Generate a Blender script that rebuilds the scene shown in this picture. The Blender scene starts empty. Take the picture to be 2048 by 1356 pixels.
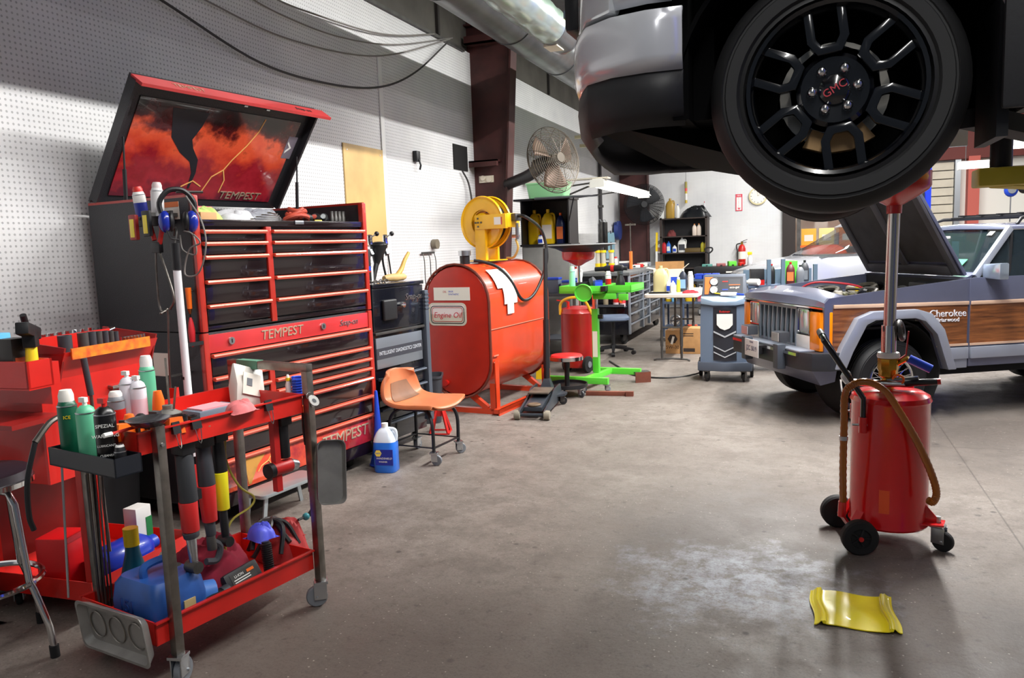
import bpy, bmesh, math, random
from mathutils import Vector, Matrix, Euler
random.seed(7)
scene = bpy.context.scene
COL = scene.collection
# ---------------------------------------------------------------- camera, world, lights, exposure
CAM_H, F_PX, YAW, PITCH, ROLL = 1.6, 1562.0, math.radians(20.9), math.radians(6.8), math.radians(2.1)
CF = Vector((-math.sin(YAW)*math.cos(PITCH), math.cos(YAW)*math.cos(PITCH), -math.sin(PITCH)))
_rt = Vector((math.cos(YAW), math.sin(YAW), 0)); _up = _rt.cross(CF)
CR = _rt*math.cos(ROLL) - _up*math.sin(ROLL); CU = _up*math.cos(ROLL) + _rt*math.sin(ROLL)
CC = Vector((0, 0, CAM_H))
cam_data = bpy.data.cameras.new('camera'); cam = bpy.data.objects.new('camera', cam_data); COL.objects.link(cam)
cam_data.sensor_width = 36; cam_data.lens = F_PX/2048*36; cam_data.clip_start = .05; cam_data.clip_end = 200
cam.matrix_world = Matrix(((CR.x, CU.x, -CF.x, CC.x), (CR.y, CU.y, -CF.y, CC.y), (CR.z, CU.z, -CF.z, CC.z), (0, 0, 0, 1)))
scene.camera = cam
scene.view_settings.view_transform = 'Standard'; scene.view_settings.look = 'None'
scene.view_settings.gamma = 1; scene.view_settings.use_curve_mapping = False
scene.view_settings.exposure = 0.0
scene.cycles.use_denoising = True
scene.cycles.max_bounces = 6; scene.cycles.sample_clamp_indirect = 6
world = bpy.data.worlds.new('world'); scene.world = world; world.use_nodes = True
world.node_tree.nodes['Background'].inputs[0].default_value = (.75, .85, 1, 1)
world.node_tree.nodes['Background'].inputs[1].default_value = .12

def area(name, loc, sx, sy, power, col=(1, .97, .93), rot=(0, 0, 0)):
    l = bpy.data.lights.new(name, 'AREA'); l.shape = 'RECTANGLE'; l.size = sx; l.size_y = sy
    l.energy = power; l.color = col
    o = bpy.data.objects.new(name, l); COL.objects.link(o); o.location = loc; o.rotation_euler = rot
    return o
WARM = (1, .985, .955)
AISLE_Y = ((-2.0, 70), (.6, 100), (3.6, 310), (6.6, 450), (9.6, 390), (12.6, 310), (15.8, 290))
for y, p in AISLE_Y:                                     # ceiling row over the aisle; the one behind the camera is added fill
    area('aisle_tubes_and_fill', (.6, y, 4.95), .16, 2.4, p, WARM)
for x, y, p in ((4.6, 9.0, 120), (4.6, 13.0, 160), (8.0, 11.0, 140), (3.4, 18.5, 80), (7.5, 18.5, 80)):
    area('bay_tubes', (x, y, 4.95), .16, 2.4, p, WARM)

def ray(x, y): return CF + CR*((x-1024)/F_PX) - CU*((y-678)/F_PX)
def at_z(x, y, z=0.0): d = ray(x, y); return CC + d*((z-CAM_H)/d.z)
def at_y(x, y, Y): d = ray(x, y); return CC + d*(Y/d.y)
def at_x(x, y, X): d = ray(x, y); return CC + d*(X/d.x)

# ---------------------------------------------------------------- materials
def lin(c):
    r = []
    for v in c[:3]:
        v /= 255.0
        r.append(v/12.92 if v <= .04045 else ((v+.055)/1.055)**2.4)
    return (*r, 1)
_mats = {}
def mat(name, col, rough=.5, metal=0.0, var=0.0, scale=6.0, bump=0.0, bscale=60.0, coat=0.0, emit=0.0, alpha=1.0, trans=0.0, dirt=None, spec=.5):
    """one procedural material: principled with noise driven colour, wear and relief"""
    if name in _mats: return _mats[name]
    m = bpy.data.materials.new(name); m.use_nodes = True; nt = m.node_tree; b = nt.nodes['Principled BSDF']
    c = lin(col); b.inputs['Base Color'].default_value = c; b.inputs['Roughness'].default_value = rough
    b.inputs['Metallic'].default_value = metal; b.inputs['Coat Weight'].default_value = coat
    b.inputs['Specular IOR Level'].default_value = spec
    if emit: b.inputs['Emission Color'].default_value = c; b.inputs['Emission Strength'].default_value = emit
    if trans: b.inputs['Transmission Weight'].default_value = trans
    if alpha < 1: b.inputs['Alpha'].default_value = alpha
    if var or bump or dirt:
        tc = nt.nodes.new('ShaderNodeTexCoord')
    if var or dirt:
        n = nt.nodes.new('ShaderNodeTexNoise'); n.inputs['Scale'].default_value = scale; n.inputs['Detail'].default_value = 6
        nt.links.new(tc.outputs['Object'], n.inputs['Vector'])
        rp = nt.nodes.new('ShaderNodeValToRGB')
        d = lin(dirt) if dirt else tuple(v*(1-var) for v in c[:3])+(1,)
        rp.color_ramp.elements[0].position = .32; rp.color_ramp.elements[0].color = d
        rp.color_ramp.elements[1].position = .6; rp.color_ramp.elements[1].color = c
        nt.links.new(n.outputs['Fac'], rp.inputs['Fac']); nt.links.new(rp.outputs['Color'], b.inputs['Base Color'])
    if bump:
        n2 = nt.nodes.new('ShaderNodeTexNoise'); n2.inputs['Scale'].default_value = bscale; n2.inputs['Detail'].default_value = 3
        nt.links.new(tc.outputs['Object'], n2.inputs['Vector'])
        bp = nt.nodes.new('ShaderNodeBump'); bp.inputs['Strength'].default_value = bump; bp.inputs['Distance'].default_value = .01
        nt.links.new(n2.outputs['Fac'], bp.inputs['Height']); nt.links.new(bp.outputs['Normal'], b.inputs['Normal'])
    _mats[name] = m
    return m
BLACK = mat('black_plastic', (24, 24, 27), .45, bump=.05)
RUBBER = mat('black_rubber', (22, 22, 24), .75, var=.3, scale=9)
CHROME = mat('chrome', (215, 215, 215), .12, 1)
STEEL = mat('bare_steel', (150, 145, 138), .38, 1, var=.35, scale=14, bump=.04)
DSTEEL = mat('dull_steel', (96, 94, 92), .5, .8, var=.3, scale=12)
ZINC = mat('zinc_plate', (196, 200, 204), .3, 1)
RED = mat('red_enamel', (196, 30, 24), .32, coat=.3, var=.12, scale=5)
WHITE = mat('white_plastic', (232, 232, 228), .45)
PAPER = mat('paper', (236, 230, 218), .8)
CREAM = mat('cream_enamel', (216, 208, 190), .5, var=.12, scale=5)
YELLOW = mat('yellow_plastic', (240, 205, 20), .4, var=.08)
BLUE = mat('blue_plastic', (32, 70, 190), .35)
GREEN = mat('green_enamel', (92, 205, 60), .35, coat=.2, var=.08)
ORANGE = mat('orange_plastic', (245, 110, 25), .4)
GREY = mat('grey_plastic', (120, 124, 130), .45)
DGREY = mat('dark_grey_plastic', (58, 60, 66), .45)
CARD = mat('cardboard', (176, 132, 84), .85, var=.15, scale=12)
BROWNRED = mat('oxide_red_steel', (74, 36, 34), .6, var=.4, scale=4, bump=.05, bscale=20)
BRASS = mat('brass', (190, 150, 60), .25, 1)
COPPER = mat('copper_tip', (190, 120, 70), .35, 1)
TUBE = mat('lit_tube', (255, 250, 240), .5, emit=9)
CLEARGLASS = mat('tinted_glass', (60, 75, 80), .03, trans=0, alpha=.32, spec=1)

# ---------------------------------------------------------------- mesh builder
def Rz(a): return Matrix.Rotation(a, 4, 'Z')
def Rx(a): return Matrix.Rotation(a, 4, 'X')
def Ry(a): return Matrix.Rotation(a, 4, 'Y')
def T(x, y, z): return Matrix.Translation((x, y, z))
def frame_z(p0, p1):
    d = (Vector(p1)-Vector(p0)); z = d.normalized()
    a = Vector((1, 0, 0)) if abs(z.x) < .9 else Vector((0, 1, 0))
    x = (a - z*a.dot(z)).normalized(); y = z.cross(x)
    return x, y, z, d.length
class MB:
    def __init__(s, M=None): s.v, s.f, s.mi, s.M, s.i = [], [], [], M or Matrix(), 0
    def at(s, M): s.M = M; return s
    def use(s, i): s.i = i; return s
    def add(s, vs, fs):
        o = len(s.v); M = s.M
        s.v += [tuple(M @ Vector(p)) for p in vs]
        for f in fs: s.f.append(tuple(o+k for k in f)); s.mi.append(s.i)
        return s
    def box(s, x0, x1, y0, y1, z0, z1, M=None):
        vs = [(x, y, z) for z in (z0, z1) for y in (y0, y1) for x in (x0, x1)]
        if M is not None: vs = [M @ Vector(p) for p in vs]
        return s.add(vs, [(0, 2, 3, 1), (4, 5, 7, 6), (0, 1, 5, 4), (2, 6, 7, 3), (0, 4, 6, 2), (1, 3, 7, 5)])
    def bx(s, c, d, M=None):
        m = T(*c) @ (M if M is not None else Matrix())
        return s.box(-d[0]/2, d[0]/2, -d[1]/2, d[1]/2, -d[2]/2, d[2]/2, m)
    def bar(s, p0, p1, w, h=None, up=(0, 0, 1)):
        """rectangular bar from p0 to p1"""
        h = h or w; p0, p1 = Vector(p0), Vector(p1); z = (p1-p0).normalized(); u = Vector(up)
        if abs(z.dot(u)) > .95: u = Vector((1, 0, 0))
        x = u.cross(z).normalized(); y = z.cross(x)
        vs = [p + x*(a*w/2) + y*(b*h/2) for p in (p0, p1) for a, b in ((-1, -1), (1, -1), (1, 1), (-1, 1))]
        return s.add(vs, [(3, 2, 1, 0), (4, 5, 6, 7), (0, 1, 5, 4), (1, 2, 6, 5), (2, 3, 7, 6), (3, 0, 4, 7)])
    def loft(s, rings, caps=True, closed=False):
        n = len(rings[0]); vs = [p for r in rings for p in r]; fs = []
        m = len(rings)
        for k in range(m if closed else m-1):
            a, b = k*n, ((k+1) % m)*n
            for j in range(n): fs.append((a+j, a+(j+1) % n, b+(j+1) % n, b+j))
        if caps and not closed: fs += [tuple(range(n-1, -1, -1)), tuple((m-1)*n+j for j in range(n))]
        return s.add(vs, fs)
    def cyl(s, p0, p1, r0, r1=None, n=16, caps=True):
        r1 = r0 if r1 is None else r1; x, y, z, L = frame_z(p0, p1)
        R = [[Vector(p)+(x*math.cos(2*math.pi*j/n)+y*math.sin(2*math.pi*j/n))*r for j in range(n)] for p, r in ((p0, r0), (p1, r1))]
        return s.loft(R, caps)
    def pipe(s, p0, p1, ro, ri, n=20):
        x, y, z, L = frame_z(p0, p1)
        def ring(p, r): return [Vector(p)+(x*math.cos(2*math.pi*j/n)+y*math.sin(2*math.pi*j/n))*r for j in range(n)]
        return s.loft([ring(p0, ro), ring(p1, ro), ring(p1, ri), ring(p0, ri)], closed=True)
    def lathe(s, prof, n=20, p0=(0, 0, 0), ax=(0, 0, 1), cap=True):
        x, y, z, L = frame_z(p0, Vector(p0)+Vector(ax))
        R = [[Vector(p0)+z*h+(x*math.cos(2*math.pi*j/n)+y*math.sin(2*math.pi*j/n))*max(r, 1e-4) for j in range(n)] for r, h in prof]
        return s.loft(R, cap)
    def tube(s, pts, r, n=8, closed=False, caps=True):
        pts = [Vector(p) for p in pts]; m = len(pts); R = []; x = None
        for k in range(m):
            a = pts[(k-1) % m] if closed or k else pts[k]; b = pts[(k+1) % m] if closed or k < m-1 else pts[k]
            z = (b-a).normalized()
            if x is None:
                h = Vector((0, 0, 1)) if abs(z.z) < .9 else Vector((1, 0, 0)); x = (h - z*h.dot(z)).normalized()
            else: x = (x - z*x.dot(z)).normalized()
            y = z.cross(x); rr = r[k] if isinstance(r, (list, tuple)) else r
            R.append([pts[k]+(x*math.cos(2*math.pi*j/n)+y*math.sin(2*math.pi*j/n))*rr for j in range(n)])
        return s.loft(R, caps, closed)
    def tor(s, c, R, r, ax=(0, 0, 1), n=32, k=8):
        x, y, z, L = frame_z(c, Vector(c)+Vector(ax))
        return s.tube([Vector(c)+(x*math.cos(2*math.pi*j/n)+y*math.sin(2*math.pi*j/n))*R for j in range(n)], r, k, True)
    def prism(s, poly, h, M=None):
        """polygon in local XY, raised by h along local Z"""
        n = len(poly); vs = [Vector((p[0], p[1], z)) for z in (0, h) for p in poly]
        if M is not None: vs = [M @ v for v in vs]
        return s.add(vs, [tuple(range(n-1, -1, -1)), tuple(range(n, 2*n))]+[(j, (j+1) % n, n+(j+1) % n, n+j) for j in range(n)])
    def sph(s, c, r, sc=(1, 1, 1), n=14, m=8, M=None):
        vs = [(0, 0, -1)]+[(math.cos(2*math.pi*j/n)*math.sin(math.pi*k/m), math.sin(2*math.pi*j/n)*math.sin(math.pi*k/m), -math.cos(math.pi*k/m)) for k in range(1, m) for j in range(n)]+[(0, 0, 1)]
        vs = [Vector((p[0]*r*sc[0], p[1]*r*sc[1], p[2]*r*sc[2])) for p in vs]
        if M is not None: vs = [M @ v for v in vs]
        vs = [v+Vector(c) for v in vs]
        fs = [(0, 1+(j+1) % n, 1+j) for j in range(n)]
        for k in range(m-2):
            a = 1+k*n; fs += [(a+j, a+(j+1) % n, a+n+(j+1) % n, a+n+j) for j in range(n)]
        a = 1+(m-2)*n; fs += [(a+j, a+(j+1) % n, len(vs)-1) for j in range(n)]
        return s.add(vs, fs)
    def grid(s, fn, nu, nv, th=None):
        """surface fn(u, v) over 0..1, optional thickness th along -Z"""
        vs = [Vector(fn(i/nu, j/nv)) for j in range(nv+1) for i in range(nu+1)]; w = nu+1
        fs = [(j*w+i, j*w+i+1, j*w+i+1+w, j*w+i+w) for j in range(nv) for i in range(nu)]
        if th:
            k = len(vs); vs += [v-Vector((0, 0, th)) for v in vs]; fs += [tuple(k+q for q in reversed(f)) for f in list(fs)]
            e = [i for i in range(w)]+[j*w+nu for j in range(1, nv+1)]+[nv*w+i for i in range(nu-1, -1, -1)]+[j*w for j in range(nv-1, 0, -1)]
            for q in range(len(e)): a, b = e[q], e[(q+1) % len(e)]; fs.append((b, a, a+k, b+k))
        return s.add(vs, fs)
def ob(name, mb, ms, parent=None, bev=0.0, smooth=True, sub=0, seg=2):
    me = bpy.data.meshes.new(name); me.from_pydata([tuple(v) for v in mb.v], [], mb.f)
    ms = ms if isinstance(ms, (list, tuple)) else [ms]
    for m in ms: me.materials.append(m)
    if len(ms) > 1: me.polygons.foreach_set('material_index', mb.mi)
    if bev:
        bm = bmesh.new(); bm.from_mesh(me)
        es = [e for e in bm.edges if e.is_manifold and e.calc_face_angle(0) > .55]
        bmesh.ops.bevel(bm, geom=es, offset=bev, segments=seg, profile=.6, affect='EDGES', clamp_overlap=True)
        bm.to_mesh(me); bm.free()
    if smooth:
        me.shade_smooth(); me.set_sharp_from_angle(angle=math.radians(38))
    me.update()
    o = bpy.data.objects.new(name, me); COL.objects.link(o)
    if parent is not None: o.parent = parent
    if sub:
        md = o.modifiers.new('sub', 'SUBSURF'); md.levels = sub; md.render_levels = sub
    return o
def thing(name, label, cat, loc=(0, 0, 0), rz=0.0, group=None, rot=None):
    o = bpy.data.objects.new(name, None); COL.objects.link(o); o.empty_display_size = .05
    o.location = loc; o.rotation_euler = rot if rot else (0, 0, rz); o['label'] = label; o['category'] = cat
    if group: o['group'] = group
    return o
def tag(o, label, cat, group=None):
    o['label'] = label; o['category'] = cat
    if group: o['group'] = group
    return o
def struct(o): o['kind'] = 'structure'; return o
def dup(root, loc, rz=None, label=None, rot=None):
    r = root.copy(); COL.objects.link(r); r.location = loc
    if rz is not None: r.rotation_euler = (0, 0, rz)
    if rot: r.rotation_euler = rot
    if label: r['label'] = label
    for ch in list(root.children):
        c = ch.copy(); COL.objects.link(c); c.parent = r
        for g in ch.children: d = g.copy(); COL.objects.link(d); d.parent = c
    return r
def text(parent, s, M, size, m, ex=.0015, shear=0.0, ax='CENTER', name='lettering', sx=1.0):
    """flat lettering as a mesh, lying in local XY of matrix M"""
    cu = bpy.data.curves.new('t', 'FONT'); cu.body = s; cu.size = size; cu.extrude = ex; cu.align_x = ax; cu.align_y = 'CENTER'; cu.shear = shear
    cu.resolution_u = 3
    tmp = bpy.data.objects.new('t', cu); COL.objects.link(tmp)
    me = bpy.data.meshes.new_from_object(tmp.evaluated_get(bpy.context.evaluated_depsgraph_get()))
    bpy.data.objects.remove(tmp); bpy.data.curves.remove(cu)
    me.transform(M @ Matrix.Diagonal((sx, 1, 1, 1))); me.materials.clear(); me.materials.append(m); me.name = name
    o = bpy.data.objects.new(name, me); COL.objects.link(o)
    if parent is not None: o.parent = parent
    return o
def basis(o, x, y, z):
    """matrix whose columns are the axes x, y, z and the origin o"""
    x, y, z = Vector(x), Vector(y), Vector(z)
    return Matrix(((x.x, y.x, z.x, o[0]), (x.y, y.y, z.y, o[1]), (x.z, y.z, z.z, o[2]), (0, 0, 0, 1)))
def arc(c, r, a0, a1, n, x=(1, 0, 0), y=(0, 1, 0)):
    c, x, y = Vector(c), Vector(x), Vector(y)
    return [c+x*(r*math.cos(a0+(a1-a0)*k/n))+y*(r*math.sin(a0+(a1-a0)*k/n)) for k in range(n+1)]
def bez(ps, n=24):
    """smooth curve through the points (Catmull-Rom)"""
    ps = [Vector(p) for p in ps]; q = [ps[0]*2-ps[1]]+ps+[ps[-1]*2-ps[-2]]; out = []
    for k in range(len(ps)-1):
        a, b, c, d = q[k:k+4]; m = max(2, n//(len(ps)-1))
        for j in range(m):
            t = j/m; out.append(.5*((2*b)+(c-a)*t+(2*a-5*b+4*c-d)*t*t+(3*b-a-3*c+d)*t**3))
    return out+[ps[-1]]
def rrect(w, h, r, n=4):
    """rounded rectangle outline centred on 0"""
    o = []
    for cx, cy, a in ((w/2-r, h/2-r, 0), (-w/2+r, h/2-r, 90), (-w/2+r, -h/2+r, 180), (w/2-r, -h/2+r, 270)):
        for k in range(n+1): t = math.radians(a+90*k/n); o.append((cx+r*math.cos(t), cy+r*math.sin(t)))
    return o
def crumple(s, seed, w, d, h, e=.35):
    """heap surface for rags and bags, local footprint w x d, height h"""
    rn = random.Random(seed); ph = [(rn.uniform(4, 11), rn.uniform(4, 11), rn.uniform(0, 6)) for _ in range(5)]
    def fn(u, v):
        a, b = 2*u-1, 2*v-1; rr = max(0, 1-(abs(a)**2.6+abs(b)**2.6))
        z = h*(rr**.5)*(1-e*.5+e*sum(math.sin(p*a+q*b+t) for p, q, t in ph)/5)
        return (a*w/2*(1-.1*math.sin(3*b+ph[0][2])), b*d/2*(1-.1*math.cos(3*a+ph[1][2])), max(z, 0))
    s.grid(fn, 18, 18); s.grid(lambda u, v: (((1-u)*2-1)*w/2*.9, (2*v-1)*d/2*.9, 0.0), 1, 1)
    return s
# ---------------------------------------------------------------- the setting
def nodes(name):
    m = bpy.data.materials.new(name); m.use_nodes = True; nt = m.node_tree
    return m, nt, nt.nodes['Principled BSDF'], nt.nodes.new('ShaderNodeTexCoord')
def N(nt, t, **k):
    n = nt.nodes.new(t)
    for a, v in k.items():
        if a.startswith('i'): n.inputs[int(a[1:])].default_value = v
        else: setattr(n, a, v)
    return n
def math_n(nt, op, a, b=None, c=None, clamp=False):
    n = nt.nodes.new('ShaderNodeMath'); n.operation = op; n.use_clamp = clamp
    for k, v in enumerate((a, b, c)):
        if v is None: continue
        if isinstance(v, (int, float)): n.inputs[k].default_value = v
        else: nt.links.new(v, n.inputs[k])
    return n.outputs[0]
def mixc(nt, f, a, b):
    n = nt.nodes.new('ShaderNodeMix'); n.data_type = 'RGBA'
    for s, v in ((0, f), (6, a), (7, b)):
        if isinstance(v, (tuple, float, int)): n.inputs[s].default_value = v
        else: nt.links.new(v, n.inputs[s])
    return n.outputs[2]
def noise(nt, vec, sc, det=5, rough=.55):
    n = nt.nodes.new('ShaderNodeTexNoise'); n.inputs['Scale'].default_value = sc; n.inputs['Detail'].default_value = det; n.inputs['Roughness'].default_value = rough
    nt.links.new(vec, n.inputs['Vector']); return n.outputs['Fac']
def remap(nt, v, a, b, c=0.0, d=1.0):
    n = nt.nodes.new('ShaderNodeMapRange'); nt.links.new(v, n.inputs[0])
    for k, q in enumerate((a, b, c, d)): n.inputs[k+1].default_value = q
    return n.outputs[0]
def pegboard(name, axis, pitch=.033):
    m, nt, b, tc = nodes(name); P = tc.outputs['Object']
    sx = N(nt, 'ShaderNodeSeparateXYZ'); nt.links.new(P, sx.inputs[0])
    def fr(o): return math_n(nt, 'SUBTRACT', math_n(nt, 'FRACT', math_n(nt, 'MULTIPLY', o, 1/pitch)), .5)
    u, v = fr(sx.outputs[axis]), fr(sx.outputs[2])
    d = math_n(nt, 'SQRT', math_n(nt, 'ADD', math_n(nt, 'MULTIPLY', u, u), math_n(nt, 'MULTIPLY', v, v)))
    hole = remap(nt, d, .16, .24, 1, 0)
    g = remap(nt, noise(nt, P, 1.3, 6), .35, .75)
    base = mixc(nt, g, lin((232, 232, 232)), lin((214, 214, 216)))
    smudge = remap(nt, noise(nt, P, 3.1, 8, .7), .62, .8)
    base = mixc(nt, math_n(nt, 'MULTIPLY', smudge, .25), base, lin((150, 146, 140)))
    c = mixc(nt, math_n(nt, 'MULTIPLY', hole, .45), base, lin((60, 60, 66)))
    nt.links.new(c, b.inputs['Base Color']); b.inputs['Roughness'].default_value = .55
    bp = N(nt, 'ShaderNodeBump', i0=.35, i1=.006); nt.links.new(math_n(nt, 'SUBTRACT', 1.0, hole), bp.inputs['Height']); nt.links.new(bp.outputs[0], b.inputs['Normal'])
    return m
def floor_mat():
    m, nt, b, tc = nodes('stained_concrete'); P = tc.outputs['Object']
    sx = N(nt, 'ShaderNodeSeparateXYZ'); nt.links.new(P, sx.inputs[0]); X, Y = sx.outputs[0], sx.outputs[1]
    n1 = noise(nt, P, .55, 6, .6); n2 = noise(nt, P, 4.2, 9, .72); n3 = noise(nt, P, 24, 6, .7)
    c = mixc(nt, remap(nt, n1, .35, .65), lin((116, 107, 100)), lin((142, 134, 127)))
    c = mixc(nt, remap(nt, n2, .42, .6, 0, .62), c, lin((100, 90, 83)))
    c = mixc(nt, remap(nt, n3, .5, .72, 0, .45), c, lin((86, 76, 70)))
    def blob(x, y, rx, ry, lo=.3, hi=1.0):      # mask for worn patches and painted dimness, with its own outline
        a = math_n(nt, 'DIVIDE', math_n(nt, 'SUBTRACT', X, x), rx); d = math_n(nt, 'DIVIDE', math_n(nt, 'SUBTRACT', Y, y), ry)
        q = math_n(nt, 'SQRT', math_n(nt, 'ADD', math_n(nt, 'MULTIPLY', a, a), math_n(nt, 'MULTIPLY', d, d)))
        q = math_n(nt, 'ADD', q, remap(nt, n2, .3, .7, -.45, .45)); q = math_n(nt, 'ADD', q, remap(nt, n1, .3, .7, -.2, .2))
        return remap(nt, q, lo, hi, 1, 0)
    # oil soaked dirt, near floor also darkened for dim light, then scuffed pale residue, then drips
    c = mixc(nt, math_n(nt, 'MULTIPLY', blob(-.25, 4.3, 1.0, 1.0), .62), c, lin((88, 82, 80)))
    c = mixc(nt, math_n(nt, 'MULTIPLY', blob(1.6, 7.0, 2.2, 1.6), .6), c, lin((74, 68, 64)))
    c = mixc(nt, math_n(nt, 'MULTIPLY', blob(-.9, 2.1, 1.9, 1.2), .7), c, lin((92, 82, 76)))  # near floor: dirt deepened to stand in for dimmer light
    c = mixc(nt, math_n(nt, 'MULTIPLY', blob(1.0, 2.5, 1.3, 1.6), .8), c, lin((80, 72, 67)))  # near right floor likewise, dirt and painted dimness together
    pale = math_n(nt, 'MULTIPLY', blob(-.28, 3.6, .62, .55, .25, .95), remap(nt, noise(nt, P, 11, 8, .75), .4, .56))
    c = mixc(nt, math_n(nt, 'MULTIPLY', pale, .85), c, lin((178, 182, 194)))
    v = N(nt, 'ShaderNodeTexVoronoi', i2=5.5); nt.links.new(P, v.inputs[0])
    dots = math_n(nt, 'MULTIPLY', remap(nt, v.outputs['Distance'], .06, .11, 1, 0), remap(nt, n1, .36, .48))
    c = mixc(nt, math_n(nt, 'MULTIPLY', dots, .7), c, lin((48, 42, 40)))
    v2 = N(nt, 'ShaderNodeTexVoronoi', i2=26); nt.links.new(P, v2.inputs[0])
    grit = math_n(nt, 'MULTIPLY', remap(nt, v2.outputs['Distance'], .06, .12, 1, 0), remap(nt, noise(nt, P, 1.7, 2), .38, .52))
    c = mixc(nt, math_n(nt, 'MULTIPLY', grit, .6), c, lin((206, 200, 186)))
    n4 = noise(nt, P, 85, 4, .8); c = mixc(nt, remap(nt, n4, .5, .66, 0, .5), c, lin((70, 62, 57)))
    c = mixc(nt, math_n(nt, 'MULTIPLY', remap(nt, noise(nt, P, 15, 8, .8), .56, .66), .6), c, lin((60, 53, 50)))
    def line(a, bb, k, w=.006):                  # saw cut: |a x + b y - k| < w
        q = math_n(nt, 'ABSOLUTE', math_n(nt, 'SUBTRACT', math_n(nt, 'ADD', math_n(nt, 'MULTIPLY', X, a), math_n(nt, 'MULTIPLY', Y, bb)), k))
        return remap(nt, q, w*.5, w, 1, 0)
    for a, bb, k in ((0, 1, 6.42), (1, 0, 1.02), (0, 1, 12.2)):
        c = mixc(nt, math_n(nt, 'MULTIPLY', line(a, bb, k), .6), c, lin((62, 56, 52)))
    nt.links.new(c, b.inputs['Base Color'])
    r = remap(nt, n2, .35, .7, .42, .7); nt.links.new(r, b.inputs['Roughness']); b.inputs['Specular IOR Level'].default_value = .4
    bp = N(nt, 'ShaderNodeBump', i0=.25, i1=.01); nt.links.new(n3, bp.inputs['Height']); nt.links.new(bp.outputs[0], b.inputs['Normal'])
    return m
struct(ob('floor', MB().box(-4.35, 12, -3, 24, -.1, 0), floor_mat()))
PEG_L, PEG_B = pegboard('pegboard_side', 1), pegboard('pegboard_end', 0)
struct(ob('wall_left', MB().box(-4.35, -4.25, -3, 18.9, 0, 4.17), PEG_L))
struct(ob('wall_back', MB().box(-4.25, -.41, 18.8, 18.9, 0, 5.0), PEG_B))
LINER = mat('eave_liner', (92, 88, 82), .8, var=.35, scale=2.5)
struct(ob('trim_1', MB().box(-4.35, -4.29, -3, 18.9, 4.17, 5.6), LINER))          # dull liner above the white board
e = MB()
for k in range(9): e.box(-4.29, -4.25, -2+k*2.2, -1.95+k*2.2, 4.2, 5.5)
o = ob('trim_2', e, mat('liner_seam', (48, 44, 42), .8)); struct(o)
struct(ob('trim_3', MB().box(-4.26, -4.215, -3, 9.7, 4.135, 4.17), DSTEEL))
struct(ob('trim_4', MB().box(-4.25, -4.236, 7.45, 7.52, 1.26, 3.63), mat('white_batten', (236, 236, 234), .5)))   # batten over the board joint
CEIL = mat('ceiling_sheet', (150, 148, 146), .7, var=.1)
struct(ob('ceiling', MB().box(-4.35, 12, -3, 24, 5.6, 5.7), CEIL))
struct(ob('trim_12', MB().box(-2.3, 1.2, 8, 15, 5.57, 5.6), mat('green_roof_sheet', (140, 220, 128), .7, var=.1)))
e = MB()
for k in range(11): e.box(-4.25, 12, -1.5+k*2.3, -1.44+k*2.3, 5.44, 5.6)
struct(ob('trim_5', e, mat('purlin', (84, 60, 48), .7)))
# right-hand rear of the shop: lined wall, girts, roll-up door
struct(ob('wall_right', MB().box(12, 12.1, -3, 24, 0, 5.6), mat('far_wall', (205, 202, 196), .8)))
struct(ob('wall_far', MB().box(-.41, 12, 21.6, 21.7, 0, 5.6), mat('white_insulation', (238, 236, 228), .7, bump=.5, bscale=3)))
struct(ob('wall_rear_side', MB().box(-.51, -.41, 18.9, 21.6, 0, 5.0), mat('far_wall_b', (190, 186, 178), .8)))
d = MB()
for k in range(16): d.box(1.2, 3.22, 21.46, 21.5, .02+k*.2, .195+k*.2)
struct(ob('door_1', d, CREAM))
dt = MB().box(3.24, 3.36, 21.4, 21.6, 0, 3.3).box(1.05, 1.17, 21.4, 21.6, 0, 3.3)
struct(ob('trim_6', dt, ZINC))
struct(ob('trim_7', MB().box(-.3, 12, 21.35, 21.6, 3.25, 4.8), mat('dark_red_beam', (104, 40, 34), .6)))
struct(ob('trim_8', MB().box(3.74, 12, 21.4, 21.6, 2.9, 3.02), BROWNRED))
struct(ob('trim_9', MB().box(3.5, 3.74, 21.3, 21.6, 0, 3.3), mat('faded_red_post', (196, 96, 84), .6)))
struct(ob('trim_10', MB().box(-.55, -.28, 18.68, 18.96, 0, 4.6), mat('door_jamb', (40, 32, 30), .7)))

# steel frame columns standing out of the side wall
def column(Y, x0, x1b, x1t, fl, label):
    t = thing('steel_column', label, 'column', (x0, Y, 0)); h = 5.5; b = x1b-x0; c = x1t-x0
    ob('web', MB().prism([(0, 0), (b, 0), (c, h), (0, h)], .03, basis((0, .015, 0), (1, 0, 0), (0, 0, 1), (0, -1, 0))), BROWNRED, t)
    ob('inner_flange', MB().loft([[(b, -fl, 0), (b+.025, -fl, 0), (b+.025, fl, 0), (b, fl, 0)], [(c, -fl, h), (c+.025, -fl, h), (c+.025, fl, h), (c, fl, h)]]), BROWNRED, t)
    ob('stiffener', MB().box(0, c, -fl, fl, 4.5, 4.52), BROWNRED, t)
    return t
c1 = column(9.95, -4.31, -3.93, -3.56, .11, 'dark red steel wall column behind the yellow hose reel')
ob('girt_bracket', MB().box(.06, .5, -.2, -.14, 4.24, 4.34).box(.06, .5, -.2, -.02, 4.24, 4.255), BROWNRED, c1)
ob('girt_bracket', MB().box(.06, .46, -.2, -.14, 2.66, 2.74).box(.06, .46, -.2, -.02, 2.72, 2.74), BROWNRED, c1)
ob('knockout_box', MB().cyl((.19, -.05, 2.52), (.19, -.02, 2.52), .035).cyl((.28, -.05, 2.5), (.28, -.02, 2.5), .04).box(.13, .34, -.03, -.014, 2.46, 2.55), CREAM, c1)
column(18.5, -4.2, -3.54, -3.54, .09, 'dark red corner column behind the black round fan')
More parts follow.
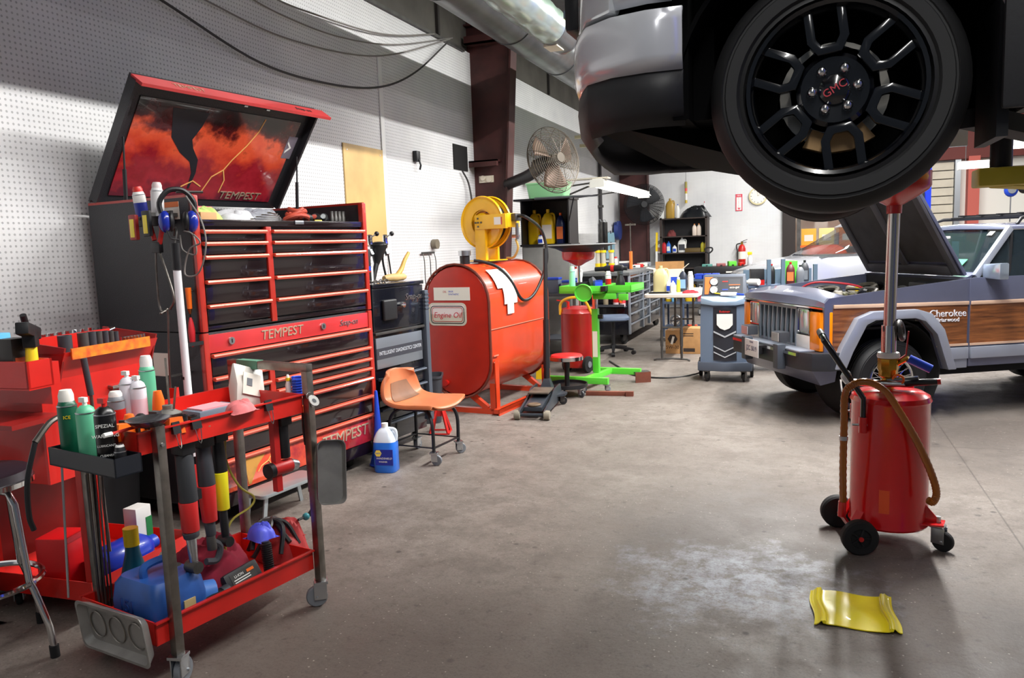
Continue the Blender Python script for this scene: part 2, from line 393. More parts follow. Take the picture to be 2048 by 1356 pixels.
# openings and patches of the side wall
struct(ob('trim_11', MB().box(-4.26, -4.24, 9.26, 9.7, 2.6, 2.92), mat('void_black', (14, 12, 12), .9)))
t = thing('plywood_panel', 'bare pine plywood sheet fixed to the white wall behind red chest', 'panel', (-4.248, 6.69, 1.656))
PLY = mat('pine_plywood', (226, 188, 122), .6, var=.25, scale=2.2)
ob('panel', MB().box(0, .014, 0, .76, 0, 1.0), PLY, t, bev=.002)
for y, z in ((.06, .94), (.7, .94), (.7, .06)): ob('screw', MB().cyl((.013, y, z), (.017, y, z), .008), ZINC, t)
t = thing('wall_box', 'small black junction box on the white pegboard wall', 'outlet', (-4.248, 8.16, 2.6))
ob('box', MB().box(0, .05, 0, .09, 0, .12), BLACK, t, bev=.004); ob('cord_stub', MB().tube([(.05, .05, .02), (.07, .05, -.04), (.05, .06, -.09)], .012), BLACK, t)
# slack cables under the eave
CABLE = mat('cable_jacket', (62, 60, 60), .6); CABLE2 = mat('cable_grey', (128, 124, 120), .6)
def cable(pts, r, m, label):
    tag(ob('wall_cable', MB().tube(bez([at_x(px, py, X) for px, py, X in pts], 48), r, 6), m), label, 'cable')
cable([(180, -90, -4.19), (330, 5, -4.19), (520, 125, -4.19), (660, 168, -4.19), (760, 174, -4.19), (830, 145, -4.19), (895, 85, -4.19)], .011, CABLE, 'lowest black cable sagging in a long loop across the white wall')
cable([(300, -60, -4.2), (420, 5, -4.2), (560, 72, -4.2), (700, 108, -4.2), (790, 108, -4.2), (900, 78, -4.2)], .008, CABLE2, 'grey cable sagging just above the lowest black cable')
cable([(440, -40, -4.22), (560, 28, -4.22), (680, 74, -4.22), (790, 89, -4.22), (905, 76, -4.22)], .007, CABLE2, 'thin grey cable crossing the bright strip of upper wall')
cable([(480, -50, -4.21), (556, 0, -4.21), (640, 32, -4.21), (735, 62, -4.21), (800, 71, -4.21), (868, 68, -4.21)], .009, CABLE2, 'topmost brown grey cable nearest the eave trim')
cable([(925, 342, -4.21), (938, 370, -4.19), (948, 430, -4.15)], .012, CABLE, 'short black cable dropping from wall opening beside the column')

# ---------------------------------------------------------------- ducts and rails overhead
GALV = mat('galvanised_duct', (128, 132, 134), .34, .75, var=.4, scale=3, bump=.08, bscale=6)
FOIL = mat('foil_duct', (206, 222, 216), .28, .8, bump=.3, bscale=7)  # green cast in the colour stands in for the reflected green ceiling
t = thing('main_duct', 'long round galvanised duct running along the wall under the eave', 'duct', (-2.8, -1, 3.85))
ob('barrel', MB().cyl((0, 0, 0), (0, 19.2, 0), .25, n=40), GALV, t)
for k in range(11): ob('seam_band', MB().pipe((0, .6+k*1.6, 0), (0, .64+k*1.6, 0), .258, .248, 40), GALV, t)
for k in range(5): ob('hanger_strap', MB().box(-.02, .02, 1+k*3.6, 1.03+k*3.6, .25, 1.6), ZINC, t)
t = thing('flexible_duct', 'shiny wrinkled foil duct with an open collar beside the main duct', 'duct', (-2.36, 1, 3.7))
pr = []
for k in range(136): pr.append((.168+(.005 if k % 2 else 0)+.006*math.sin(k*.7), k*.048))
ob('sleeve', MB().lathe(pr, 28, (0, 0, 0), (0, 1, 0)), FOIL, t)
ob('collar', MB().pipe((0, 6.5, 0), (0, 6.95, 0), .17, .162, 28), GALV, t)
ob('mouth_rim', MB().tor((0, 6.95, 0), .168, .014, (0, 1, 0)), ZINC, t)
ob('damper_tag', MB().box(-.09, .05, 6.57, 6.8, -.176, -.155), CREAM, t)
ob('hanger_strap', MB().box(-.015, .015, 3.0, 3.03, .16, 1.75), ZINC, t)
ob('hanger_strap', MB().box(-.015, .015, 6.2, 6.23, .16, 1.75), ZINC, t)
t = thing('branch_duct', 'square foil wrapped duct hanging below the main duct', 'duct', (-3.05, 11.0, 3.32))
ob('wrap', MB().box(0, .4, 0, 2.6, 0, .24), mat('foil_wrap', (196, 198, 200), .3, .8, bump=.8, bscale=30), t, bev=.03)
ob('takeoff', MB().cyl((.25, 1.3, .23), (.25, 1.3, .3), .1), ZINC, t)
STRUT = mat('cream_strut', (196, 186, 150), .5, var=.2)
for k, (px0, py0, px1, py1, Y, lb) in enumerate(((1150, 275, 1300, 258, 11.6, 'upper cream steel strut between the wall and the raised truck'), (1160, 292, 1345, 283, 12.2, 'middle cream steel strut under the grey channel'), (1203, 309, 1350, 298, 13.6, 'lowest cream steel strut in front of the end wall'))):
    a, b = at_y(px0, py0, Y), at_y(px1, py1, Y)
    t = thing('ceiling_strut', lb, 'strut', a); ob('bar', MB().bar((0, 0, 0), b-a, .05, .045), STRUT, t)
    for f in (.15, .9): q = (b-a)*f; ob('drop_rod', MB().cyl(q, (q.x, q.y, 5.6-a.z), .008, n=6), ZINC, t)
a, b = at_y(1185, 285, 12.0), at_y(1335, 277, 12.0)
t = thing('ceiling_channel', 'flat grey metal channel lying between the cream struts', 'channel', a)
ob('bar', MB().bar((0, 0, .02), b-a+Vector((0, 0, .02)), .14, .07), mat('grey_channel', (150, 156, 160), .4, .5), t)
for x in (.3, .9): ob('drop_rod', MB().cyl((x, 0, .05), (x, 0, 5.6-a.z), .008, n=6), ZINC, t)
# dark conduit on the side wall
a = at_x(1197, 295, -4.19)
t = thing('conduit_pipe', 'dark vertical conduit on the side wall beside shop light', 'pipe', (-4.2, 16.65, .6))
ob('pipe', MB().cyl((0, 0, 0), (0, 0, 3.1), .038, n=10), mat('dark_conduit', (44, 40, 42), .5), t)
for z in (.9, 1.75): ob('clamp', MB().box(-.05, .05, -.06, .06, z, z+.05), DSTEEL, t)

# ---------------------------------------------------------------- fluorescent fixtures
def strip_light(p0, p1, label, group=None, body=mat('white_fixture', (235, 233, 226), .4), up=5.6, hang=True):
    p0, p1 = Vector(p0), Vector(p1); d = p1-p0; L = d.length; t = thing('shop_light', label, 'light fixture', p0, math.atan2(d.y, d.x)-math.pi/2)
    ob('housing', MB().prism([(-.15, 0), (-.07, .1), (.07, .1), (.15, 0), (.05, .03), (-.05, .03)], L, basis((0, 0, 0), (1, 0, 0), (0, 0, 1), (0, 1, 0)) if False else basis((0, L, 0), (1, 0, 0), (0, 0, 1), (0, -1, 0))), body, t)
    for s in (-.07, .07): ob('tube', MB().cyl((s, .02, .0), (s, L-.02, .0), .019, n=10), TUBE, t)
    ob('end_cap', MB().box(-.11, .11, -.012, .012, -.03, .09), body, t); ob('end_cap', MB().box(-.11, .11, L-.012, L+.012, -.03, .09), body, t)
    for f in (.15, .85) if hang else (): ob('hanger', MB().cyl((0, L*f, .1), (0, L*f, up-p0.z), .006, n=6), CABLE, t)
    return t
lt = strip_light((-3.0, 11.7, 2.46), (-3.0, 15.3, 2.5), 'white two tube fixture hung low over the workbench', hang=False)
for p, q in (((-1.22, .5, .0), (-.1, .5, .09)), ((-1.22, .5, -.3), (-.12, .5, .08)), ((-1.22, 2.9, .0), (-.1, 2.9, .09))): ob('bracket_arm', MB().bar(p, q, .025), DSTEEL, lt)
ob('top_cover', MB().box(-1.24, .14, .1, .3, .11, .13), CREAM, lt)
strip_light(at_y(1918, 336, 15.0), at_y(2004, 340, 15.0), 'glowing tube light above the grey woodside car, lower one')
strip_light(at_y(2000, 296, 13.0), at_y(2085, 300, 13.0), 'glowing tube light above the grey woodside car, higher one at frame edge')
# ---------------------------------------------------------------- generic small things
def on_plane(px, py, P0, n):
    d = ray(px, py); n = Vector(n); return CC + d*((Vector(P0)-CC).dot(n)/d.dot(n))
def spray(label, loc, h, r, body, cap=WHITE, band=None, group=None, rot=None, capped=True, name='spray_can', txt=None, parent_cat='can', tcol=WHITE):
    t = thing(name, label, parent_cat, loc, 0, group, rot)
    hb = h*.8
    ob('can', MB().lathe([(r*.93, 0), (r, .006), (r, hb-.012), (r*.96, hb-.004), (r*.8, hb+.012), (r*.45, hb+.022)], 20), body, t)
    ob('rim', MB().tor((0, 0, hb-.004), r*.97, .0025, n=20, k=6), ZINC, t)
    if capped: ob('cap', MB().lathe([(r*.78, hb+.006), (r*.78, h*.93), (r*.6, h), (r*.1, h)], 18), cap, t)
    else:
        ob('nozzle', MB().cyl((0, 0, hb+.02), (0, 0, h*.94), .008, n=8).box(-.02, .009, -.008, .008, h*.93, h), cap, t)
    if band: ob('label', MB().pipe((0, 0, hb*.25), (0, 0, hb*.72), r*1.012, r*.99, 20), band, t)
    if txt:
        for k, s in enumerate(txt):
            a = -.8
            text(t, s, basis((math.cos(a)*r*1.03, math.sin(a)*r*1.03, hb*(.8-.17*k)), (-math.sin(a), math.cos(a), 0), (0, 0, 1), (math.cos(a), math.sin(a), 0)), .017 if k < 2 else .011, tcol, .0006)
    return t
def bottle(label, loc, w, d, h, body, cap=WHITE, rz=0.0, group=None, lab=None, handle=False, name='bottle', neck=.3, rot=None, cat='bottle', nx=0.0):
    """rounded rectangular bottle: shoulders, neck, screw cap, label, jug handle"""
    t = thing(name, label, cat, loc, rz, group, rot)
    def ring(sx, sy, z, ox=0): return [(x+ox, y, z) for x, y in rrect(sx, sy, min(sx, sy)*.32, 3)]
    n = min(w, d)*neck
    ob('body', MB().loft([ring(w*.92, d*.92, 0), ring(w, d, h*.03), ring(w, d, h*.62), ring(w*.86, d*.9, h*.74), ring(w*.45+n*.3, d*.5+n*.3, h*.86, nx*.7), ring(n, n, h*.9, nx), ring(n, n, h*.93, nx)]), body, t)
    ob('cap', MB().cyl((nx, 0, h*.92), (nx, 0, h), n*.62, n*.58, 14), cap, t)
    if lab: ob('label', MB().box(-w*.36, w*.36, -d/2-.0015, -d/2+.004, h*.15, h*.55), lab, t)
    if handle: ob('handle', MB().tube(bez([(w*.05, 0, h*.86), (w*.42, 0, h*.86), (w*.5, 0, h*.7), (w*.44, 0, h*.5)], 12), w*.07, 8), body, t)
    return t
def rag(label, loc, w, d, h, m, seed=1, rz=0.0, name='rag', cat='rag', e=.35, fold=True):
    t = thing(name, label, cat, loc, rz)
    ob('cloth', crumple(MB(), seed, w, d, h, e), m, t)
    if fold: ob('fold', crumple(MB(T(w*.14, -d*.1, h*.45)), seed+5, w*.5, d*.4, h*.6, e), m, t)
    return t
def caster(parent, x, y, r, top, w=.03, ang=0.0, wheel=RUBBER, fork=ZINC, hub=GREY):
    """swivel caster: plate, fork, wheel, hub"""
    M = T(x, y, 0) @ Rz(ang); o = r*.45
    ob('caster_fork', MB(M).box(-.03, .03, -.03, .03, top-.012, top).box(-r*.5, o+r*.25, -w*.5-.008, -w*.5-.003, r*.75, top-.01).box(-r*.5, o+r*.25, w*.5+.003, w*.5+.008, r*.75, top-.01).cyl((o, -w*.5-.012, r), (o, w*.5+.012, r), r*.14, n=8), fork, parent, bev=.0015)
    k = ob('caster_wheel', MB(M).lathe([(r*.55, -w/2), (r*.9, -w/2), (r, -w*.3), (r, w*.3), (r*.9, w/2), (r*.55, w/2)], 22, (o, 0, r), (0, 1, 0)), wheel, parent)
    ob('hub', MB(M).cyl((o, -w*.42, r), (o, w*.42, r), r*.56, n=16), hub, k)
def socket_row(parent, n, p0, p1, r0, r1, h, m=CHROME):
    for k in range(n):
        f = k/max(1, n-1); p = Vector(p0).lerp(Vector(p1), f); r = r0+(r1-r0)*f
        ob('socket', MB().lathe([(r, 0), (r, h*.5), (r*.85, h*.55), (r*.85, h), (r*.5, h), (r*.5, h*.6)], 12, p), m, parent)

# ---------------------------------------------------------------- big red and black tool chest
CH_RZ = math.radians(82.4)
chest = thing('tool_chest', 'tall red and black roll cabinet tool chest with raised storm picture lid', 'tool chest', (-3.252, 3.533, 0), CH_RZ)
CHM = T(-3.252, 3.533, 0) @ Rz(CH_RZ); CHI = CHM.inverted()
GLOSSBLK = mat('gloss_black_cherry', (26, 14, 17), .18, coat=.6, var=.2, scale=3)
SIDEBLK = mat('crackle_black', (44, 44, 48), .42, bump=.25, bscale=160)
TRIMRED = mat('trim_red', (178, 44, 32), .3, coat=.4)
LIPRED = mat('handle_red', (226, 96, 72), .35, .15, coat=.3)
def storm(name, axis, lo, hi):
    """printed storm sky: red cloud bands and dark rim"""
    m, nt, b, tc = nodes(name); P = tc.outputs['Object']
    sx = N(nt, 'ShaderNodeSeparateXYZ'); nt.links.new(P, sx.inputs[0])
    g = remap(nt, sx.outputs[axis], lo, hi)
    w = math_n(nt, 'ADD', g, remap(nt, noise(nt, P, 4, 6, .6), .3, .7, -.22, .22))
    r = N(nt, 'ShaderNodeValToRGB'); nt.links.new(w, r.inputs[0]); cr = r.color_ramp
    cr.elements[0].position = 0; cr.elements[0].color = lin((110, 24, 44)); cr.elements[1].position = 1; cr.elements[1].color = lin((18, 12, 16))
    for p, c in ((.16, (176, 40, 52)), (.32, (150, 28, 40)), (.5, (214, 70, 44)), (.66, (232, 92, 56)), (.8, (90, 26, 26))):
        q = cr.elements.new(p); q.color = lin(c)
    nt.links.new(r.outputs[0], b.inputs['Base Color']); b.inputs['Roughness'].default_value = .2; b.inputs['Coat Weight'].default_value = .5
    return m
PANELRED = mat('panel_red', (214, 56, 58), .3, coat=.4, var=.28, scale=1.6)
# lower cabinet
ob('lower_body', MB().box(0, 1.53, .01, .92, .11, 1.165), SIDEBLK, chest, bev=.006)
ob('upper_body', MB().box(0, .02, .01, .92, 1.17, 1.94).box(1.51, 1.53, .01, .92, 1.17, 1.94).box(.02, 1.51, .9, .92, 1.17, 1.94).box(.02, 1.51, .03, .9, 1.17, 1.8), SIDEBLK, chest)
for x in (0, 1.492): ob('corner_post', MB().box(x, x+.04, -.012, .03, 1.17, 1.95), TRIMRED, chest, bev=.006)
for x in (0, 1.492): ob('corner_post', MB().box(x, x+.04, -.012, .03, .19, 1.163), TRIMRED, chest, bev=.006)
ob('center_post', MB().box(.54, .585, -.012, .03, 1.18, 1.775), TRIMRED, chest, bev=.006)
ob('center_post', MB().box(.485, .53, -.012, .03, .4, .9), TRIMRED, chest, bev=.006)
for x0, x1 in ((0, .02), (1.51, 1.53)): ob('top_edge_trim', MB().box(x0, x1, .0, .92, 1.94, 1.955), TRIMRED, chest)
ob('tray_front', MB().box(.04, 1.49, -.004, .03, 1.775, 1.815), GLOSSBLK, chest, bev=.005)
ob('tray_latch', MB().box(.80, .88, -.012, -.004, 1.79, 1.815), ZINC, chest, bev=.003)
def drawer(x0, x1, zt, zb):
    d = ob('drawer', MB().box(x0, x1, -.004, .02, zb+.006, zt-.012), GLOSSBLK, chest, bev=.003)
    ob('handle', MB().prism([(0, 0), (-.026, -.003), (-.03, -.012), (-.022, -.024), (0, -.02)], x1-x0, basis((x0, -.002, zt), (0, 1, 0), (0, 0, 1), (1, 0, 0))), LIPRED, d)
zs = [1.757, 1.687, 1.609, 1.466, 1.325, 1.205]
for k in range(5): drawer(.05, .535, zs[k], zs[k+1]); drawer(.59, 1.488, zs[k], zs[k+1])
ob('base_strip', MB().box(.04, 1.49, -.002, .02, 1.175, 1.2), GLOSSBLK, chest, bev=.003)
pn = ob('top_panel', MB().box(.04, 1.49, -.006, .02, 1.043, 1.15), PANELRED, chest, bev=.003)
drawer(.05, 1.488, 1.036, .905)
zs = [.9, .815, .743, .67, .534, .4]
for k in range(5): drawer(.05, .48, zs[k], zs[k+1]); drawer(.535, 1.488, zs[k], zs[k+1])
bp = ob('bottom_panel', MB().box(.04, 1.49, -.006, .02, .19, .37), storm('storm_bottom', 0, 1.9, -.55), chest, bev=.003)
ob('handle', MB().prism([(0, 0), (-.026, -.003), (-.03, -.012), (-.022, -.024), (0, -.02)], 1.43, basis((.05, -.002, .395), (0, 1, 0), (0, 0, 1), (1, 0, 0))), LIPRED, bp)
ob('kick_strip', MB().box(.02, 1.51, -.002, .02, .1, .185), GLOSSBLK, chest, bev=.003)
for x in (.2, 1.0):
    k = ob('lock', MB().cyl((x, -.018, 1.1), (x, -.004, 1.1), .022, n=18), ZINC, pn); ob('keyhole', MB().box(x-.004, x+.004, -.0195, -.017, 1.088, 1.112), BLACK, pn)
CHMET = mat('badge_metal', (226, 206, 178), .3, .7)
FR = lambda x, z, y=-.0075: basis((x, y, z), (1, 0, 0), (0, 0, 1), (0, -1, 0))
text(pn, 'TEMPEST', FR(.62, 1.1), .085, CHMET, .003, .15, sx=1.1); text(pn, 'Snap-on', FR(1.27, 1.1), .06, ZINC, .003, .3)
text(bp, 'TEMPEST', FR(1.16, .29), .115, CHMET, .003, .15, sx=1.1)
BOLT = mat('printed_bolt', (250, 190, 110), .4)
bolt = MB()
for pts in ([(.46, .36), (.42, .31), (.45, .27), (.43, .2)], [(.42, .31), (.36, .29), (.33, .26)]):
    for a, b in zip(pts, pts[1:]): bolt.bar((a[0], -.008, a[1]), (b[0], -.008, b[1]), .01, .003)
ob('printed_lightning', bolt, BOLT, bp)
ob('printed_funnel_cloud', MB().prism([(.16, .365), (.4, .36), (.33, .3), (.3, .25), (.27, .2), (.25, .2), (.24, .27), (.21, .31)], .003, FR(0, 0, -.006)), mat('printed_gold', (196, 140, 60), .5, var=.5, scale=8), bp)
for x in (.16, 1.33):
    for y in (.12, .78): caster(chest, x, y, .078, .112, .05, .9 if y < .5 else 2.2, RUBBER, DSTEEL, GREY)
# raised lid: e_p runs up the lid from its hinge, e_q out of its underside
a = math.radians(55); ep = Vector((0, -math.cos(a), math.sin(a))); eq = Vector((0, -math.sin(a), -math.cos(a)))
LM = basis((0, .9, 1.96), (1, 0, 0), ep, -eq)          # local x right, y up the lid, z away from viewer
lid = ob('lid', MB(LM).box(0, 1.53, 0, .86, 0, .018), SIDEBLK, chest)
for x in (0, 1.512): ob('lid_side', MB(LM).box(x, x+.018, .02, .85, -.055, 0), SIDEBLK, lid)
ob('lid_lip', MB(LM).prism([(0, .86), (1.53, .86), (1.6, .86), (1.6, .84), (0, .84)], .11, T(0, 0, -.11)), PANELRED, lid)
LF = LM @ Matrix(((1, 0, 0, 0), (0, 0, 1, 0), (0, -1, 0, 0), (0, 0, 0, 1)))
text(lid, 'TEMPEST', LM @ basis((.36, .8615, -.055), (1, 0, 0), (0, 0, 1), (0, 1, 0)), .06, CHMET, .001, .15)
text(lid, 'Snap-on', LM @ basis((1.35, .8615, -.055), (1, 0, 0), (0, 0, 1), (0, 1, 0)), .05, DSTEEL, .001, .3)
PO = bpy.data.objects.new('x', None); bpy.data.objects.remove(PO)
ART = storm('storm_lid', 1, .06, .74)
art = ob('storm_picture', MB().box(.1, 1.44, .06, .74, -.006, -.001), ART, lid); art.matrix_local = LM
LU = lambda x, p, q=-.0065: LM @ basis((x, p, q), (1, 0, 0), (0, 1, 0), (0, 0, 1)) @ Ry(math.pi) if False else LM @ basis((x, p, q), (1, 0, 0), (0, 1, 0), (0, 0, 1))
k = LM @ T(0, 0, -.0075)
fc = MB(k).prism([(.34, .7), (.62, .7), (.6, .6), (.56, .5), (.59, .44), (.66, .36), (.68, .26), (.67, .14), (.655, .14), (.645, .26), (.6, .34), (.5, .4), (.4, .5)], .001)
ob('printed_tornado', fc, mat('printed_dark_cloud', (34, 34, 40), .4), lid)
bolt = MB(k)
for pts in ([(1.1, .72), (1.08, .62), (1.02, .5), (.94, .38), (.9, .3), (.94, .22), (.93, .12)], [(.9, .3), (.82, .24), (.8, .18), (.78, .12)], [(.6, .15), (.68, .2), (.76, .16)]):
    for p, q in zip(pts, pts[1:]): bolt.bar((p[0], p[1], 0), (q[0], q[1], 0), .008, .002)
ob('printed_lightning', bolt, BOLT, lid)
text(lid, 'TEMPEST', k @ T(1.13, .1, -.001) @ basis((0, 0, 0), (1, 0, 0), (0, 1, 0), (0, 0, 1)), .085, CHMET, .002, .15, sx=1.15)
ob('printed_emblem', MB(k).prism([(1.38, .44), (1.47, .44), (1.47, .62), (1.38, .62)], .002), mat('emblem_grey', (120, 112, 124), .4), lid)
ob('printed_chevron', MB(k).prism([(1.39, .48), (1.44, .53), (1.39, .58), (1.39, .56), (1.42, .53), (1.39, .5)], .003, T(0, 0, -.002)), WHITE, lid)
for x in (.86, 1.06): ob('lid_clip', MB(LM).box(x, x+.03, .79, .8, -.02, -.002), ZINC, lid)
for x in (.04, 1.49):
    ob('gas_strut', MB().cyl((x, .62, 1.86), (x, .6, 2.14), .012, n=10).cyl((x, .6, 2.12), (x, .585, 2.33), .006, n=8), BLACK, chest)
ob('warning_label', MB().box(-.002, 0, .1, .27, 1.82, 1.92), PAPER, chest); ob('warning_label', MB().box(-.0035, -.002, .1, .27, 1.89, 1.92), mat('label_orange', (226, 120, 60), .6), chest)
ob('warning_label', MB().box(-.002, 0, .3, .44, .9, 1.04), PAPER, chest)
# things lying in the top tray of the chest
def ch(x, y, z): return CHM @ Vector((x, y, z))
rag('lime green and grey rag in chest top tray', ch(.22, .2, 1.8), .28, .2, .1, mat('rag_lime', (190, 214, 120), .9, var=.3, scale=20), 3, CH_RZ)
rag('white paper wipe heap in chest top tray', ch(.5, .22, 1.8), .3, .2, .09, mat('rag_white', (206, 206, 210), .9, var=.2, scale=16), 4, CH_RZ)
rag('grey plastic bag heap under raised chest lid', ch(.76, .3, 1.8), .42, .2, .11, mat('bag_grey', (140, 142, 150), .5, var=.4, scale=22), 8, CH_RZ)
def blockt(name, label, cat, x, y, z, d, m, rz=0.0, bev=.006, extra=None):
    t = thing(name, label, cat, ch(x, y, z), CH_RZ+rz); ob('body', MB().box(-d[0]/2, d[0]/2, -d[1]/2, d[1]/2, 0, d[2]), m, t, bev=bev)
    if extra: extra(t)
    return t
blockt('red_case', 'small red plastic case lying among rags in chest tray', 'case', .37, .44, 1.8, (.24, .12, .12), mat('case_red', (222, 70, 74), .4), .1, .01, lambda t: ob('latch', MB().box(-.03, .03, -.066, -.06, .04, .08), DGREY, t))
blockt('wood_block', 'small pale wood block at left end of chest tray', 'block', .16, .08, 1.8, (.13, .06, .06), mat('pale_wood', (206, 160, 110), .7, var=.2), .1)
blockt('grey_case', 'grey case lying at left end of chest tray', 'case', .14, .45, 1.8, (.2, .14, .11), GREY, -.1, .012, lambda t: ob('latch', MB().box(-.03, .03, -.076, -.07, .04, .07), DGREY, t))
t = thing('hose_coil', 'coiled red rubber hose in chest tray', 'hose', ch(.98, .14, 1.8), CH_RZ)
ob('coil', MB().tube([(.12*math.cos(q*.5)*(1-.02*q), .05*math.sin(q*.5), .03+.012*math.sin(q*.9)+.002*q) for q in range(36)], .016, 8), mat('hose_red', (190, 76, 56), .5), t)
ob('fitting', MB().cyl((.14, -.02, .02), (.2, -.03, .02), .014, n=10), BRASS, t)
for x, lb in ((1.1, 'leftmost black air fitting beside the red coil'), (1.2, 'black fitting with bright end in the chest tray'), (1.27, 'black fitting nearest the row of sockets')):
    t = thing('air_fitting', lb, 'fitting', ch(x, .16, 1.8), CH_RZ+x*3); ob('body', MB().cyl((-.05, 0, .035), (.03, 0, .05), .03, n=12), BLACK, t); ob('tip', MB().cyl((.03, 0, .05), (.07, 0, .055), .018, n=10), CHROME, t)
t = thing('socket_set', 'row of dark deep sockets standing at right end of chest tray', 'socket set', ch(1.32, .14, 1.8), CH_RZ)
ob('rail', MB().box(-.01, .15, -.03, .03, 0, .01), BLACK, t)
socket_row(t, 4, (.01, 0, .01), (.13, 0, .01), .016, .02, .085, DSTEEL)
t = thing('wrench_bundle', 'jumble of small grey wrenches in middle of chest tray', 'wrench', ch(.62, .08, 1.8), CH_RZ)
for q in range(5): ob('wrench', MB(T(.02*q, 0, .012+.012*q) @ Rz(.25*q-.4)).box(-.09, .09, -.007, .007, 0, .006).cyl((-.1, 0, 0), (-.1, 0, .007), .016, n=10).cyl((.1, 0, 0), (.1, 0, .007), .013, n=10), STEEL, t)

# ---------------------------------------------------------------- things hung on the chest's left side
SN = CHM.to_3x3() @ Vector((-1, 0, 0)); SP = ch(-.1, 0, 0)
def onside(px, py, off=.1): return CHI @ on_plane(px, py, ch(-off, 0, 0), SN)
p0, p1 = CHM @ onside(354, 540, .14), CHM @ onside(372, 790, .14)
t = thing('light_bar', 'long white tube work light standing against the chest side', 'work light', (p1.x, p1.y, p1.z-.35))
q = p0-Vector(t.location); lo = Vector((0.02, 0.0, 0))
ob('tube', MB().cyl(lo, q, .021, n=16), mat('milky_tube', (236, 236, 240), .3), t)
ob('top_grip', MB().cyl(q, q*1.14, .025, n=14), BLACK, t); ob('hook', MB().tube(bez([q*1.14, q*1.2+Vector((0, .02, 0)), q*1.22+Vector((-.03, .04, 0)), q*1.18+Vector((-.05, .05, 0))], 14), .006, 6), DSTEEL, t)
ob('magnet_mount', MB(Rz(CH_RZ)).box(0, .15, -.012, .012, .62, .64), BLACK, t); ob('cable_tie', MB().pipe(q*.42, q*.435, .025, .02, 14), BLACK, t)
# ear muffs on the post
c = CHM @ onside(356, 432, .12)
t = thing('ear_muffs', 'black ear muffs with blue cups hung on the chest corner', 'ear muffs', c, CH_RZ-.5)
ob('headband', MB().tube(bez([(-.08, 0, .0), (-.09, 0, .07), (-.05, 0, .13), (0, 0, .145), (.05, 0, .13), (.09, 0, .07), (.08, 0, 0)], 24), .014, 8), BLACK, t)
for s in (-1, 1):
    ob('cup', MB().sph((s*.07, 0, -.03), .055, (.62, .75, 1.1)), mat('muff_blue', (24, 44, 150), .2, coat=.5), t); ob('cushion', MB().sph((s*.04, 0, -.03), .05, (.4, .8, 1.1)), BLACK, t)
ob('hook', MB().cyl((0, 0, .13), (.14, 0, .13), .008, n=6), DSTEEL, t); ob('boom', MB().tube(bez([(-.07, -.04, -.08), (-.06, -.07, -.12), (-.02, -.08, -.13)], 10), .005, 6), BLACK, t)
# can holder with two cans
cp = CHM @ onside(303, 452, .12)
t = thing('can_holder', 'black magnetic holder clipped to the chest side', 'holder', cp, CH_RZ)
ob('tray', MB().box(-.04, .04, -.14, .12, 0, .012).box(.03, .04, -.14, .12, .012, .08), BLACK, t); ob('lip', MB().box(-.04, -.03, -.14, .12, .012, .05), BLACK, t); ob('magnet', MB().box(.03, .121, -.05, .05, .01, .06), BLACK, t)
spray('blue and white aerosol can with red cap high on the chest side', CHM @ (onside(303, 452, .12)+Vector((0, .06, .013))), .21, .034, WHITE, mat('cap_red', (214, 50, 44), .4), mat('band_blue', (36, 50, 150), .4), rot=(0, -.12, CH_RZ), txt=None)
spray('white aerosol can with pale cap high on the chest side', CHM @ (onside(303, 452, .12)+Vector((0, -.06, .013))), .225, .034, mat('can_white', (216, 214, 214), .4), mat('cap_pink', (214, 196, 196), .4), rot=(0, .05, CH_RZ))
for px, py, c, lb in ((268, 455, mat('grip_red', (150, 34, 30), .4), 'red handled inspection tool with yellow face on chest side'), (294, 447, BLACK, 'black inspection light with yellow lens on chest side')):
    p = CHM @ onside(px, py, .2); t = thing('pocket_light', lb, 'light', p, CH_RZ)
    ob('body', MB().box(-.012, .012, -.03, .03, -.07, .07), c, t, bev=.008); ob('clip', MB().box(.01, .202, -.008, .008, .04, .06), DSTEEL, t); ob('lens', MB().box(-.0145, -.011, -.017, .017, -.055, .045), mat('lens_yellow', (240, 222, 60), .3), t, bev=.003)
p = CHM @ onside(313, 470, .1)
t = thing('long_pliers', 'long reach pliers with red handles hanging on chest side', 'pliers', p, CH_RZ)
ob('handle', MB().tube([(0, .03, .13), (0, .045, .05), (0, .02, -.03)], .013, 8), mat('dip_red', (200, 44, 40), .4), t); ob('handle', MB().tube([(0, -.03, .1), (0, -.05, .03), (0, -.02, -.05)], .013, 8), mat('dip_red', (200, 44, 40), .4), t)
ob('pivot', MB().box(-.015, .015, -.03, .04, -.1, -.04), BLACK, t, bev=.005); ob('peg', MB().cyl((-.02, .03, .06), (.102, .03, .06), .006, n=6), DSTEEL, t)
ob('jaw', MB().tube(bez([(0, .02, -.09), (0, .03, -.22), (0, .03, -.4), (0, -.01, -.44)], 14), .006, 6), STEEL, t); ob('jaw', MB().tube(bez([(0, -.01, -.09), (0, -.06, -.22), (0, -.1, -.36), (0, -.06, -.42)], 14), .007, 6), STEEL, t)
p = CHM @ onside(378, 600, .03); t = thing('tester_lead', 'orange handled test probe with red grip hanging by the red post', 'probe', p, CH_RZ)
ob('handle', MB().cyl((0, 0, -.05), (0, 0, .07), .014, .017, 10), ORANGE, t); ob('peg', MB().cyl((0, 0, .05), (.035, 0, .05), .005, n=6), DSTEEL, t); ob('tip', MB().cyl((0, 0, -.08), (0, 0, -.05), .006, .014, 8), COPPER, t)
ob('grip', MB().lathe([(.006, -.27), (.016, -.24), (.02, -.18), (.014, -.13), (.006, -.1)], 10), mat('grip_pinkred', (210, 44, 52), .4), t); ob('wire', MB().tube([(0, 0, -.08), (.004, .004, -.1)], .004, 6), BLACK, t)
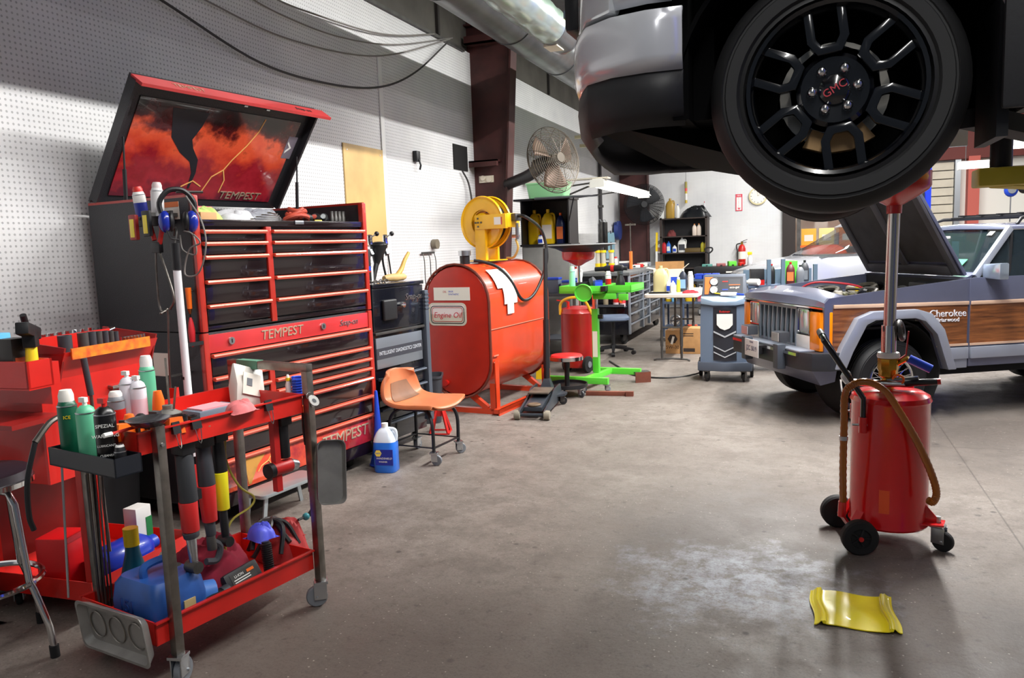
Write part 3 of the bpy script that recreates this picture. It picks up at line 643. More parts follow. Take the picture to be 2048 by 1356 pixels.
pts = [CHM @ onside(x, y, .13) for x, y in ((372, 392), (402, 440), (412, 490), (398, 545), (370, 548), (378, 500), (400, 486), (388, 470))]+[ch(.0, .0, 1.72)]
tag(ob('test_wire', MB().tube(bez(pts, 48), .0045, 6), CABLE2), 'looped grey wire hanging in front of the chest red post', 'wire')
pts = [CHM @ onside(x, y, .1) for x, y in ((360, 470), (366, 500), (392, 508), (386, 470), (368, 462))]+[ch(0, .02, 1.74)]
tag(ob('test_wire', MB().tube(bez(pts, 32), .004, 6), CABLE2), 'small loop of grey wire below the blue ear muffs', 'wire')
p0, p1 = CHM @ onside(336, 625, .16), CHM @ onside(340, 790, .16)
t = thing('pry_rod', 'slim hooked steel rod standing behind cart by chest side', 'rod', p1)
q = p0-p1; ob('clip', MB(Rz(CH_RZ)).box(0, .165, -.006, .006, .1, .112), DSTEEL, t); ob('rod', MB().tube(bez([(0, 0, -.15), q*.5, q, q+Vector((0, -.02, .01)), q+Vector((0, -.05, 0))], 20), .006, 8), STEEL, t); ob('hook_tip', MB().sph(q+Vector((0, -.05, 0)), .009), STEEL, t)
# ---------------------------------------------------------------- black cabinet between chest and tank
NAVY = mat('gloss_navy_black', (10, 12, 22), .2, coat=.5)
cab = thing('diagnostic_cabinet', 'gloss black rolling diagnostics cabinet with silver panel beside the orange stool', 'cabinet', (-3.09, 5.16, 0), CH_RZ)
KM = T(-3.09, 5.16, 0) @ Rz(CH_RZ); KI = KM.inverted()
def kb(x, y, z): return KM @ Vector((x, y, z))
ob('body', MB().box(0, .66, .02, .6, .1, 1.33), NAVY, cab, bev=.006)
ob('lid_box', MB().box(-.005, .665, 0, .6, .985, 1.31), NAVY, cab, bev=.008)
ob('top_edge', MB().box(-.01, .67, -.01, .61, 1.315, 1.345), NAVY, cab, bev=.006)
ob('bumper_handle', MB().box(.1, .27, -.03, 0, 1.06, 1.22), BLACK, cab, bev=.025, seg=3)
kn = ob('knob', MB().cyl((.36, -.03, 1.165), (.36, 0, 1.165), .022, n=14).cyl((.36, -.035, 1.165), (.3, -.04, 1.17), .008, n=8), CHROME, cab)
text(cab, 'Snap-on', FR(.53, 1.22, -.002), .075, CHROME, .003, .3)
ob('lower_lip', MB().box(0, .655, -.012, .02, .955, .975), DSTEEL, cab, bev=.003)
sp = ob('silver_panel', MB().box(.02, .63, .006, .02, .69, .93), mat('brushed_silver', (150, 158, 168), .35, .7), cab, bev=.003)
ob('dark_stripe', MB().box(.02, .63, .004, .006, .765, .85), mat('stripe_dark', (58, 60, 68), .4), sp)
text(sp, 'INTELLIGENT DIAGNOSTICS CENTER', FR(.33, .808, .003), .042, mat('print_silver', (190, 196, 204), .4), .0008, sx=.8)
for z in (.62, .5, .38, .26):
    d = ob('drawer', MB().box(.02, .64, .004, .02, z-.105, z-.005), NAVY, cab, bev=.003)
    ob('handle', MB().prism([(0, 0), (-.024, -.003), (-.028, -.012), (-.02, -.022), (0, -.018)], .62, basis((.02, .004, z), (0, 1, 0), (0, 0, 1), (1, 0, 0))), mat('blue_grey_metal', (86, 94, 106), .4, .5), d)
ob('side_post', MB().box(.665, .715, -.02, .03, .16, 1.26), mat('post_grey', (92, 100, 112), .4, .4), cab, bev=.006)
for k in range(5): ob('post_rib', MB().box(.663, .717, -.024, .03, 1.1+k*.03, 1.112+k*.03), mat('blue_grey_metal', (0, 0, 0)), cab)
for x in (.08, .58):
    for y in (.1, .5): caster(cab, x, y, .048, .1, .03, .6)
# on top of the cabinet
t = thing('battery_charger', 'black and white boxed charger with blue stripe standing on the black cabinet', 'charger', kb(.14, .3, 1.345), CH_RZ)
ob('body', MB().box(-.09, .12, -.1, .1, 0, .27), BLACK, t, bev=.008)
ob('white_end', MB().box(-.13, -.085, -.1, .1, .01, .26), WHITE, t, bev=.006); ob('white_end', MB().box(.11, .155, -.09, .09, .01, .12), WHITE, t, bev=.006)
ob('blue_stripe', MB().box(-.083, .108, -.103, -.099, .1, .135), BLUE, t); ob('red_stripe', MB().box(-.04, .108, -.103, -.099, .088, .097), RED, t)
ob('top_knobs', MB().cyl((-.04, 0, .27), (-.04, 0, .33), .03, n=12), DGREY, t); ob('top_knobs', MB().cyl((.05, 0, .27), (.05, 0, .32), .022, n=12), CHROME, t)
t = thing('jumper_clamps', 'chrome and black clamp stand with two ball ends on black cabinet', 'clamp', kb(.33, .25, 1.345), CH_RZ)
ob('cone', MB().cyl((.06, 0, .14), (.1, 0, .3), .02, .075, 14), BLACK, t); ob('cone_cap', MB().sph((.1, 0, .3), .075, (1, 1, .4)), BLACK, t)
ob('foot', MB().cyl((.0, 0, 0), (.06, 0, .15), .018, .022, 10), BLACK, t)
for x in (0, .2):
    q = ob('spring_clamp', MB().tube([(x, 0, .3), (x+.005, .01, .34), (x-.005, 0, .38)], .02, 8), CHROME, t); ob('ball_lever', MB().cyl((x, 0, .36), (x+.08, 0, .39), .005, n=6).sph((x+.085, 0, .392), .02), BLACK, q)
    ob('clamp_pad', MB().cyl((x, -.01, .22), (x, .01, .26), .022, n=10), ZINC, t)
ob('lead', MB().tube(bez([(.17, 0, .27), (.17, .02, .18), (.2, .02, .05), (.21, .02, .012)], 16), .009, 6), BLACK, t)
ob('lead', MB().tube(bez([(.22, 0, .24), (.26, .02, .15), (.29, .03, .04), (.3, .03, .012)], 16), .007, 6), BLACK, t)
t = thing('mallet', 'pale wooden handled mallet propped up at right end of black cabinet', 'mallet', kb(.46, .12, 1.345), CH_RZ)
ob('head', MB().lathe([(.02, -.15), (.03, -.1), (.034, 0), (.03, .1), (.02, .13)], 14, (0, 0, .034), (1, 0, .0)), mat('worn_wood', (206, 170, 110), .6, var=.3, scale=10), t)
ob('handle', MB().tube(bez([(.03, 0, .05), (.09, 0, .1), (.14, 0, .17), (.2, 0, .23)], 14), [.022-.0007*k for k in range(13)], 10), mat('amber_wood', (214, 168, 84), .5, var=.2), t)
t = thing('chain', 'short heavy chain lying on front left edge of black cabinet', 'chain', kb(.04, .05, 1.345), CH_RZ)
for k in range(7): ob('link', MB().tube([(k*.034+.024*math.cos(a), .014*math.sin(a)*(k % 2), .016+.014*math.sin(a)*(1-k % 2)) for a in [q*math.pi/5 for q in range(10)]], .005, 5, True), STEEL, t)
tag(ob('antenna_rod', MB().tube([kb(.3, .5, 1.346), kb(.27, .54, 1.5), kb(.17, .58, 1.8)], .005, 6), BLACK), 'thin black whip leaning behind the cabinet toward the plywood sheet', 'rod')
tag(ob('air_line', MB().tube(bez([kb(.36, .5, 1.352), kb(.33, .5, 1.5), kb(.22, .5, 1.62), kb(.1, .5, 1.66), kb(-.05, .52, 1.66), kb(-.12, .54, 1.6)], 28), .011, 6), BLACK), 'black air hose arching from cabinet to behind the red chest', 'hose')
# small rack hung on the wall behind
t = thing('wire_rack', 'little wire rack with round air gauge hung on the white wall', 'rack', at_x(868, 505, -4.22))
ob('bar', MB().tube([(0, -.32, 0), (0, 0, 0)], .012, 6), DSTEEL, t); ob('gauge', MB().cyl((-.02, .03, .1), (.04, .03, .1), .06, n=14), mat('gauge_tan', (120, 112, 96), .5), t)
for y in (-.3, -.15, 0): ob('hook', MB().tube(bez([(0, y, 0), (.02, y, -.1), (.01, y+.02, -.3), (.02, y+.03, -.5)], 10), .006, 5), DSTEEL, t)
# bin and red jack stand beside the cabinet
t = thing('waste_bin', 'black plastic waste bin between the cabinet and orange tank', 'bin', (-3.3, 6.42, 0), .4)
ob('bucket', MB().loft([[(x*s, y*s, z) for x, y in rrect(.26, .3, .06)] for s, z in ((.8, 0), (1, .42), (1.06, .42), (1.06, .44), (.97, .44), (.96, .42), (.77, .02))]), DGREY, t)
t = thing('jack_stand', 'small red jack stand on the floor behind the orange stool', 'stand', (-3.0, 6.02, 0), .3)
for sx in (-1, 1):
    for sy in (-1, 1): ob('leg', MB().bar((sx*.08, sy*.08, 0), (sx*.025, sy*.025, .22), .02), RED, t)
ob('post', MB().box(-.02, .02, -.02, .02, .15, .3).box(-.04, .04, -.025, .025, .29, .31), RED, t)
ob('base_ring', MB().box(-.09, .09, -.09, -.075, .0, .012).box(-.09, .09, .075, .09, 0, .012).box(-.09, -.075, -.09, .09, 0, .012).box(.075, .09, -.09, .09, 0, .012), RED, t)

# blue washer fluid jug and funnel
JB = mat('washer_fluid_blue', (40, 120, 235), .25, coat=.2, var=.05)
jug = thing('washer_fluid_jug', 'clear plastic jug half full of bright blue washer fluid on floor', 'jug', (-2.87, 4.86, 0), .15)
def ring(sx, sy, z, ox=0): return [(x+ox, y, z) for x, y in rrect(sx, sy, min(sx, sy)*.3, 3)]
ob('fluid_body', MB().loft([ring(.155, .12, 0), ring(.17, .13, .01), ring(.17, .13, .2), ring(.165, .125, .225)]), JB, jug)
ob('clear_shoulder', MB().loft([ring(.166, .126, .225), ring(.155, .12, .25), ring(.12, .09, .29), ring(.08, .07, .315), ring(.045, .045, .325), ring(.04, .04, .335)]), mat('milky_plastic', (222, 234, 246), .3), jug)
ob('cap', MB().cyl((0, 0, .33), (0, 0, .357), .024, n=16), WHITE, jug)
ob('handle', MB().tube(bez([(.03, 0, .318), (.075, 0, .31), (.085, 0, .27), (.08, 0, .23)], 12), .012, 8), mat('milky_plastic', (0, 0, 0)), jug)
lb = ob('label', MB().box(-.06, .075, -.068, -.062, .06, .175), mat('label_navy', (30, 44, 150), .4), jug)
LF2 = lambda x, z, y=-.069: basis((x, y, z), (1, 0, 0), (0, 0, 1), (0, -1, 0))
ob('badge', MB().prism([(.026*math.cos(k*math.pi/3), .026*math.sin(k*math.pi/3)) for k in range(6)], .002, LF2(-.035, .148)), mat('badge_yellow', (244, 220, 90), .4), lb)
text(lb, 'NAPA', LF2(-.035, .148, -.0712), .016, BLUE, .0004); text(lb, 'WINDSHIELD', LF2(.008, .11), .02, WHITE, .0004, .2); text(lb, 'WASHER', LF2(.0, .085), .016, WHITE, .0004)
t = thing('funnel', 'long blue plastic funnel standing upside down behind the blue jug', 'funnel', (-3.0, 4.98, 0))
ob('cone', MB().lathe([(.07, 0), (.072, .02), (.05, .1), (.028, .28), (.012, .56), (.008, .57)], 18), BLUE, t); ob('rim', MB().tor((0, 0, .012), .071, .008, n=20, k=6), BLUE, t)

# ---------------------------------------------------------------- orange seat stool on casters
SEAT = mat('seat_orange', (200, 116, 74), .42, var=.18, scale=7)
st = thing('rolling_stool', 'worn orange tractor seat stool on black tube legs with casters', 'stool', (-2.77, 5.27, 0), -.1)
SPROF = bez([(.275, 0, .42), (.24, 0, .438), (.12, 0, .436), (0, 0, .43), (-.1, 0, .438), (-.165, 0, .468), (-.205, 0, .54), (-.23, 0, .62), (-.245, 0, .69)], 64)
def seat_fn(u, v):
    w = 2*v-1; k = u*(len(SPROF)-1); a = int(min(k, len(SPROF)-2)); p = SPROF[a].lerp(SPROF[a+1], k-a); t = max(0, (u-.62)/.38)
    hw = .245-.025*max(0, 1-u/.12)-.085*t*t
    return (p.x+.07*t*w*w-.03*w*w*max(0, 1-u/.15), w*hw, p.z+.025*abs(w)**3*(1-t)-.05*t*t*w*w)
so = ob('seat', MB().grid(seat_fn, 36, 20), SEAT, st); md = so.modifiers.new('t', 'SOLIDIFY'); md.thickness = .03; md.offset = 1
so.modifiers.new('b', 'BEVEL').width = .012
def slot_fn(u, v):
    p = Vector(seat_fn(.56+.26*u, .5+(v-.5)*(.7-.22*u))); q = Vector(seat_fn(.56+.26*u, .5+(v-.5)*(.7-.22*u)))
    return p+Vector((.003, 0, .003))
ob('back_slot', MB().grid(slot_fn, 6, 12), mat('slot_shade_brown', (128, 86, 58), .6, var=.3), so)  # brown skin laid over the seat back, painting the slot's shade
FR4 = [(.2, -.18), (.2, .18), (-.19, -.18), (-.19, .18)]
for x, y in FR4:
    ob('leg', MB().tube(bez([(x*.35, y*.6, .41), (x*.75, y*.85, .385), (x*.98, y, .3), (x, y, .1)], 16), .0135, 8), BLACK, st)
    caster(st, x, y, .04, .1, .024, math.atan2(y, x)*.4+.6, GREY, ZINC, DGREY)
ob('seat_plate', MB().box(-.1, .14, -.13, .13, .385, .41), BLACK, st, bev=.004)
ob('foot_rail', MB().bar((.2, -.18, .13), (.2, .18, .13), .025, .006), BLACK, st); ob('foot_rail', MB().bar((-.19, -.18, .13), (-.19, .18, .13), .025, .006), BLACK, st)
ob('foot_rail', MB().bar((.2, -.18, .13), (-.19, -.18, .13), .02, .006), BLACK, st); ob('foot_rail', MB().bar((.2, .18, .13), (-.19, .18, .13), .02, .006), BLACK, st)

# ---------------------------------------------------------------- orange oil tank with hose reel
TK_RZ = math.radians(84); TKM = T(-2.79, 6.75, 0) @ Rz(TK_RZ)
OIL = mat('oil_tank_orange', (214, 66, 30), .35, coat=.25, var=.22, scale=2.4); OILD = mat('tank_seam', (120, 50, 34), .5, var=.4)
tank = thing('oil_tank', 'large orange oval steel oil tank standing on a welded frame', 'tank', (-2.79, 6.75, 0), TK_RZ)
def stad(w, h, n=10, g=0): r = w/2-g; return [(w/2-0+r*math.cos(a), s*(h/2-w/2)+r*math.sin(a)) for s, a0 in ((1, 0), (-1, math.pi)) for a in [a0+math.pi*k/n for k in range(n+1)]]
def tring(x, g): return [(x, y, .8+z) for y, z in stad(.73, 1.3, 12, g)]
ob('shell', MB().loft([tring(.012, .012), tring(1.33, .012)], caps=False), OIL, tank)
ob('end_head', MB().loft([tring(.02, .02), tring(.0, .03), tring(-.012, .09), tring(-.02, .2)]), mat('tank_face_red', (190, 40, 22), .4, coat=.2, var=.25, scale=3), tank); ob('end_head', MB().loft([tring(1.32, .02), tring(1.35, .1)]), OIL, tank)
ob('rim', MB().tube([(0, y, .8+z) for y, z in stad(.73, 1.3, 14, .004)], .012, 6, True), OILD, tank); ob('rim', MB().tube([(1.335, y, .8+z) for y, z in stad(.73, 1.3, 14, .004)], .012, 6, True), OILD, tank)
ob('seam', MB().box(.01, 1.33, .004, .012, .815, .822), mat('seam_pink', (204, 120, 96), .5), tank)
for x in (.05, 1.24):
    lg = ob('leg', MB().box(x, x+.075, -.008, .004, .03, .52).box(x, x+.008, -.008, .06, .03, .3), OIL, tank); ob('weld_strap', MB().box(x-.01, x+.085, -.006, .002, .5, .512).box(x-.01, x+.085, -.006, .002, .56, .572), mat('seam_pink', (0, 0, 0)), lg)
    ob('leg', MB().box(x, x+.075, .726, .738, .03, .5), OIL, tank)
    ob('cross_rail', MB().box(x, x+.06, -.02, .75, 0, .05), OIL, tank); ob('cradle', MB().bar((x+.03, .1, .05), (x+.03, .3, .19), .05).bar((x+.03, .63, .05), (x+.03, .43, .19), .05), OIL, tank)
ob('base_rail', MB().box(.0, 1.36, -.06, .0, .02, .06).box(0, 1.36, -.06, -.05, .0, .06), OIL, tank); ob('base_rail', MB().box(.0, 1.36, .73, .78, .02, .06), OIL, tank)
TF = lambda y, z, x=-.022: basis((x, y, z), (0, -1, 0), (0, 0, 1), (-1, 0, 0))   # faces the camera; x right
l1 = ob('paper_label', MB().prism([(-.2, -.062), (.2, -.062), (.2, .062), (-.2, .062)], .003, TF(.395, 1.165)), PAPER, tank)
text(l1, 'OIL', TF(.47, 1.185, -.0255), .026, RED, .0003); text(l1, 'BULK', TF(.4, 1.187, -.0255), .022, BLUE, .0003); text(l1, 'SYNTHETIC', TF(.37, 1.16, -.0255), .022, BLUE, .0003)
l2 = ob('plate_label', MB().prism(rrect(.42, .22, .05), .003, TF(.45, .97)), CREAM, tank)
ob('plate_border', MB().tube([TF(.45, .965, -.026) @ Vector((x, y, 0)) for x, y in rrect(.37, .165, .035)], .004, 4, True), BLACK, l2)
ob('plate_border', MB().tube([TF(.45, .967, -.026) @ Vector((x, y, 0)) for x, y in rrect(.335, .135, .025)], .003, 4, True), mat('line_red', (170, 60, 50), .6), l2)
text(l2, 'Engine Oil', TF(.45, .96, -.0265), .075, mat('marker_red', (205, 30, 60), .6), .0004, .2)
ob('wipe_smear', MB().prism([(-.18, -.03), (.1, -.045), (.19, 0), (.18, .06), (-.18, .06)], .001, TF(.45, 1.0, -.0252)), mat('smear_white', (236, 222, 220), .7), l2)
sp1 = [(.0, 0), (.36, -.01), (.37, -.3), (.3, -.31), (.3, -.38), (.13, -.38), (.13, -.3)]
def skin(x, s):   # point on the tank's near shoulder, s runs down from the crown
    a = math.radians(90)-s/.365; return (x, .365-.37*math.cos(a), 1.085+.37*math.sin(a)) if a > 0 else (x, -.005, 1.085-(s-.365*math.pi/2))
g = MB()
for (xa, xb, s0, s1) in ((.2, .58, .24, .46), (.3, .58, .46, .62), (.36, .5, .62, .72)):
    g.grid(lambda u, v: skin(xa+(xb-xa)*u, s0+(s1-s0)*v), 2, 6)
ob('paper_sheet', g, PAPER, tank)
ob('fill_cap', MB().cyl((.3, .42, 1.43), (.3, .42, 1.52), .05, n=14), BLACK, tank); ob('vent_cap', MB().cyl((.3, .42, 1.52), (.3, .42, 1.57), .065, n=14), ZINC, tank)
ob('oil_spill', MB().grid(lambda u, v: skin(.35+.4*u, -.1+.16*v), 6, 4), mat('oil_stain', (70, 40, 34), .3), tank)
ob('drain_valve', MB().cyl((-.05, .5, .3), (.0, .5, .3), .03, n=10), RED, tank)
# reel
YEL = mat('reel_yellow', (240, 184, 20), .32, coat=.3, var=.1)
RC = Vector((-3.1, 7.5, 1.85))
reel = thing('hose_reel', 'yellow spring hose reel mounted on top of orange tank', 'hose reel', (RC.x, RC.y, 1.455), math.radians(-14))
rz = .39
for y in (-.07, .07):
    ob('disc', MB().lathe([(.13, -.006), (.15, -.012), (.19, -.006), (.215, -.014), (.245, -.006), (.262, -.02), (.27, 0), (.262, .012), (.13, .006)], 40, (0, y, rz), (0, 1, 0), cap=False), YEL, reel)
ob('drum', MB().pipe((0, -.06, rz), (0, .06, rz), .15, .12, 30), YEL, reel)
ob('wound_hose', MB().pipe((0, -.055, rz), (0, .055, rz), .215, .15, 30), RUBBER, reel)
ob('hub', MB().lathe([(.07, -.03), (.1, 0), (.1, .07)], 20, (-.01, -.06, rz), (0, 1, 0)), YEL, reel)
ob('stand', MB().box(-.055, .075, -.13, -.085, .0, rz+.07), YEL, reel, bev=.006); ob('stand', MB().box(-.06, .07, .085, .12, .0, rz+.05), YEL, reel, bev=.006)
ob('arm', MB().box(-.04, .34, -.14, -.095, rz-.07, rz+.075), YEL, reel, bev=.006)
ob('arm_bracket', MB().box(.3, .345, -.12, .1, rz-.06, rz+.08), YEL, reel, bev=.006)
ob('base_plate', MB().box(-.12, .14, -.16, .16, 0, .012), YEL, reel)
ob('sticker', MB().box(.2, .28, -.1415, -.14, rz-.03, rz+.045), WHITE, reel); ob('warning_mark', MB().box(.285, .298, -.1415, -.14, rz-.03, rz+.045), RED, reel)
for x, z in ((.0, 0), (.0, .04), (.0, -.04), (.04, 0), (-.03, .0)): ob('bolt', MB().cyl((x, -.148, rz+z), (x, -.138, rz+z), .01, n=8), DSTEEL, reel)
ob('roller_guide', MB().box(.345, .4, -.05, .05, rz-.0, rz+.075), DSTEEL, reel, bev=.004)
ob('nozzle_fitting', MB().cyl((.38, 0, rz-.02), (.38, 0, rz-.18), .018, n=8).cyl((.32, 0, rz-.15), (.4, 0, rz-.15), .016, n=8), ZINC, reel)
RM = T(RC.x, RC.y, 1.455) @ Rz(math.radians(-14))
h0 = RM @ Vector((.4, 0, rz+.05)); tk = lambda x, y, z: TKM @ Vector((x, y, z))
tag(ob('oil_hose', MB().tube(bez([h0, h0+Vector((.1, -.05, -.02)), tk(1.0, -.1, 1.75), tk(1.06, -.13, 1.5), tk(1.02, -.1, 1.3), tk(.9, -.06, 1.12), tk(.76, -.03, 1.05), tk(.62, -.02, 1.08), tk(.53, .03, 1.25), tk(.46, .12, 1.385), tk(.38, .25, 1.45), tk(.32, .33, 1.47)], 66), .016, 8), BLACK), 'black hose looping from the yellow reel down the orange tank side', 'hose')
tag(ob('feed_hose', MB().tube(bez([RM @ Vector((.36, 0, rz-.18)), RM @ Vector((.37, .02, .12)), RM @ Vector((.3, .04, .03)), RM @ Vector((.2, .06, .024))], 20), .012, 6), mat('hose_amber', (196, 160, 80), .4)), 'short amber feed hose under the yellow reel', 'hose')

# ---------------------------------------------------------------- floor jack
GUN = mat('jack_grey', (62, 68, 76), .4, .3, var=.25, scale=8)
jk = thing('floor_jack', 'low grey floor jack with tall black handle beside the orange tank', 'floor jack', (-2.37, 6.64, 0), .12)
for s in (-1, 1):
    ob('side_frame', MB().prism([(0, .05), (.0, .085), (.3, .13), (.55, .2), (.8, .2), (.86, .1), (.86, .04), (.3, .04)], .02, basis((s*.12+.01, 0, 0), (0, 1, 0), (0, 0, 1), (1, 0, 0)) if False else basis((s*.12-.01, 0, 0), (0, 1, 0), (0, 0, 1), (1, 0, 0))), GUN, jk, bev=.004)
    w = ob('front_wheel', MB().lathe([(.02, -.03), (.042, -.026), (.045, 0), (.042, .026), (.02, .03)], 18, (s*.14, .02, .045), (1, 0, 0)), mat('worn_wheel', (150, 142, 126), .6, var=.3), jk)
    caster(jk, s*.15, .72, .04, .1, .025, .5, BLACK, DSTEEL)
    ob('side_wing', MB().prism([(.12, .6), (.2, .66), (.2, .78), (.12, .84)], .02, basis((0, 0, .1), (s, 0, 0), (0, 1, 0), (0, 0, s))), GUN, jk)
ob('axle', MB().cyl((-.16, .02, .045), (.16, .02, .045), .016, n=10), GUN, jk)
ob('lift_arm', MB().prism([(.06, .07), (.06, .11), (.35, .15), (.6, .19), (.6, .13), (.3, .08)], .17, basis((-.085, 0, 0), (0, 1, 0), (0, 0, 1), (1, 0, 0))), GUN, jk, bev=.004)
ob('saddle', MB().lathe([(.06, 0), (.065, .012), (.055, .02), (.03, .015)], 18, (0, .12, .112)), mat('rusty_steel', (110, 92, 72), .7, .3, var=.4), jk)
ob('top_plate', MB().box(-.1, .1, .3, .6, .185, .2, None), mat('oily_plate', (96, 86, 74), .6, var=.5, scale=9), jk, bev=.003)
ob('handle_socket', MB().loft([[(-.06, .68, .16), (.06, .68, .16), (.06, .82, .16), (-.06, .82, .16)], [(-.03, .72, .26), (.03, .72, .26), (.03, .79, .26), (-.03, .79, .26)]]), GUN, jk)
ob('handle', MB().cyl((0, .755, .22), (-.005, .82, .85), .03, n=12).cyl((-.005, .82, .85), (-.01, .92, 1.56), .022, n=12), BLACK, jk); ob('foam_grip', MB().cyl((-.003, .775, .36), (-.004, .81, .62), .034, n=12), RUBBER, jk)

# red round stool
t = thing('round_stool', 'low round red vinyl stool with chrome rim next to the floor jack', 'stool', (-2.385, 7.84, 0), .3)
ob('seat', MB().lathe([(.168, .4), (.172, .42), (.16, .438), (.1, .446), (.0, .448)], 30), mat('vinyl_red', (206, 40, 40), .4), t); ob('chrome_rim', MB().pipe((0, 0, .385), (0, 0, .424), .178, .165, 30), CHROME, t)
ob('column', MB().cyl((0, 0, .1), (0, 0, .4), .026, n=14).cyl((0, 0, .3), (0, 0, .37), .034, n=14), BLACK, t)
ob('tool_tray', MB().lathe([(.2, .095), (.215, .1), (.215, .135), (.208, .135), (.205, .107), (.0, .105)], 30), BLACK, t)
for k in range(5): a = k*1.2566+.5; caster(t, .185*math.cos(a), .185*math.sin(a), .036, .095, .022, a, DGREY, ZINC)
t = thing('stop_bar', 'rusty red steel bar lying under the green stand feet', 'bar', (-2.17, 7.86, 0), .12)
ob('bar', MB().box(-.02, .48, 0, .05, 0, .045), mat('rust_bar', (120, 62, 44), .7, var=.4), t, bev=.003); ob('weld_tab', MB().box(.4, .48, -.02, .0, 0, .05), mat('rust_bar', (0, 0, 0)), t)
t = thing('steel_angle', 'rusty steel angle block standing alone on the floor', 'block', (-1.75, 8.72, 0), .5)
ob('web', MB().box(-.09, .09, -.005, .005, 0, .12), mat('rust_bar', (0, 0, 0)), t); ob('flange', MB().box(-.09, .09, 0, .14, .11, .12), DSTEEL, t)
# ---------------------------------------------------------------- second oil drain drum with wide catch pan
t = thing('oil_drain', 'red oil drain drum with wide black catch pan behind the green stand', 'oil drain', (-2.72, 9.5, 0))
ob('drum', MB().lathe([(.2, .05), (.225, .055), (.228, .07), (.222, .09), (.222, .72), (.23, .735), (.222, .75), (.215, .79), (.1, .815), (0, .82)], 30), mat('drum_red_dark', (170, 24, 22), .35, coat=.3, var=.15), t)
ob('tube', MB().cyl((.02, 0, .8), (.02, 0, 1.36), .022, n=12), CHROME, t)
ob('funnel_bowl', MB().lathe([(.03, 1.32), (.1, 1.36), (.19, 1.4), (.205, 1.43), (.205, 1.5), (.195, 1.5)], 28, (.02, 0, 0)), mat('bowl_red', (196, 28, 24), .3, coat=.4), t)
ob('catch_pan', MB().lathe([(.19, 1.49), (.3, 1.54), (.44, 1.575), (.45, 1.585), (.44, 1.59), (.2, 1.52), (0, 1.5)], 34, (.04, 0, 0)), mat('pan_black', (30, 30, 34), .4), t)
ob('pan_rim', MB().tor((.04, 0, 1.584), .445, .008, n=36, k=6), mat('pan_rim_grey', (150, 150, 152), .4), t)
ob('handle', MB().tube(bez([(-.2, -.12, .72), (-.18, -.15, .86), (-.06, -.2, .93), (.1, -.2, .93), (.16, -.15, .85), (.2, -.1, .72)], 24), .018, 8), mat('hose_yellow', (232, 170, 40), .4), t)
for a in (3.7, 5.3): w = ob('wheel', MB().lathe([(.04, -.025), (.1, -.02), (.105, 0), (.1, .02), (.04, .025)], 20, (.2*math.cos(a)+.06, .2*math.sin(a)-.05, .105), (1, -.3, 0)), RUBBER, t); ob('hub', MB().cyl((.2*math.cos(a)+.03, .2*math.sin(a)-.04, .105), (.2*math.cos(a)+.09, .2*math.sin(a)-.06, .105), .04, n=12), GREY, w)
ob('valve', MB().cyl((-.1, -.1, .79), (-.1, -.1, .88), .02, n=10).bar((-.1, -.1, .88), (-.24, -.12, .9), .03, .012), RED, t)
t = thing('floor_sign', 'narrow yellow and black plastic floor sign behind the red round stool', 'sign', (-3.0, 8.85, 0), .2)
ob('panel', MB().loft([[(-.07, -.1, 0), (.07, -.1, 0), (.07, -.08, 0), (-.07, -.08, 0)], [(-.05, 0, .62), (.05, 0, .62), (.05, .02, .62), (-.05, .02, .62)]]), YELLOW, t); ob('panel', MB().loft([[(-.07, .12, 0), (.07, .12, 0), (.07, .14, 0), (-.07, .14, 0)], [(-.05, .02, .62), (.05, .02, .62), (.05, .035, .62), (-.05, .035, .62)]]), YELLOW, t)
ob('top_grip', MB().box(-.055, .055, -.01, .05, .61, .78), BLACK, t, bev=.01)

# dark side bench with parts behind the tank
t = thing('parts_bench', 'dark low bench with parts behind orange tank and red drum', 'bench', (-3.35, 10.35, 0))
ob('top', MB().box(-.4, .45, -.3, .3, .9, .94), DGREY, t, bev=.005)
for x in (-.36, .41):
    for y in (-.26, .26): ob('leg', MB().box(x-.02, x+.02, y-.02, y+.02, 0, .9), DSTEEL, t)
ob('shelf', MB().box(-.38, .43, -.28, .28, .3, .32), DGREY, t)
def sbox(name, label, cat, p, d, m, rz=0.0, lid=None, bev=.006, extra=None):
    t = thing(name, label, cat, p, rz); ob('body', MB().box(-d[0]/2, d[0]/2, -d[1]/2, d[1]/2, 0, d[2]), m, t, bev=bev)
    if lid: ob('lid', MB().box(-d[0]/2-.004, d[0]/2+.004, -d[1]/2-.004, d[1]/2+.004, d[2], d[2]+.03), lid, t, bev=bev)
    if extra: extra(t)
    return t
sbox('parts_box', 'grey parts box with bright blue lid behind orange tank', 'box', (-3.02, 10.2, .94), (.2, .16, .14), GREY, .1, BLUE)
sbox('parts_box', 'second blue lidded box further left behind orange tank', 'box', (-3.27, 10.22, .94), (.2, .16, .18), mat('box_slate', (88, 96, 112), .5), 0, BLUE)
t = thing('socket_tray', 'tray of chrome sockets in front of blue lidded box', 'socket set', (-2.99, 10.08, .941)); ob('rail', MB().box(-.09, .09, -.025, .025, 0, .008), RED, t); socket_row(t, 6, (-.075, 0, .008), (.075, 0, .008), .011, .014, .05)
bottle('white jug with red and blue label behind the orange tank', (-3.02, 10.5, .94), .16, .11, .34, WHITE, RED, .2, lab=BLUE, handle=True)
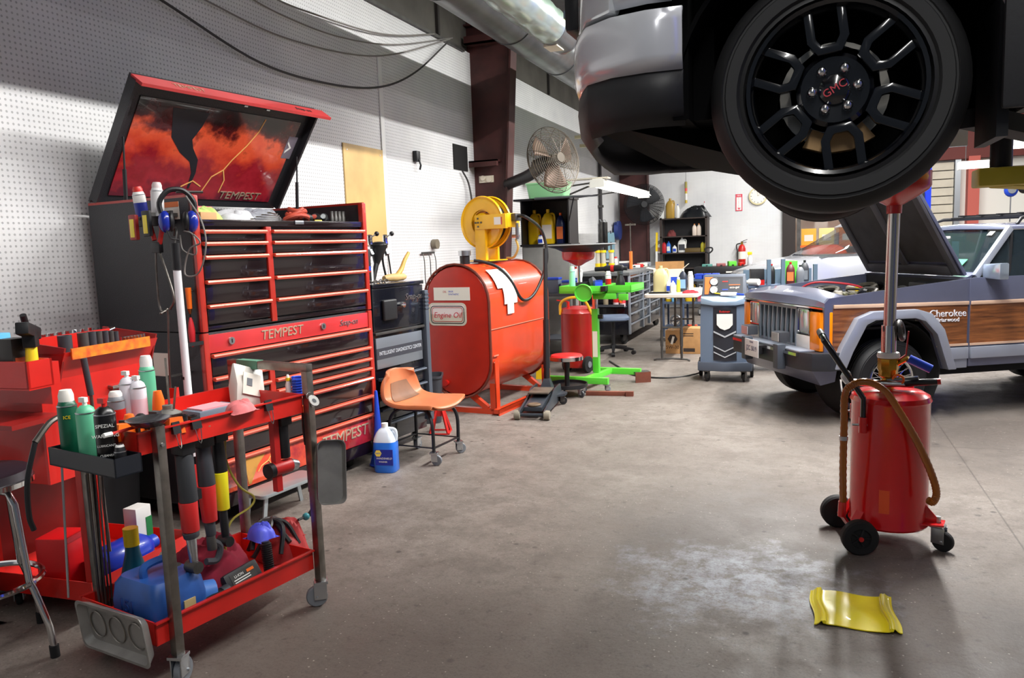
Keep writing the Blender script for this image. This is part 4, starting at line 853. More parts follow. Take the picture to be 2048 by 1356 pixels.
# ---------------------------------------------------------------- green work table stand
GS = thing('work_table', 'bright green adjustable work table on casters with round dish', 'work table', (-2.22, 8.45, 0), -.06)
ob('front_foot', MB().box(-.45, .24, -.37, -.31, .085, .155), GREEN, GS, bev=.004); ob('rear_foot', MB().box(-.12, .42, .3, .36, .085, .155), GREEN, GS, bev=.004)
ob('cross_beam', MB().bar((-.02, -.32, .12), (.06, .31, .12), .06, .06), GREEN, GS, bev=.004)
ob('column', MB().box(-.035, .035, -.035, .035, .15, .87), GREEN, GS, bev=.005); ob('inner_post', MB().box(-.026, .026, -.026, .026, .86, 1.06), CHROME, GS, bev=.003)
ob('column_label', MB().box(-.028, .028, -.0365, -.034, .33, .62), PAPER, GS); ob('lock_knob', MB().cyl((.035, 0, .78), (.085, 0, .78), .025, n=10), BLACK, GS)
for x, y in ((.22, -.34), (-.42, -.34), (.4, .33), (-.08, .33)): caster(GS, x, y, .032, .085, .02, .8, GREY, ZINC)
for x0, x1, y0, y1 in ((-.32, .18, -.28, .28), (.2, .47, -.2, .34)):
    tr = ob('tray', MB().box(x0, x1, y0, y1, 1.07, 1.08), GREEN, GS)
    for b in ((x0, x1, y0, y0+.012), (x0, x1, y1-.012, y1), (x0, x0+.012, y0, y1), (x1-.012, x1, y0, y1)): ob('tray_side', MB().box(*b, 1.06, 1.14), GREEN, tr, bev=.003)
ob('drawer_tray', MB().box(.04, .3, -.2, .2, .99, 1.055), GREEN, GS, bev=.005); ob('corner_clip', MB().box(.16, .215, -.295, -.2, 1.08, 1.135), BLACK, GS, bev=.004)
ob('small_cup', MB().box(.34, .44, -.24, -.2, .98, 1.05), GREEN, GS, bev=.005); ob('latch', MB().box(.46, .5, .0, .06, 1.03, 1.06), BLACK, GS); ob('orange_knob', MB().cyl((.36, -.22, .955), (.36, -.22, .98), .018, n=10), ORANGE, GS)
dm = ob('dish', MB().lathe([(0, 0), (.085, .0), (.092, -.02), (.098, -.02), (.095, .012), (.0, .012)], 28, (-.03, -.3, 1.07), (-.1, 1, .25)), mat('dish_green', (96, 214, 70), .3), GS)
ob('dish_arm', MB().bar((-.03, -.29, 1.07), (-.03, -.02, 1.03), .02, .01), BLACK, GS)
gs = lambda x, y, z=1.081: Matrix.Translation((-2.22, 8.45, 0)) @ Rz(-.06) @ Vector((x, y, z))
spray('mint green aerosol can standing on the green work table', gs(-.22, -.12), .27, .034, mat('mint_green', (146, 220, 186), .4), mat('cap_mint', (176, 232, 204), .4))
t = thing('air_tool', 'black air tool with round disc head lying on green table', 'air tool', gs(-.12, .1)); ob('body', MB().tube(bez([(-.16, 0, .035), (-.05, .02, .05), (.06, .02, .05)], 12), .035, 10), BLACK, t); ob('disc', MB().cyl((.06, 0, .05), (.1, 0, .07), .08, n=20), DGREY, t)
sbox('blue_box', 'small tilted blue box on the green work table', 'box', gs(.03, .02), (.09, .07, .1), mat('box_cobalt', (40, 70, 200), .4), .6, None, .006, lambda t: ob('flap', MB().box(-.04, .04, -.04, .0, .1, .106), BLUE, t))
spray('white and red can at middle of green work table', gs(.12, .12), .2, .033, WHITE, WHITE, RED)
t = thing('black_bottle', 'squat black bottle beside the white and red can on green table', 'bottle', gs(.28, .05)); ob('body', MB().lathe([(.05, 0), (.055, .01), (.05, .1), (.03, .15), (.03, .17)], 16), BLACK, t); ob('cap', MB().cyl((0, 0, .165), (0, 0, .2), .034, n=14), DGREY, t)
t = thing('wrench', 'long steel wrench lying across the right tray of green table', 'wrench', gs(.33, -.06, 1.082), .5); ob('shank', MB().box(-.1, .1, -.008, .008, 0, .008), STEEL, t); ob('open_end', MB().cyl((.11, 0, 0), (.11, 0, .01), .02, n=10), STEEL, t); ob('box_end', MB().tor((-.11, 0, .006), .014, .006, n=14, k=6), STEEL, t)

# office chair behind the stand
t = thing('office_chair', 'blue grey office chair with low black star base behind the green stand', 'chair', (-2.62, 10.95, 0), .3)
ob('seat', MB().loft([[(x*s, y*s, z) for x, y in rrect(.46, .44, .12)] for s, z in ((.8, .48), (1, .5), (1, .53), (.92, .555))]), mat('chair_blue_grey', (84, 98, 122), .6), t)
ob('gas_column', MB().cyl((0, 0, .1), (0, 0, .48), .025, n=12), BLACK, t); ob('hub', MB().cyl((0, 0, .08), (0, 0, .14), .04, n=12), BLACK, t)
for k in range(5):
    a = k*1.2566-.4; c, s = math.cos(a), math.sin(a)
    ob('leg', MB().loft([[(c*.03-s*w, s*.03+c*w, z) for w, z in ((-.025, .08), (.025, .08), (.025, .13), (-.025, .13))], [(c*.3-s*w, s*.3+c*w, z) for w, z in ((-.016, .06), (.016, .06), (.016, .085), (-.016, .085))]]), BLACK, t)
    ob('caster_wheel', MB().cyl((c*.3-s*.025, s*.3+c*.025, .03), (c*.3+s*.025, s*.3-c*.025, .03), .03, n=14), BLACK, t)
# ---------------------------------------------------------------- long workbench cabinet under the shop light
SILV = mat('silver_trim', (168, 176, 188), .3, .6)
wb = thing('workbench', 'long black tool bench with silver drawer trims along the wall', 'workbench', (-2.6, 11.9, 0))
ob('body', MB().box(-.85, 0, 0, 3.0, .16, 1.08), NAVY, wb, bev=.006); ob('worktop', MB().box(-.88, .03, -.03, 3.03, 1.08, 1.13), mat('bench_top_grey', (104, 106, 108), .5, var=.3), wb, bev=.006)
for y in (0, 1.05, 1.62, 2.94): ob('post', MB().box(.0, .03, y, y+.05, .17, 1.08), SILV, wb, bev=.004)
for y0, y1, zz in ((.06, 1.04, (1.07, .9, .76, .66, .5, .34, .17)), (1.11, 1.61, (1.07, .94, .8, .66, .5, .34, .17)), (1.68, 2.93, (1.07, .85, .7, .55, .38, .17))):
    for a, b in zip(zz, zz[1:]):
        d = ob('drawer', MB().box(0, .012, y0, y1, b+.01, a-.01), NAVY, wb, bev=.002); ob('handle', MB().box(.01, .035, y0, y1, a-.032, a-.012), SILV, d, bev=.003)
for y in (.12, 2.85):
    for x in (-.75, -.12): caster(wb, x, y, .075, .16, .05, 1.2, RUBBER, DSTEEL)
ob('side_shelf', MB().box(-.62, -.02, -.2, 0, .6, .612), DGREY, wb); ob('shelf_lip', MB().box(-.62, -.02, -.2, -.19, .6, .65), DGREY, wb); ob('side_rail', MB().box(-.72, -.25, -.03, -.01, .9, .93), SILV, wb)
def wbp(x, y, z=1.131): return Vector((-2.6+x, 11.9+y, z))
spray('tan can at left end of the bench side shelf', wbp(-.33, -.1, .613), .22, .04, mat('can_tan', (150, 136, 112), .5), mat('cap_tan', (180, 168, 140), .5))
spray('tall white and red can in middle of the bench side shelf', wbp(-.17, -.1, .613), .32, .045, mat('can_pinkish', (226, 200, 204), .4), WHITE, RED)
spray('short white and red can at right end of the bench side shelf', wbp(-.065, -.1, .613), .25, .043, mat('can_pinkish', (0, 0, 0)), mat('cap_red', (0, 0, 0)), mat('band_pinkred', (216, 60, 70), .4))
t = thing('heat_gun', 'long black and red cordless tool lying on bench near corner', 'power tool', wbp(-.3, .25)); ob('body', MB().tube(bez([(-.28, 0, .05), (-.1, 0, .055), (.1, 0, .06), (.24, 0, .05)], 16), [.035]*5+[.05]*5+[.055]*3+[.03]*3+[.02], 12), BLACK, t); ob('red_band', MB().cyl((-.02, 0, .057), (.03, 0, .057), .056, n=14), RED, t)
for k, (px, lb) in enumerate(((1196, 'leftmost clear pump bottle with yellow top on the bench'), (1207, 'middle clear pump bottle with yellow top on the bench'), (1223, 'rightmost clear pump bottle with yellow top on the bench'))):
    p = at_y(px, 527, 12.9); t = thing('pump_bottle', lb, 'bottle', (p.x, 12.9, 1.131), group='yellow topped pump bottles on the bench')
    ob('base', MB().cyl((0, 0, 0), (0, 0, .12), .05, n=14), YELLOW, t); ob('glass_body', MB().cyl((0, 0, .12), (0, 0, .3), .04, n=14), mat('clear_body', (196, 190, 176), .2), t); ob('yellow_top', MB().cyl((0, 0, .3), (0, 0, .34), .05, n=14), YELLOW, t); ob('plunger', MB().cyl((0, 0, .34), (0, 0, .46), .014, n=8).cyl((0, 0, .44), (0, 0, .47), .02, n=8), DGREY, t)
p = at_y(1262, 532, 13.4); t = thing('caulk_gun', 'orange caulking tube standing upright on bench beside column', 'tube', (p.x, 13.4, 1.131)); ob('tube', MB().cyl((0, 0, 0), (0, 0, .3), .03, n=12), mat('tube_orange', (236, 120, 50), .4), t); ob('rod', MB().cyl((0, 0, .3), (0, 0, .78), .008, n=6), STEEL, t); ob('grip', MB().box(-.09, .09, -.012, .012, .74, .77), STEEL, t)
spray('red capped white can behind the pump bottles on bench', wbp(-.5, 1.35), .22, .035, WHITE, RED)
sbox('tool_box', 'small dark blue box of bits near the orange tube on bench', 'box', wbp(-.38, 1.6), (.22, .16, .1), mat('box_midnight', (36, 44, 70), .4), .2, WHITE)
sbox('charger_box', 'little black charger box left of the orange tube', 'box', wbp(-.62, 1.25), (.2, .14, .13), BLACK, -.2, None, .01, lambda t: ob('screen', MB().box(-.07, .05, -.072, -.07, .05, .11), mat('screen_blue', (70, 110, 190), .3), t))
for k in range(4):
    sbox('bit_case', ('white', 'red', 'pale grey', 'grey')[k]+' small parts case along the far end of bench', 'case', wbp(-.3+.02*k, 2.0+.22*k), (.16, .12, .05+.01*k), (WHITE, RED, CREAM, GREY)[k], .3*k, None, .006, lambda t: ob('latch', MB().box(-.02, .02, -.064, -.06, .015, .035), BLACK, t))
a = at_x(1221, 490, -4.2)
t = thing('hanging_sheet', 'pale blue sheet hung on wall above the bench', 'sheet', a); ob('sheet', MB().box(-.006, .006, -.4, .4, -.3, .28), mat('sheet_blue', (150, 190, 206), .6), t); ob('clip', MB().box(-.02, .012, -.05, .05, .26, .32), ZINC, t)
a = at_x(1236, 461, -4.15)
t = thing('cord_reel', 'round dark blue cord reel hung on wall above pale blue sheet', 'reel', a); ob('disc', MB().cyl((-.05, 0, 0), (.05, 0, 0), .22, n=24), mat('reel_blue', (50, 66, 130), .4), t); ob('bracket', MB().bar((-.05, 0, .1), (.02, -.3, .2), .05, .02), ZINC, t)
for k, px in enumerate((1203, 1208, 1213)):
    a = at_x(px, 470, -4.18); t = thing('hung_bar', ('leftmost', 'middle', 'rightmost')[k]+' dark bar hung upright on wall left of blue reel', 'bar', a); ob('bar', MB().box(-.02, .02, -.035, .035, -.34, .28), (DSTEEL, BLACK, DSTEEL)[k], t, bev=.005); ob('hook', MB().tube([(0, 0, .28), (-.02, 0, .33), (-.05, 0, .33)], .008, 6), ZINC, t)

# ---------------------------------------------------------------- black storage cabinet with jugs, beside the column
sy = 10.75; A0, A1 = at_y(1040, 400, sy), at_y(1137, 395, sy); zs_ = at_y(1090, 488, sy).z; zt_ = at_y(1090, 400, sy).z
sc_ = thing('storage_cabinet', 'tall black steel cabinet with open top bay beside the column', 'cabinet', (A0.x, sy, 0)); w_ = A1.x-A0.x
ob('lower_body', MB().box(0, w_, .02, .45, 0, zs_-.03), mat('cabinet_grey', (128, 128, 124), .6, var=.15), sc_, bev=.004); ob('shelf', MB().box(-.02, w_+.02, 0, .46, zs_-.03, zs_), BLACK, sc_)
for k in range(2): ob('door', MB().box(.02+k*w_/2, w_/2-.01+k*w_/2, 0, .02, .05, zs_-.05), mat('cabinet_grey', (0, 0, 0)), sc_, bev=.004)
ob('side', MB().box(0, .02, 0, .46, zs_, zt_), BLACK, sc_); ob('side', MB().box(w_-.02, w_, 0, .46, zs_, zt_), BLACK, sc_); ob('back', MB().box(0, w_, .44, .46, zs_, zt_), BLACK, sc_); ob('top', MB().box(-.1, w_+.02, -.02, .46, zt_, zt_+.03), BLACK, sc_)
p2 = at_y(1196, 414, sy-.5)
ob('flip_door', MB().loft([[(w_*.3, 0, zt_+.02), (w_, 0, zt_+.02), (w_, 0, zt_+.045), (w_*.3, 0, zt_+.045)], [(w_*.55, -.5, zt_-.02), (p2.x-A0.x, -.5, zt_-.02), (p2.x-A0.x, -.5, zt_+.0), (w_*.55, -.5, zt_+.0)]]), DGREY, sc_)
ob('gas_strut', MB().cyl((w_-.01, .02, zt_-.32), (w_+.16, -.3, zt_-.01), .009, n=8), BLACK, sc_)
def scp(px, y=.22): q = at_y(px, 470, sy+y); return (q.x, sy+y, zs_)
JY = mat('jug_yellow', (236, 196, 20), .35)
bottle('yellow oil jug with pale label at center of the open cabinet', scp(1097), .2, .14, .5, JY, JY, 0, 'yellow oil jugs in black cabinet', PAPER, True)
bottle('yellow oil jug half hidden left in the open cabinet', scp(1070, .28), .19, .14, .5, JY, JY, 0, 'yellow oil jugs in black cabinet', None, True)
bottle('dark blue bottle with orange label right of the yellow jugs', scp(1122), .13, .12, .44, mat('bottle_navy', (22, 34, 80), .35), ORANGE, 0, None, mat('label_fire', (220, 110, 50), .5))
bottle('small white and blue tub before the yellow jugs', scp(1082, .08), .09, .09, .13, WHITE, BLUE, 0, None, BLUE, neck=.7)
q = at_y(1098, 388, sy+.2)
t = thing('storage_tote', 'pale green translucent tote on top of the black storage cabinet', 'tote', (q.x, sy+.2, zt_+.031)); ob('tub', MB().loft([[(x*s, y*s, z) for x, y in rrect(.62, .3, .05)] for s, z in ((.88, 0), (1, .2), (1.04, .2), (1.04, .215), (.96, .215))]), mat('tote_green', (150, 214, 156), .3), t); ob('lid', MB().box(-.31, .31, -.15, .15, .2, .225), mat('tote_lid', (176, 220, 180), .4), t, bev=.01)
# ---------------------------------------------------------------- wall fans
def fan(name, label, C, ax, R, cage, blade, ncirc, nsp, nb=3, depth=.2, mount=None):
    ax = Vector(ax).normalized(); t = thing(name, label, 'fan', C); x, y, z, L = frame_z((0, 0, 0), ax)
    for f in (0, 1):
        for k in range(ncirc):
            r = R*(k+1)/ncirc; h = (depth*.5*(1-(r/R)**2)**.5+.0)*(1 if f else -1)
            ob('guard_ring', MB().tor(ax*h, r, .0038 if k < ncirc-1 else .006, ax, 44, 4), cage, t)
        g = MB()
        for k in range(nsp):
            a = 2*math.pi*k/nsp; d = x*math.cos(a)+y*math.sin(a); s_ = 1 if f else -1
            ob('guard_spoke', MB().tube([d*r+ax*(s_*depth*.5*max(0, 1-(r/R)**2)**.5) for r in (.12*R, .45*R, .75*R, .93*R, R)], .0035, 4), cage, t)
    for k in range(nb):
        a = 2*math.pi*k/nb+.5
        def bl(u, v):
            r = R*(.16+.7*u); th = a+(v-.5)*(1.15-.25*u)+.25*u
            return (x*math.cos(th)+y*math.sin(th))*r+ax*((v-.5)*.11)
        o = ob('blade', MB().grid(bl, 8, 6), blade, t); o.modifiers.new('s', 'SOLIDIFY').thickness = .004
    ob('hub', MB().cyl(ax*-.05, ax*.05, R*.17, n=18), cage, t); ob('badge', MB().cyl(ax*(depth*.5-.005), ax*(depth*.5+.008), R*.15, n=18), cage, t)
    ob('motor', MB().cyl(ax*-.32, ax*-.06, .09, n=18), BLACK, t)
    if mount: ob('mount_arm', MB().tube(mount(ax), .035 if R > .45 else .075, 12), BLACK, t)
    return t
FC = at_y(1107, 320, 9.2); fax = Vector((.83, -.5, .14)).normalized(); mp = FC+fax*-.3
CAGE = mat('fan_cage', (92, 84, 74), .4, .5); 
fan('wall_fan', 'brown grey caged wall fan on the first column above the tank', FC, fax, .4, CAGE, mat('fan_blade', (122, 100, 86), .4, .3), 16, 12, 3, .26, lambda a: bez([a*-.2, a*-.38+Vector((-.1, .1, -.08)), Vector((-3.76, 9.92, 2.42))-FC], 12))
FC2 = at_y(1288, 409, 18.1)
fan('wall_fan', 'large black round fan on the far corner column', FC2, (.25, -1, .0), .46, BLACK, DGREY, 22, 30, 3, .24, lambda a: [a*-.2, Vector((-3.56, 18.4, FC2.z))-FC2])
# ---------------------------------------------------------------- folding table and its load
tb = thing('folding_table', 'white topped folding table with grey legs near the black bench', 'table', (-1.69, 10.3, 0))
ob('top', MB().loft([[(x, y+.65, z) for x, y in rrect(.7*s, 1.35*s, .06)] for s, z in ((.97, .845), (1, .855), (1, .89), (.98, .9))]), mat('table_white', (216, 208, 196), .45), tb)
for y in (.06, 1.2):
    for x in (-.13, .13): ob('leg', MB().cyl((x, y, .03), (x, y, .845), .016, n=10), DSTEEL, tb); ob('leg_sleeve', MB().cyl((x, y, .2), (x, y, .42), .02, n=10), DSTEEL, tb)
    ob('foot', MB().tube([(-.24, y, .012), (-.2, y, .025), (0, y, .035), (.2, y, .025), (.24, y, .012)], .014, 8), DSTEEL, tb); ob('cross_bar', MB().cyl((-.13, y, .45), (.13, y, .45), .012, n=8), DSTEEL, tb)
TBX = lambda px, y: (at_y(px, 575, 10.3+y).x, 10.3+y, .901)
t = thing('carton', 'open white and tan carton with blue patch on the folding table', 'box', TBX(1338, .75), .05)
WHC = mat('carton_white', (226, 218, 200), .7)
ob('front', MB().box(-.2, .2, -.12, -.115, 0, .3), WHC, t); ob('back', MB().box(-.2, .2, .115, .12, 0, .3), CARD, t); ob('side', MB().box(-.2, -.195, -.12, .12, 0, .3), WHC, t); ob('side', MB().box(.195, .2, -.12, .12, 0, .3), WHC, t); ob('bottom', MB().box(-.2, .2, -.12, .12, 0, .005), CARD, t)
ob('flap', MB().box(-.2, .2, .115, .12, .3, .4), CARD, t); ob('flap', MB().loft([[(-.2, -.12, .3), (-.2, .12, .3), (-.2, .12, .304), (-.2, -.12, .304)], [(-.3, -.12, .32), (-.3, .12, .32), (-.3, .12, .324), (-.3, -.12, .324)]]), WHC, t); ob('flap', MB().loft([[(.2, -.12, .3), (.2, .12, .3), (.2, .12, .304), (.2, -.12, .304)], [(.27, -.12, .36), (.27, .12, .36), (.27, .12, .364), (.27, -.12, .364)]]), WHC, t)
ob('blue_patch', MB().box(.04, .19, -.122, -.12, .08, .19), BLUE, t)
bottle('cloudy yellow jug in front of the white carton on table', TBX(1322, .3), .2, .14, .36, mat('cloudy_yellow', (214, 204, 150), .3), mat('cloudy_yellow', (0, 0, 0)), 0, None, None, True)
bottle('leftmost of two small white bottles on folding table', TBX(1337, .2), .06, .06, .17, WHITE, WHITE, lab=BLUE)
bottle('rightmost of two small white bottles on folding table', TBX(1346, .18), .07, .06, .16, WHITE, WHITE, lab=WHC)
spray('thin lime green can right of the white carton', TBX(1357, .3), .2, .025, mat('can_lime', (190, 206, 60), .4), WHITE)
bottle('dark blue bottle with white spout on folding table', TBX(1366, .42), .11, .09, .3, mat('bottle_dark', (44, 50, 66), .4), WHITE, lab=mat('label_sky', (130, 170, 220), .5))
spray('plain pale white spray bottle at right on folding table', TBX(1381, .45), .27, .04, mat('can_white', (0, 0, 0)), mat('can_white', (0, 0, 0)), capped=True)
rag('crumpled red shop rag on right corner of folding table', TBX(1380, .12), .2, .16, .04, mat('rag_red', (176, 40, 52), .9, var=.25, scale=25), 21)
t = thing('drip_tray', 'black drip tray under the cloudy yellow jug on folding table', 'tray', TBX(1318, .12)); ob('base', MB().box(-.12, .14, -.09, .02, 0, .006), BLACK, t); ob('rim', MB().tube([(-.12, -.09, .012), (.14, -.09, .012), (.14, .02, .012), (-.12, .02, .012)], .006, 5, True), BLACK, t)
def carton(name, label, p, d, rz, fn):
    t = thing(name, label, 'box', p, rz); ob('body', MB().box(-d[0]/2, d[0]/2, -d[1]/2, d[1]/2, 0, d[2]), CARD, t, bev=.003); ob('tape', MB().box(-.02, .02, -d[1]/2-.001, d[1]/2+.001, d[2]-.002, d[2]+.001), mat('tape_tan', (190, 150, 100), .3), t); fn(t, d); return t
INK = mat('box_ink', (44, 32, 26), .7)
def f1(t, d):
    B = basis((0, -d[1]/2-.001, .21), (1, 0, 0), (0, 0, 1), (0, -1, 0)); ob('hexagon_mark', MB().prism([(.07*math.cos(k*math.pi/3), .07*math.sin(k*math.pi/3)) for k in range(6)], .001, B), INK, t); ob('tape_scrap', MB().prism([(-.03, -.07), (0, -.08), (.03, .03), (0, .04)], .001, B @ T(0, 0, .0015)), PAPER, t)
    text(t, '5W-30', basis((0, -d[1]/2-.001, .09), (1, 0, 0), (0, 0, 1), (0, -1, 0)), .065, INK, .0006)
carton('carton', 'cardboard oil carton with hexagon mark under the folding table', (-1.79, 11.2, 0), (.2, .3, .33), 0, f1)
carton('carton', 'cardboard carton on floor right of the hexagon marked one', (-1.54, 11.2, 0), (.27, .3, .36), 0, lambda t, d: [ob('print_line', MB().box(-.1, .04, -d[1]/2-.0015, -d[1]/2, z, z+.012), INK, t) for z in (.28, .25)]+[ob('print_panel', MB().box(-.1, .06, -d[1]/2-.0015, -d[1]/2, .03, .08), INK, t)])
tag(ob('power_lead', MB().tube(bez([(-1.05, 9.1, .5), (-1.12, 9.15, .12), (-1.3, 9.2, .012), (-1.6, 9.0, .01), (-1.95, 9.15, .01), (-2.2, 9.6, .01), (-2.5, 10.2, .01)], 40), .01, 6), BLACK), 'black cord trailing across floor from the grey service machine', 'cord')
# parts cart behind the table
t = thing('supply_cart', 'grey shelf cart of bottles behind the white folding table', 'cart', (-1.68, 12.6, 0))
for z in (.2, .6, .95): ob('shelf', MB().box(-.48, .48, -.25, .25, z, z+.03), mat('cart_slate', (70, 84, 108), .5), t)
for x in (-.46, -.15, .46):
    for y in (-.23, .23): ob('post', MB().box(x-.015, x+.015, y-.015, y+.015, .08, .95), mat('cart_slate', (0, 0, 0)), t)
for x in (-.42, .42):
    for y in (-.2, .2): caster(t, x, y, .038, .08)
scq = lambda x, y, z: (-1.68+x, 12.6+y, z)
bottle('leftmost yellow jug on the supply cart under the table', scq(-.36, -.1, .631), .17, .12, .3, JY, JY, handle=True, lab=PAPER); bottle('yellow jug partly behind a cart post under the table', scq(-.06, -.1, .631), .15, .12, .3, JY, JY, handle=True)
bottle('small sky blue bottle at front of supply cart', scq(-.3, -.2, .631), .07, .06, .15, mat('bottle_sky', (110, 180, 220), .4), WHITE)
for k, x in enumerate((.1, .22)): bottle(('left', 'right')[k]+' of two pink and white bottles low on supply cart', scq(x, -.15, .631), .09, .08, .24, mat('bottle_pink', (206, 140, 150), .4), WHITE, lab=mat('label_crimson', (170, 50, 70), .5))
for k, x in enumerate((.08, .2, .33)): sbox('blue_bin', ('left', 'middle', 'right')[k]+' royal blue bin on supply cart top shelf', 'bin', scq(x, -.1, .981), (.11, .2, .08), BLUE, 0, None, .008, lambda t: ob('lip', MB().box(-.058, .058, -.105, -.1, .06, .08), BLUE, t))
t = thing('chrome_pulley', 'round chrome pulley on bottom shelf of the supply cart', 'pulley', scq(-.28, -.16, .231)); ob('rim', MB().tor((0, 0, .1), .08, .018, (.2, 1, 0), 22, 8), ZINC, t); ob('hub', MB().cyl((0, -.02, .1), (0, .02, .1), .035, n=14).box(-.03, .03, -.03, .03, 0, .03).bar((-.08, 0, .1), (.08, 0, .1), .015), DGREY, t)
for k, x in enumerate((-.08, .0)): t = thing('cut_pliers', ('left', 'right')[k]+' orange handled tool on bottom shelf of supply cart', 'pliers', scq(x, -.22, .231), .2*k); ob('grip', MB().tube([(0, 0, .03), (.02, -.02, .03), (.06, -.02, .03)], .014, 8), mat('grip_orange', (236, 84, 44), .4), t); ob('jaw', MB().box(-.06, 0, -.012, .012, .015, .04), DSTEEL, t)
# ---------------------------------------------------------------- grey refrigerant service machine
ACG = mat('machine_slate', (104, 120, 142), .45); ACD = mat('machine_dark', (40, 42, 50), .4); ACL = mat('machine_pale', (150, 172, 196), .45)
ac = thing('service_machine', 'tall slate grey refrigerant service machine on casters by the car grille', 'machine', (-.86, 8.86, 0), .05)
ob('base_bumper', MB().loft([[(-.3, .5, z), (-.3, .03, z), (-.12, 0, z), (-.02, -.03, z), (.12, -.01, z), (.29, .03, z), (.29, .5, z)] for z in (.125, .225)]), mat('machine_bumper', (78, 86, 100), .5), ac, bev=.01)
ob('cabinet', MB().loft([[(-.27*s, .46, z), (-.27*s, .06, z), (-.14*s, .02, z), (0, 0.0, z), (.14*s, .02, z), (.25*s, .06, z), (.25*s, .46, z)] for s, z in ((1, .225), (1, .6), (.97, .9))]), ACG, ac)
ob('center_panel', MB().loft([[(-.125, .012, z), (0, -.02, z), (.125, .012, z), (.125, .05, z), (-.125, .05, z)] for z in (.25, .84)]), ACD, ac)
ob('front_tray', MB().loft([[(-.26, .3, .88), (-.26, .02, .88), (-.12, -.02, .86), (0, -.03, .86), (.12, -.02, .86), (.24, .02, .88), (.24, .3, .88)], [(-.26, .3, 1.0), (-.26, .02, .95), (-.12, -.03, .91), (0, -.045, .905), (.12, -.03, .91), (.24, .02, .95), (.24, .3, 1.0)]]), ACL, ac, bev=.008)
ob('console', MB().loft([[(-.255, .08, .96), (.235, .08, .96), (.235, .4, .96), (-.255, .4, .96)], [(-.235, .17, 1.19), (.215, .17, 1.19), (.215, .4, 1.19), (-.235, .4, 1.19)]]), mat('machine_bumper', (0, 0, 0)), ac, bev=.01)
def onc(x, s): return basis((x, .08+.09*s-.004, .96+.23*s), (1, 0, 0), Vector((0, .09, .23)).normalized(), Vector((0, -.23, .09)).normalized())
scr = ob('console_face', MB(onc(-.01, .5)).box(-.21, .2, -.1, .1, 0, .004), ACD, ac)
for s in (.3, .68):
    g = ob('gauge', MB(onc(-.12, s)).cyl((0, 0, .004), (0, 0, .012), .045, n=22), WHITE, scr); ob('gauge_ring', MB(onc(-.12, s)).tor((0, 0, .012), .045, .005, n=22, k=6), DGREY, g); ob('needle', MB(onc(-.12, s)).bar((0, 0, .013), (.02, .025, .013), .004, .002), RED, g)
ob('orange_wedge', MB(onc(-.01, .5)).prism([(-.21, -.1), (-.17, -.1), (-.12, .1), (-.21, .1)], .002, T(0, 0, .004)), ORANGE, scr)
ob('display', MB(onc(.1, .62)).box(-.06, .06, -.03, .04, .004, .006), DGREY, scr); ob('orange_bar', MB(onc(.1, .52)).box(-.06, .06, -.004, .004, .004, .007), ORANGE, scr); ob('tag_red', MB(onc(.0, .68)).box(-.03, .03, -.006, .006, .004, .007), RED, scr); ob('tag_blue', MB(onc(.0, .3)).box(-.03, .03, -.006, .006, .004, .007), BLUE, scr)
text(scr, 'eco-gel', onc(.1, .4) @ T(0, 0, .006), .035, PAPER, .0005)
ob('badge_pill', MB().prism(rrect(.14, .045, .02), .01, basis((0, -.012, .795), (1, 0, 0), (0, 0, 1), (0, -1, 0))), BLACK, ac); text(ac, 'Robinair', basis((0, -.023, .795), (1, 0, 0), (0, 0, 1), (0, -1, 0)), .034, mat('badge_red', (230, 50, 44), .4), .001)
SH = lambda pts: [(x, z) for x, z in pts]
ob('window', MB().prism([(-.085, .12), (.085, .12), (.085, .0), (.05, -.04), (0, -.06), (-.05, -.04), (-.085, 0)], .006, basis((0, -.02, .65), (1, 0, 0), (0, 0, 1), (0, -1, 0))), WHITE, ac)
for z, wd in ((.535, .018), (.375, .012), (.31, .012)):
    ob('chevron', MB().prism([(-.12, .03), (0, -.03), (.12, .03), (.12, .03+wd), (0, -.03+wd), (-.12, .03+wd)], .005, basis((0, -.018, z), (1, 0, 0), (0, 0, 1), (0, -1, 0))), mat('chevron_silver', (204, 208, 214), .35, .4), ac)
bt = ob('side_bottle', MB().cyl((.27, .15, .38), (.27, .15, .62), .06, n=16), ACD, ac); ob('bottle_holder', MB().cyl((.27, .15, .226), (.27, .15, .4), .065, n=16), ACL, ac)
for x in (-.2, .2): caster(ac, x, .05, .055, .125, .03, 1.3, BLACK, DSTEEL, DGREY)
for x in (-.29, .28): w = ob('rear_wheel', MB().lathe([(.05, -.02), (.11, -.018), (.115, 0), (.11, .018), (.05, .02)], 22, (x, .42, .115), (1, 0, 0)), RUBBER, ac); ob('hub', MB().cyl((x-.025, .42, .115), (x+.025, .42, .115), .04, n=12), GREY, w)
acp = lambda x, y, z: Matrix.Translation((-.86, 8.86, 0)) @ Rz(.05) @ Vector((x, y, z))
t = thing('leak_detector', 'white handheld tester lying on the machine front tray', 'tester', acp(.04, .05, .965), -.25); ob('body', MB().box(-.09, .09, -.025, .025, 0, .04), WHITE, t, bev=.012); ob('probe', MB().cyl((.09, 0, .02), (.17, 0, .012), .01, n=8), BLUE, t); ob('yellow_cord', MB().tube(bez([(-.09, 0, .02), (-.16, -.02, .03), (-.2, 0, .02)], 12), .006, 6), YELLOW, t)

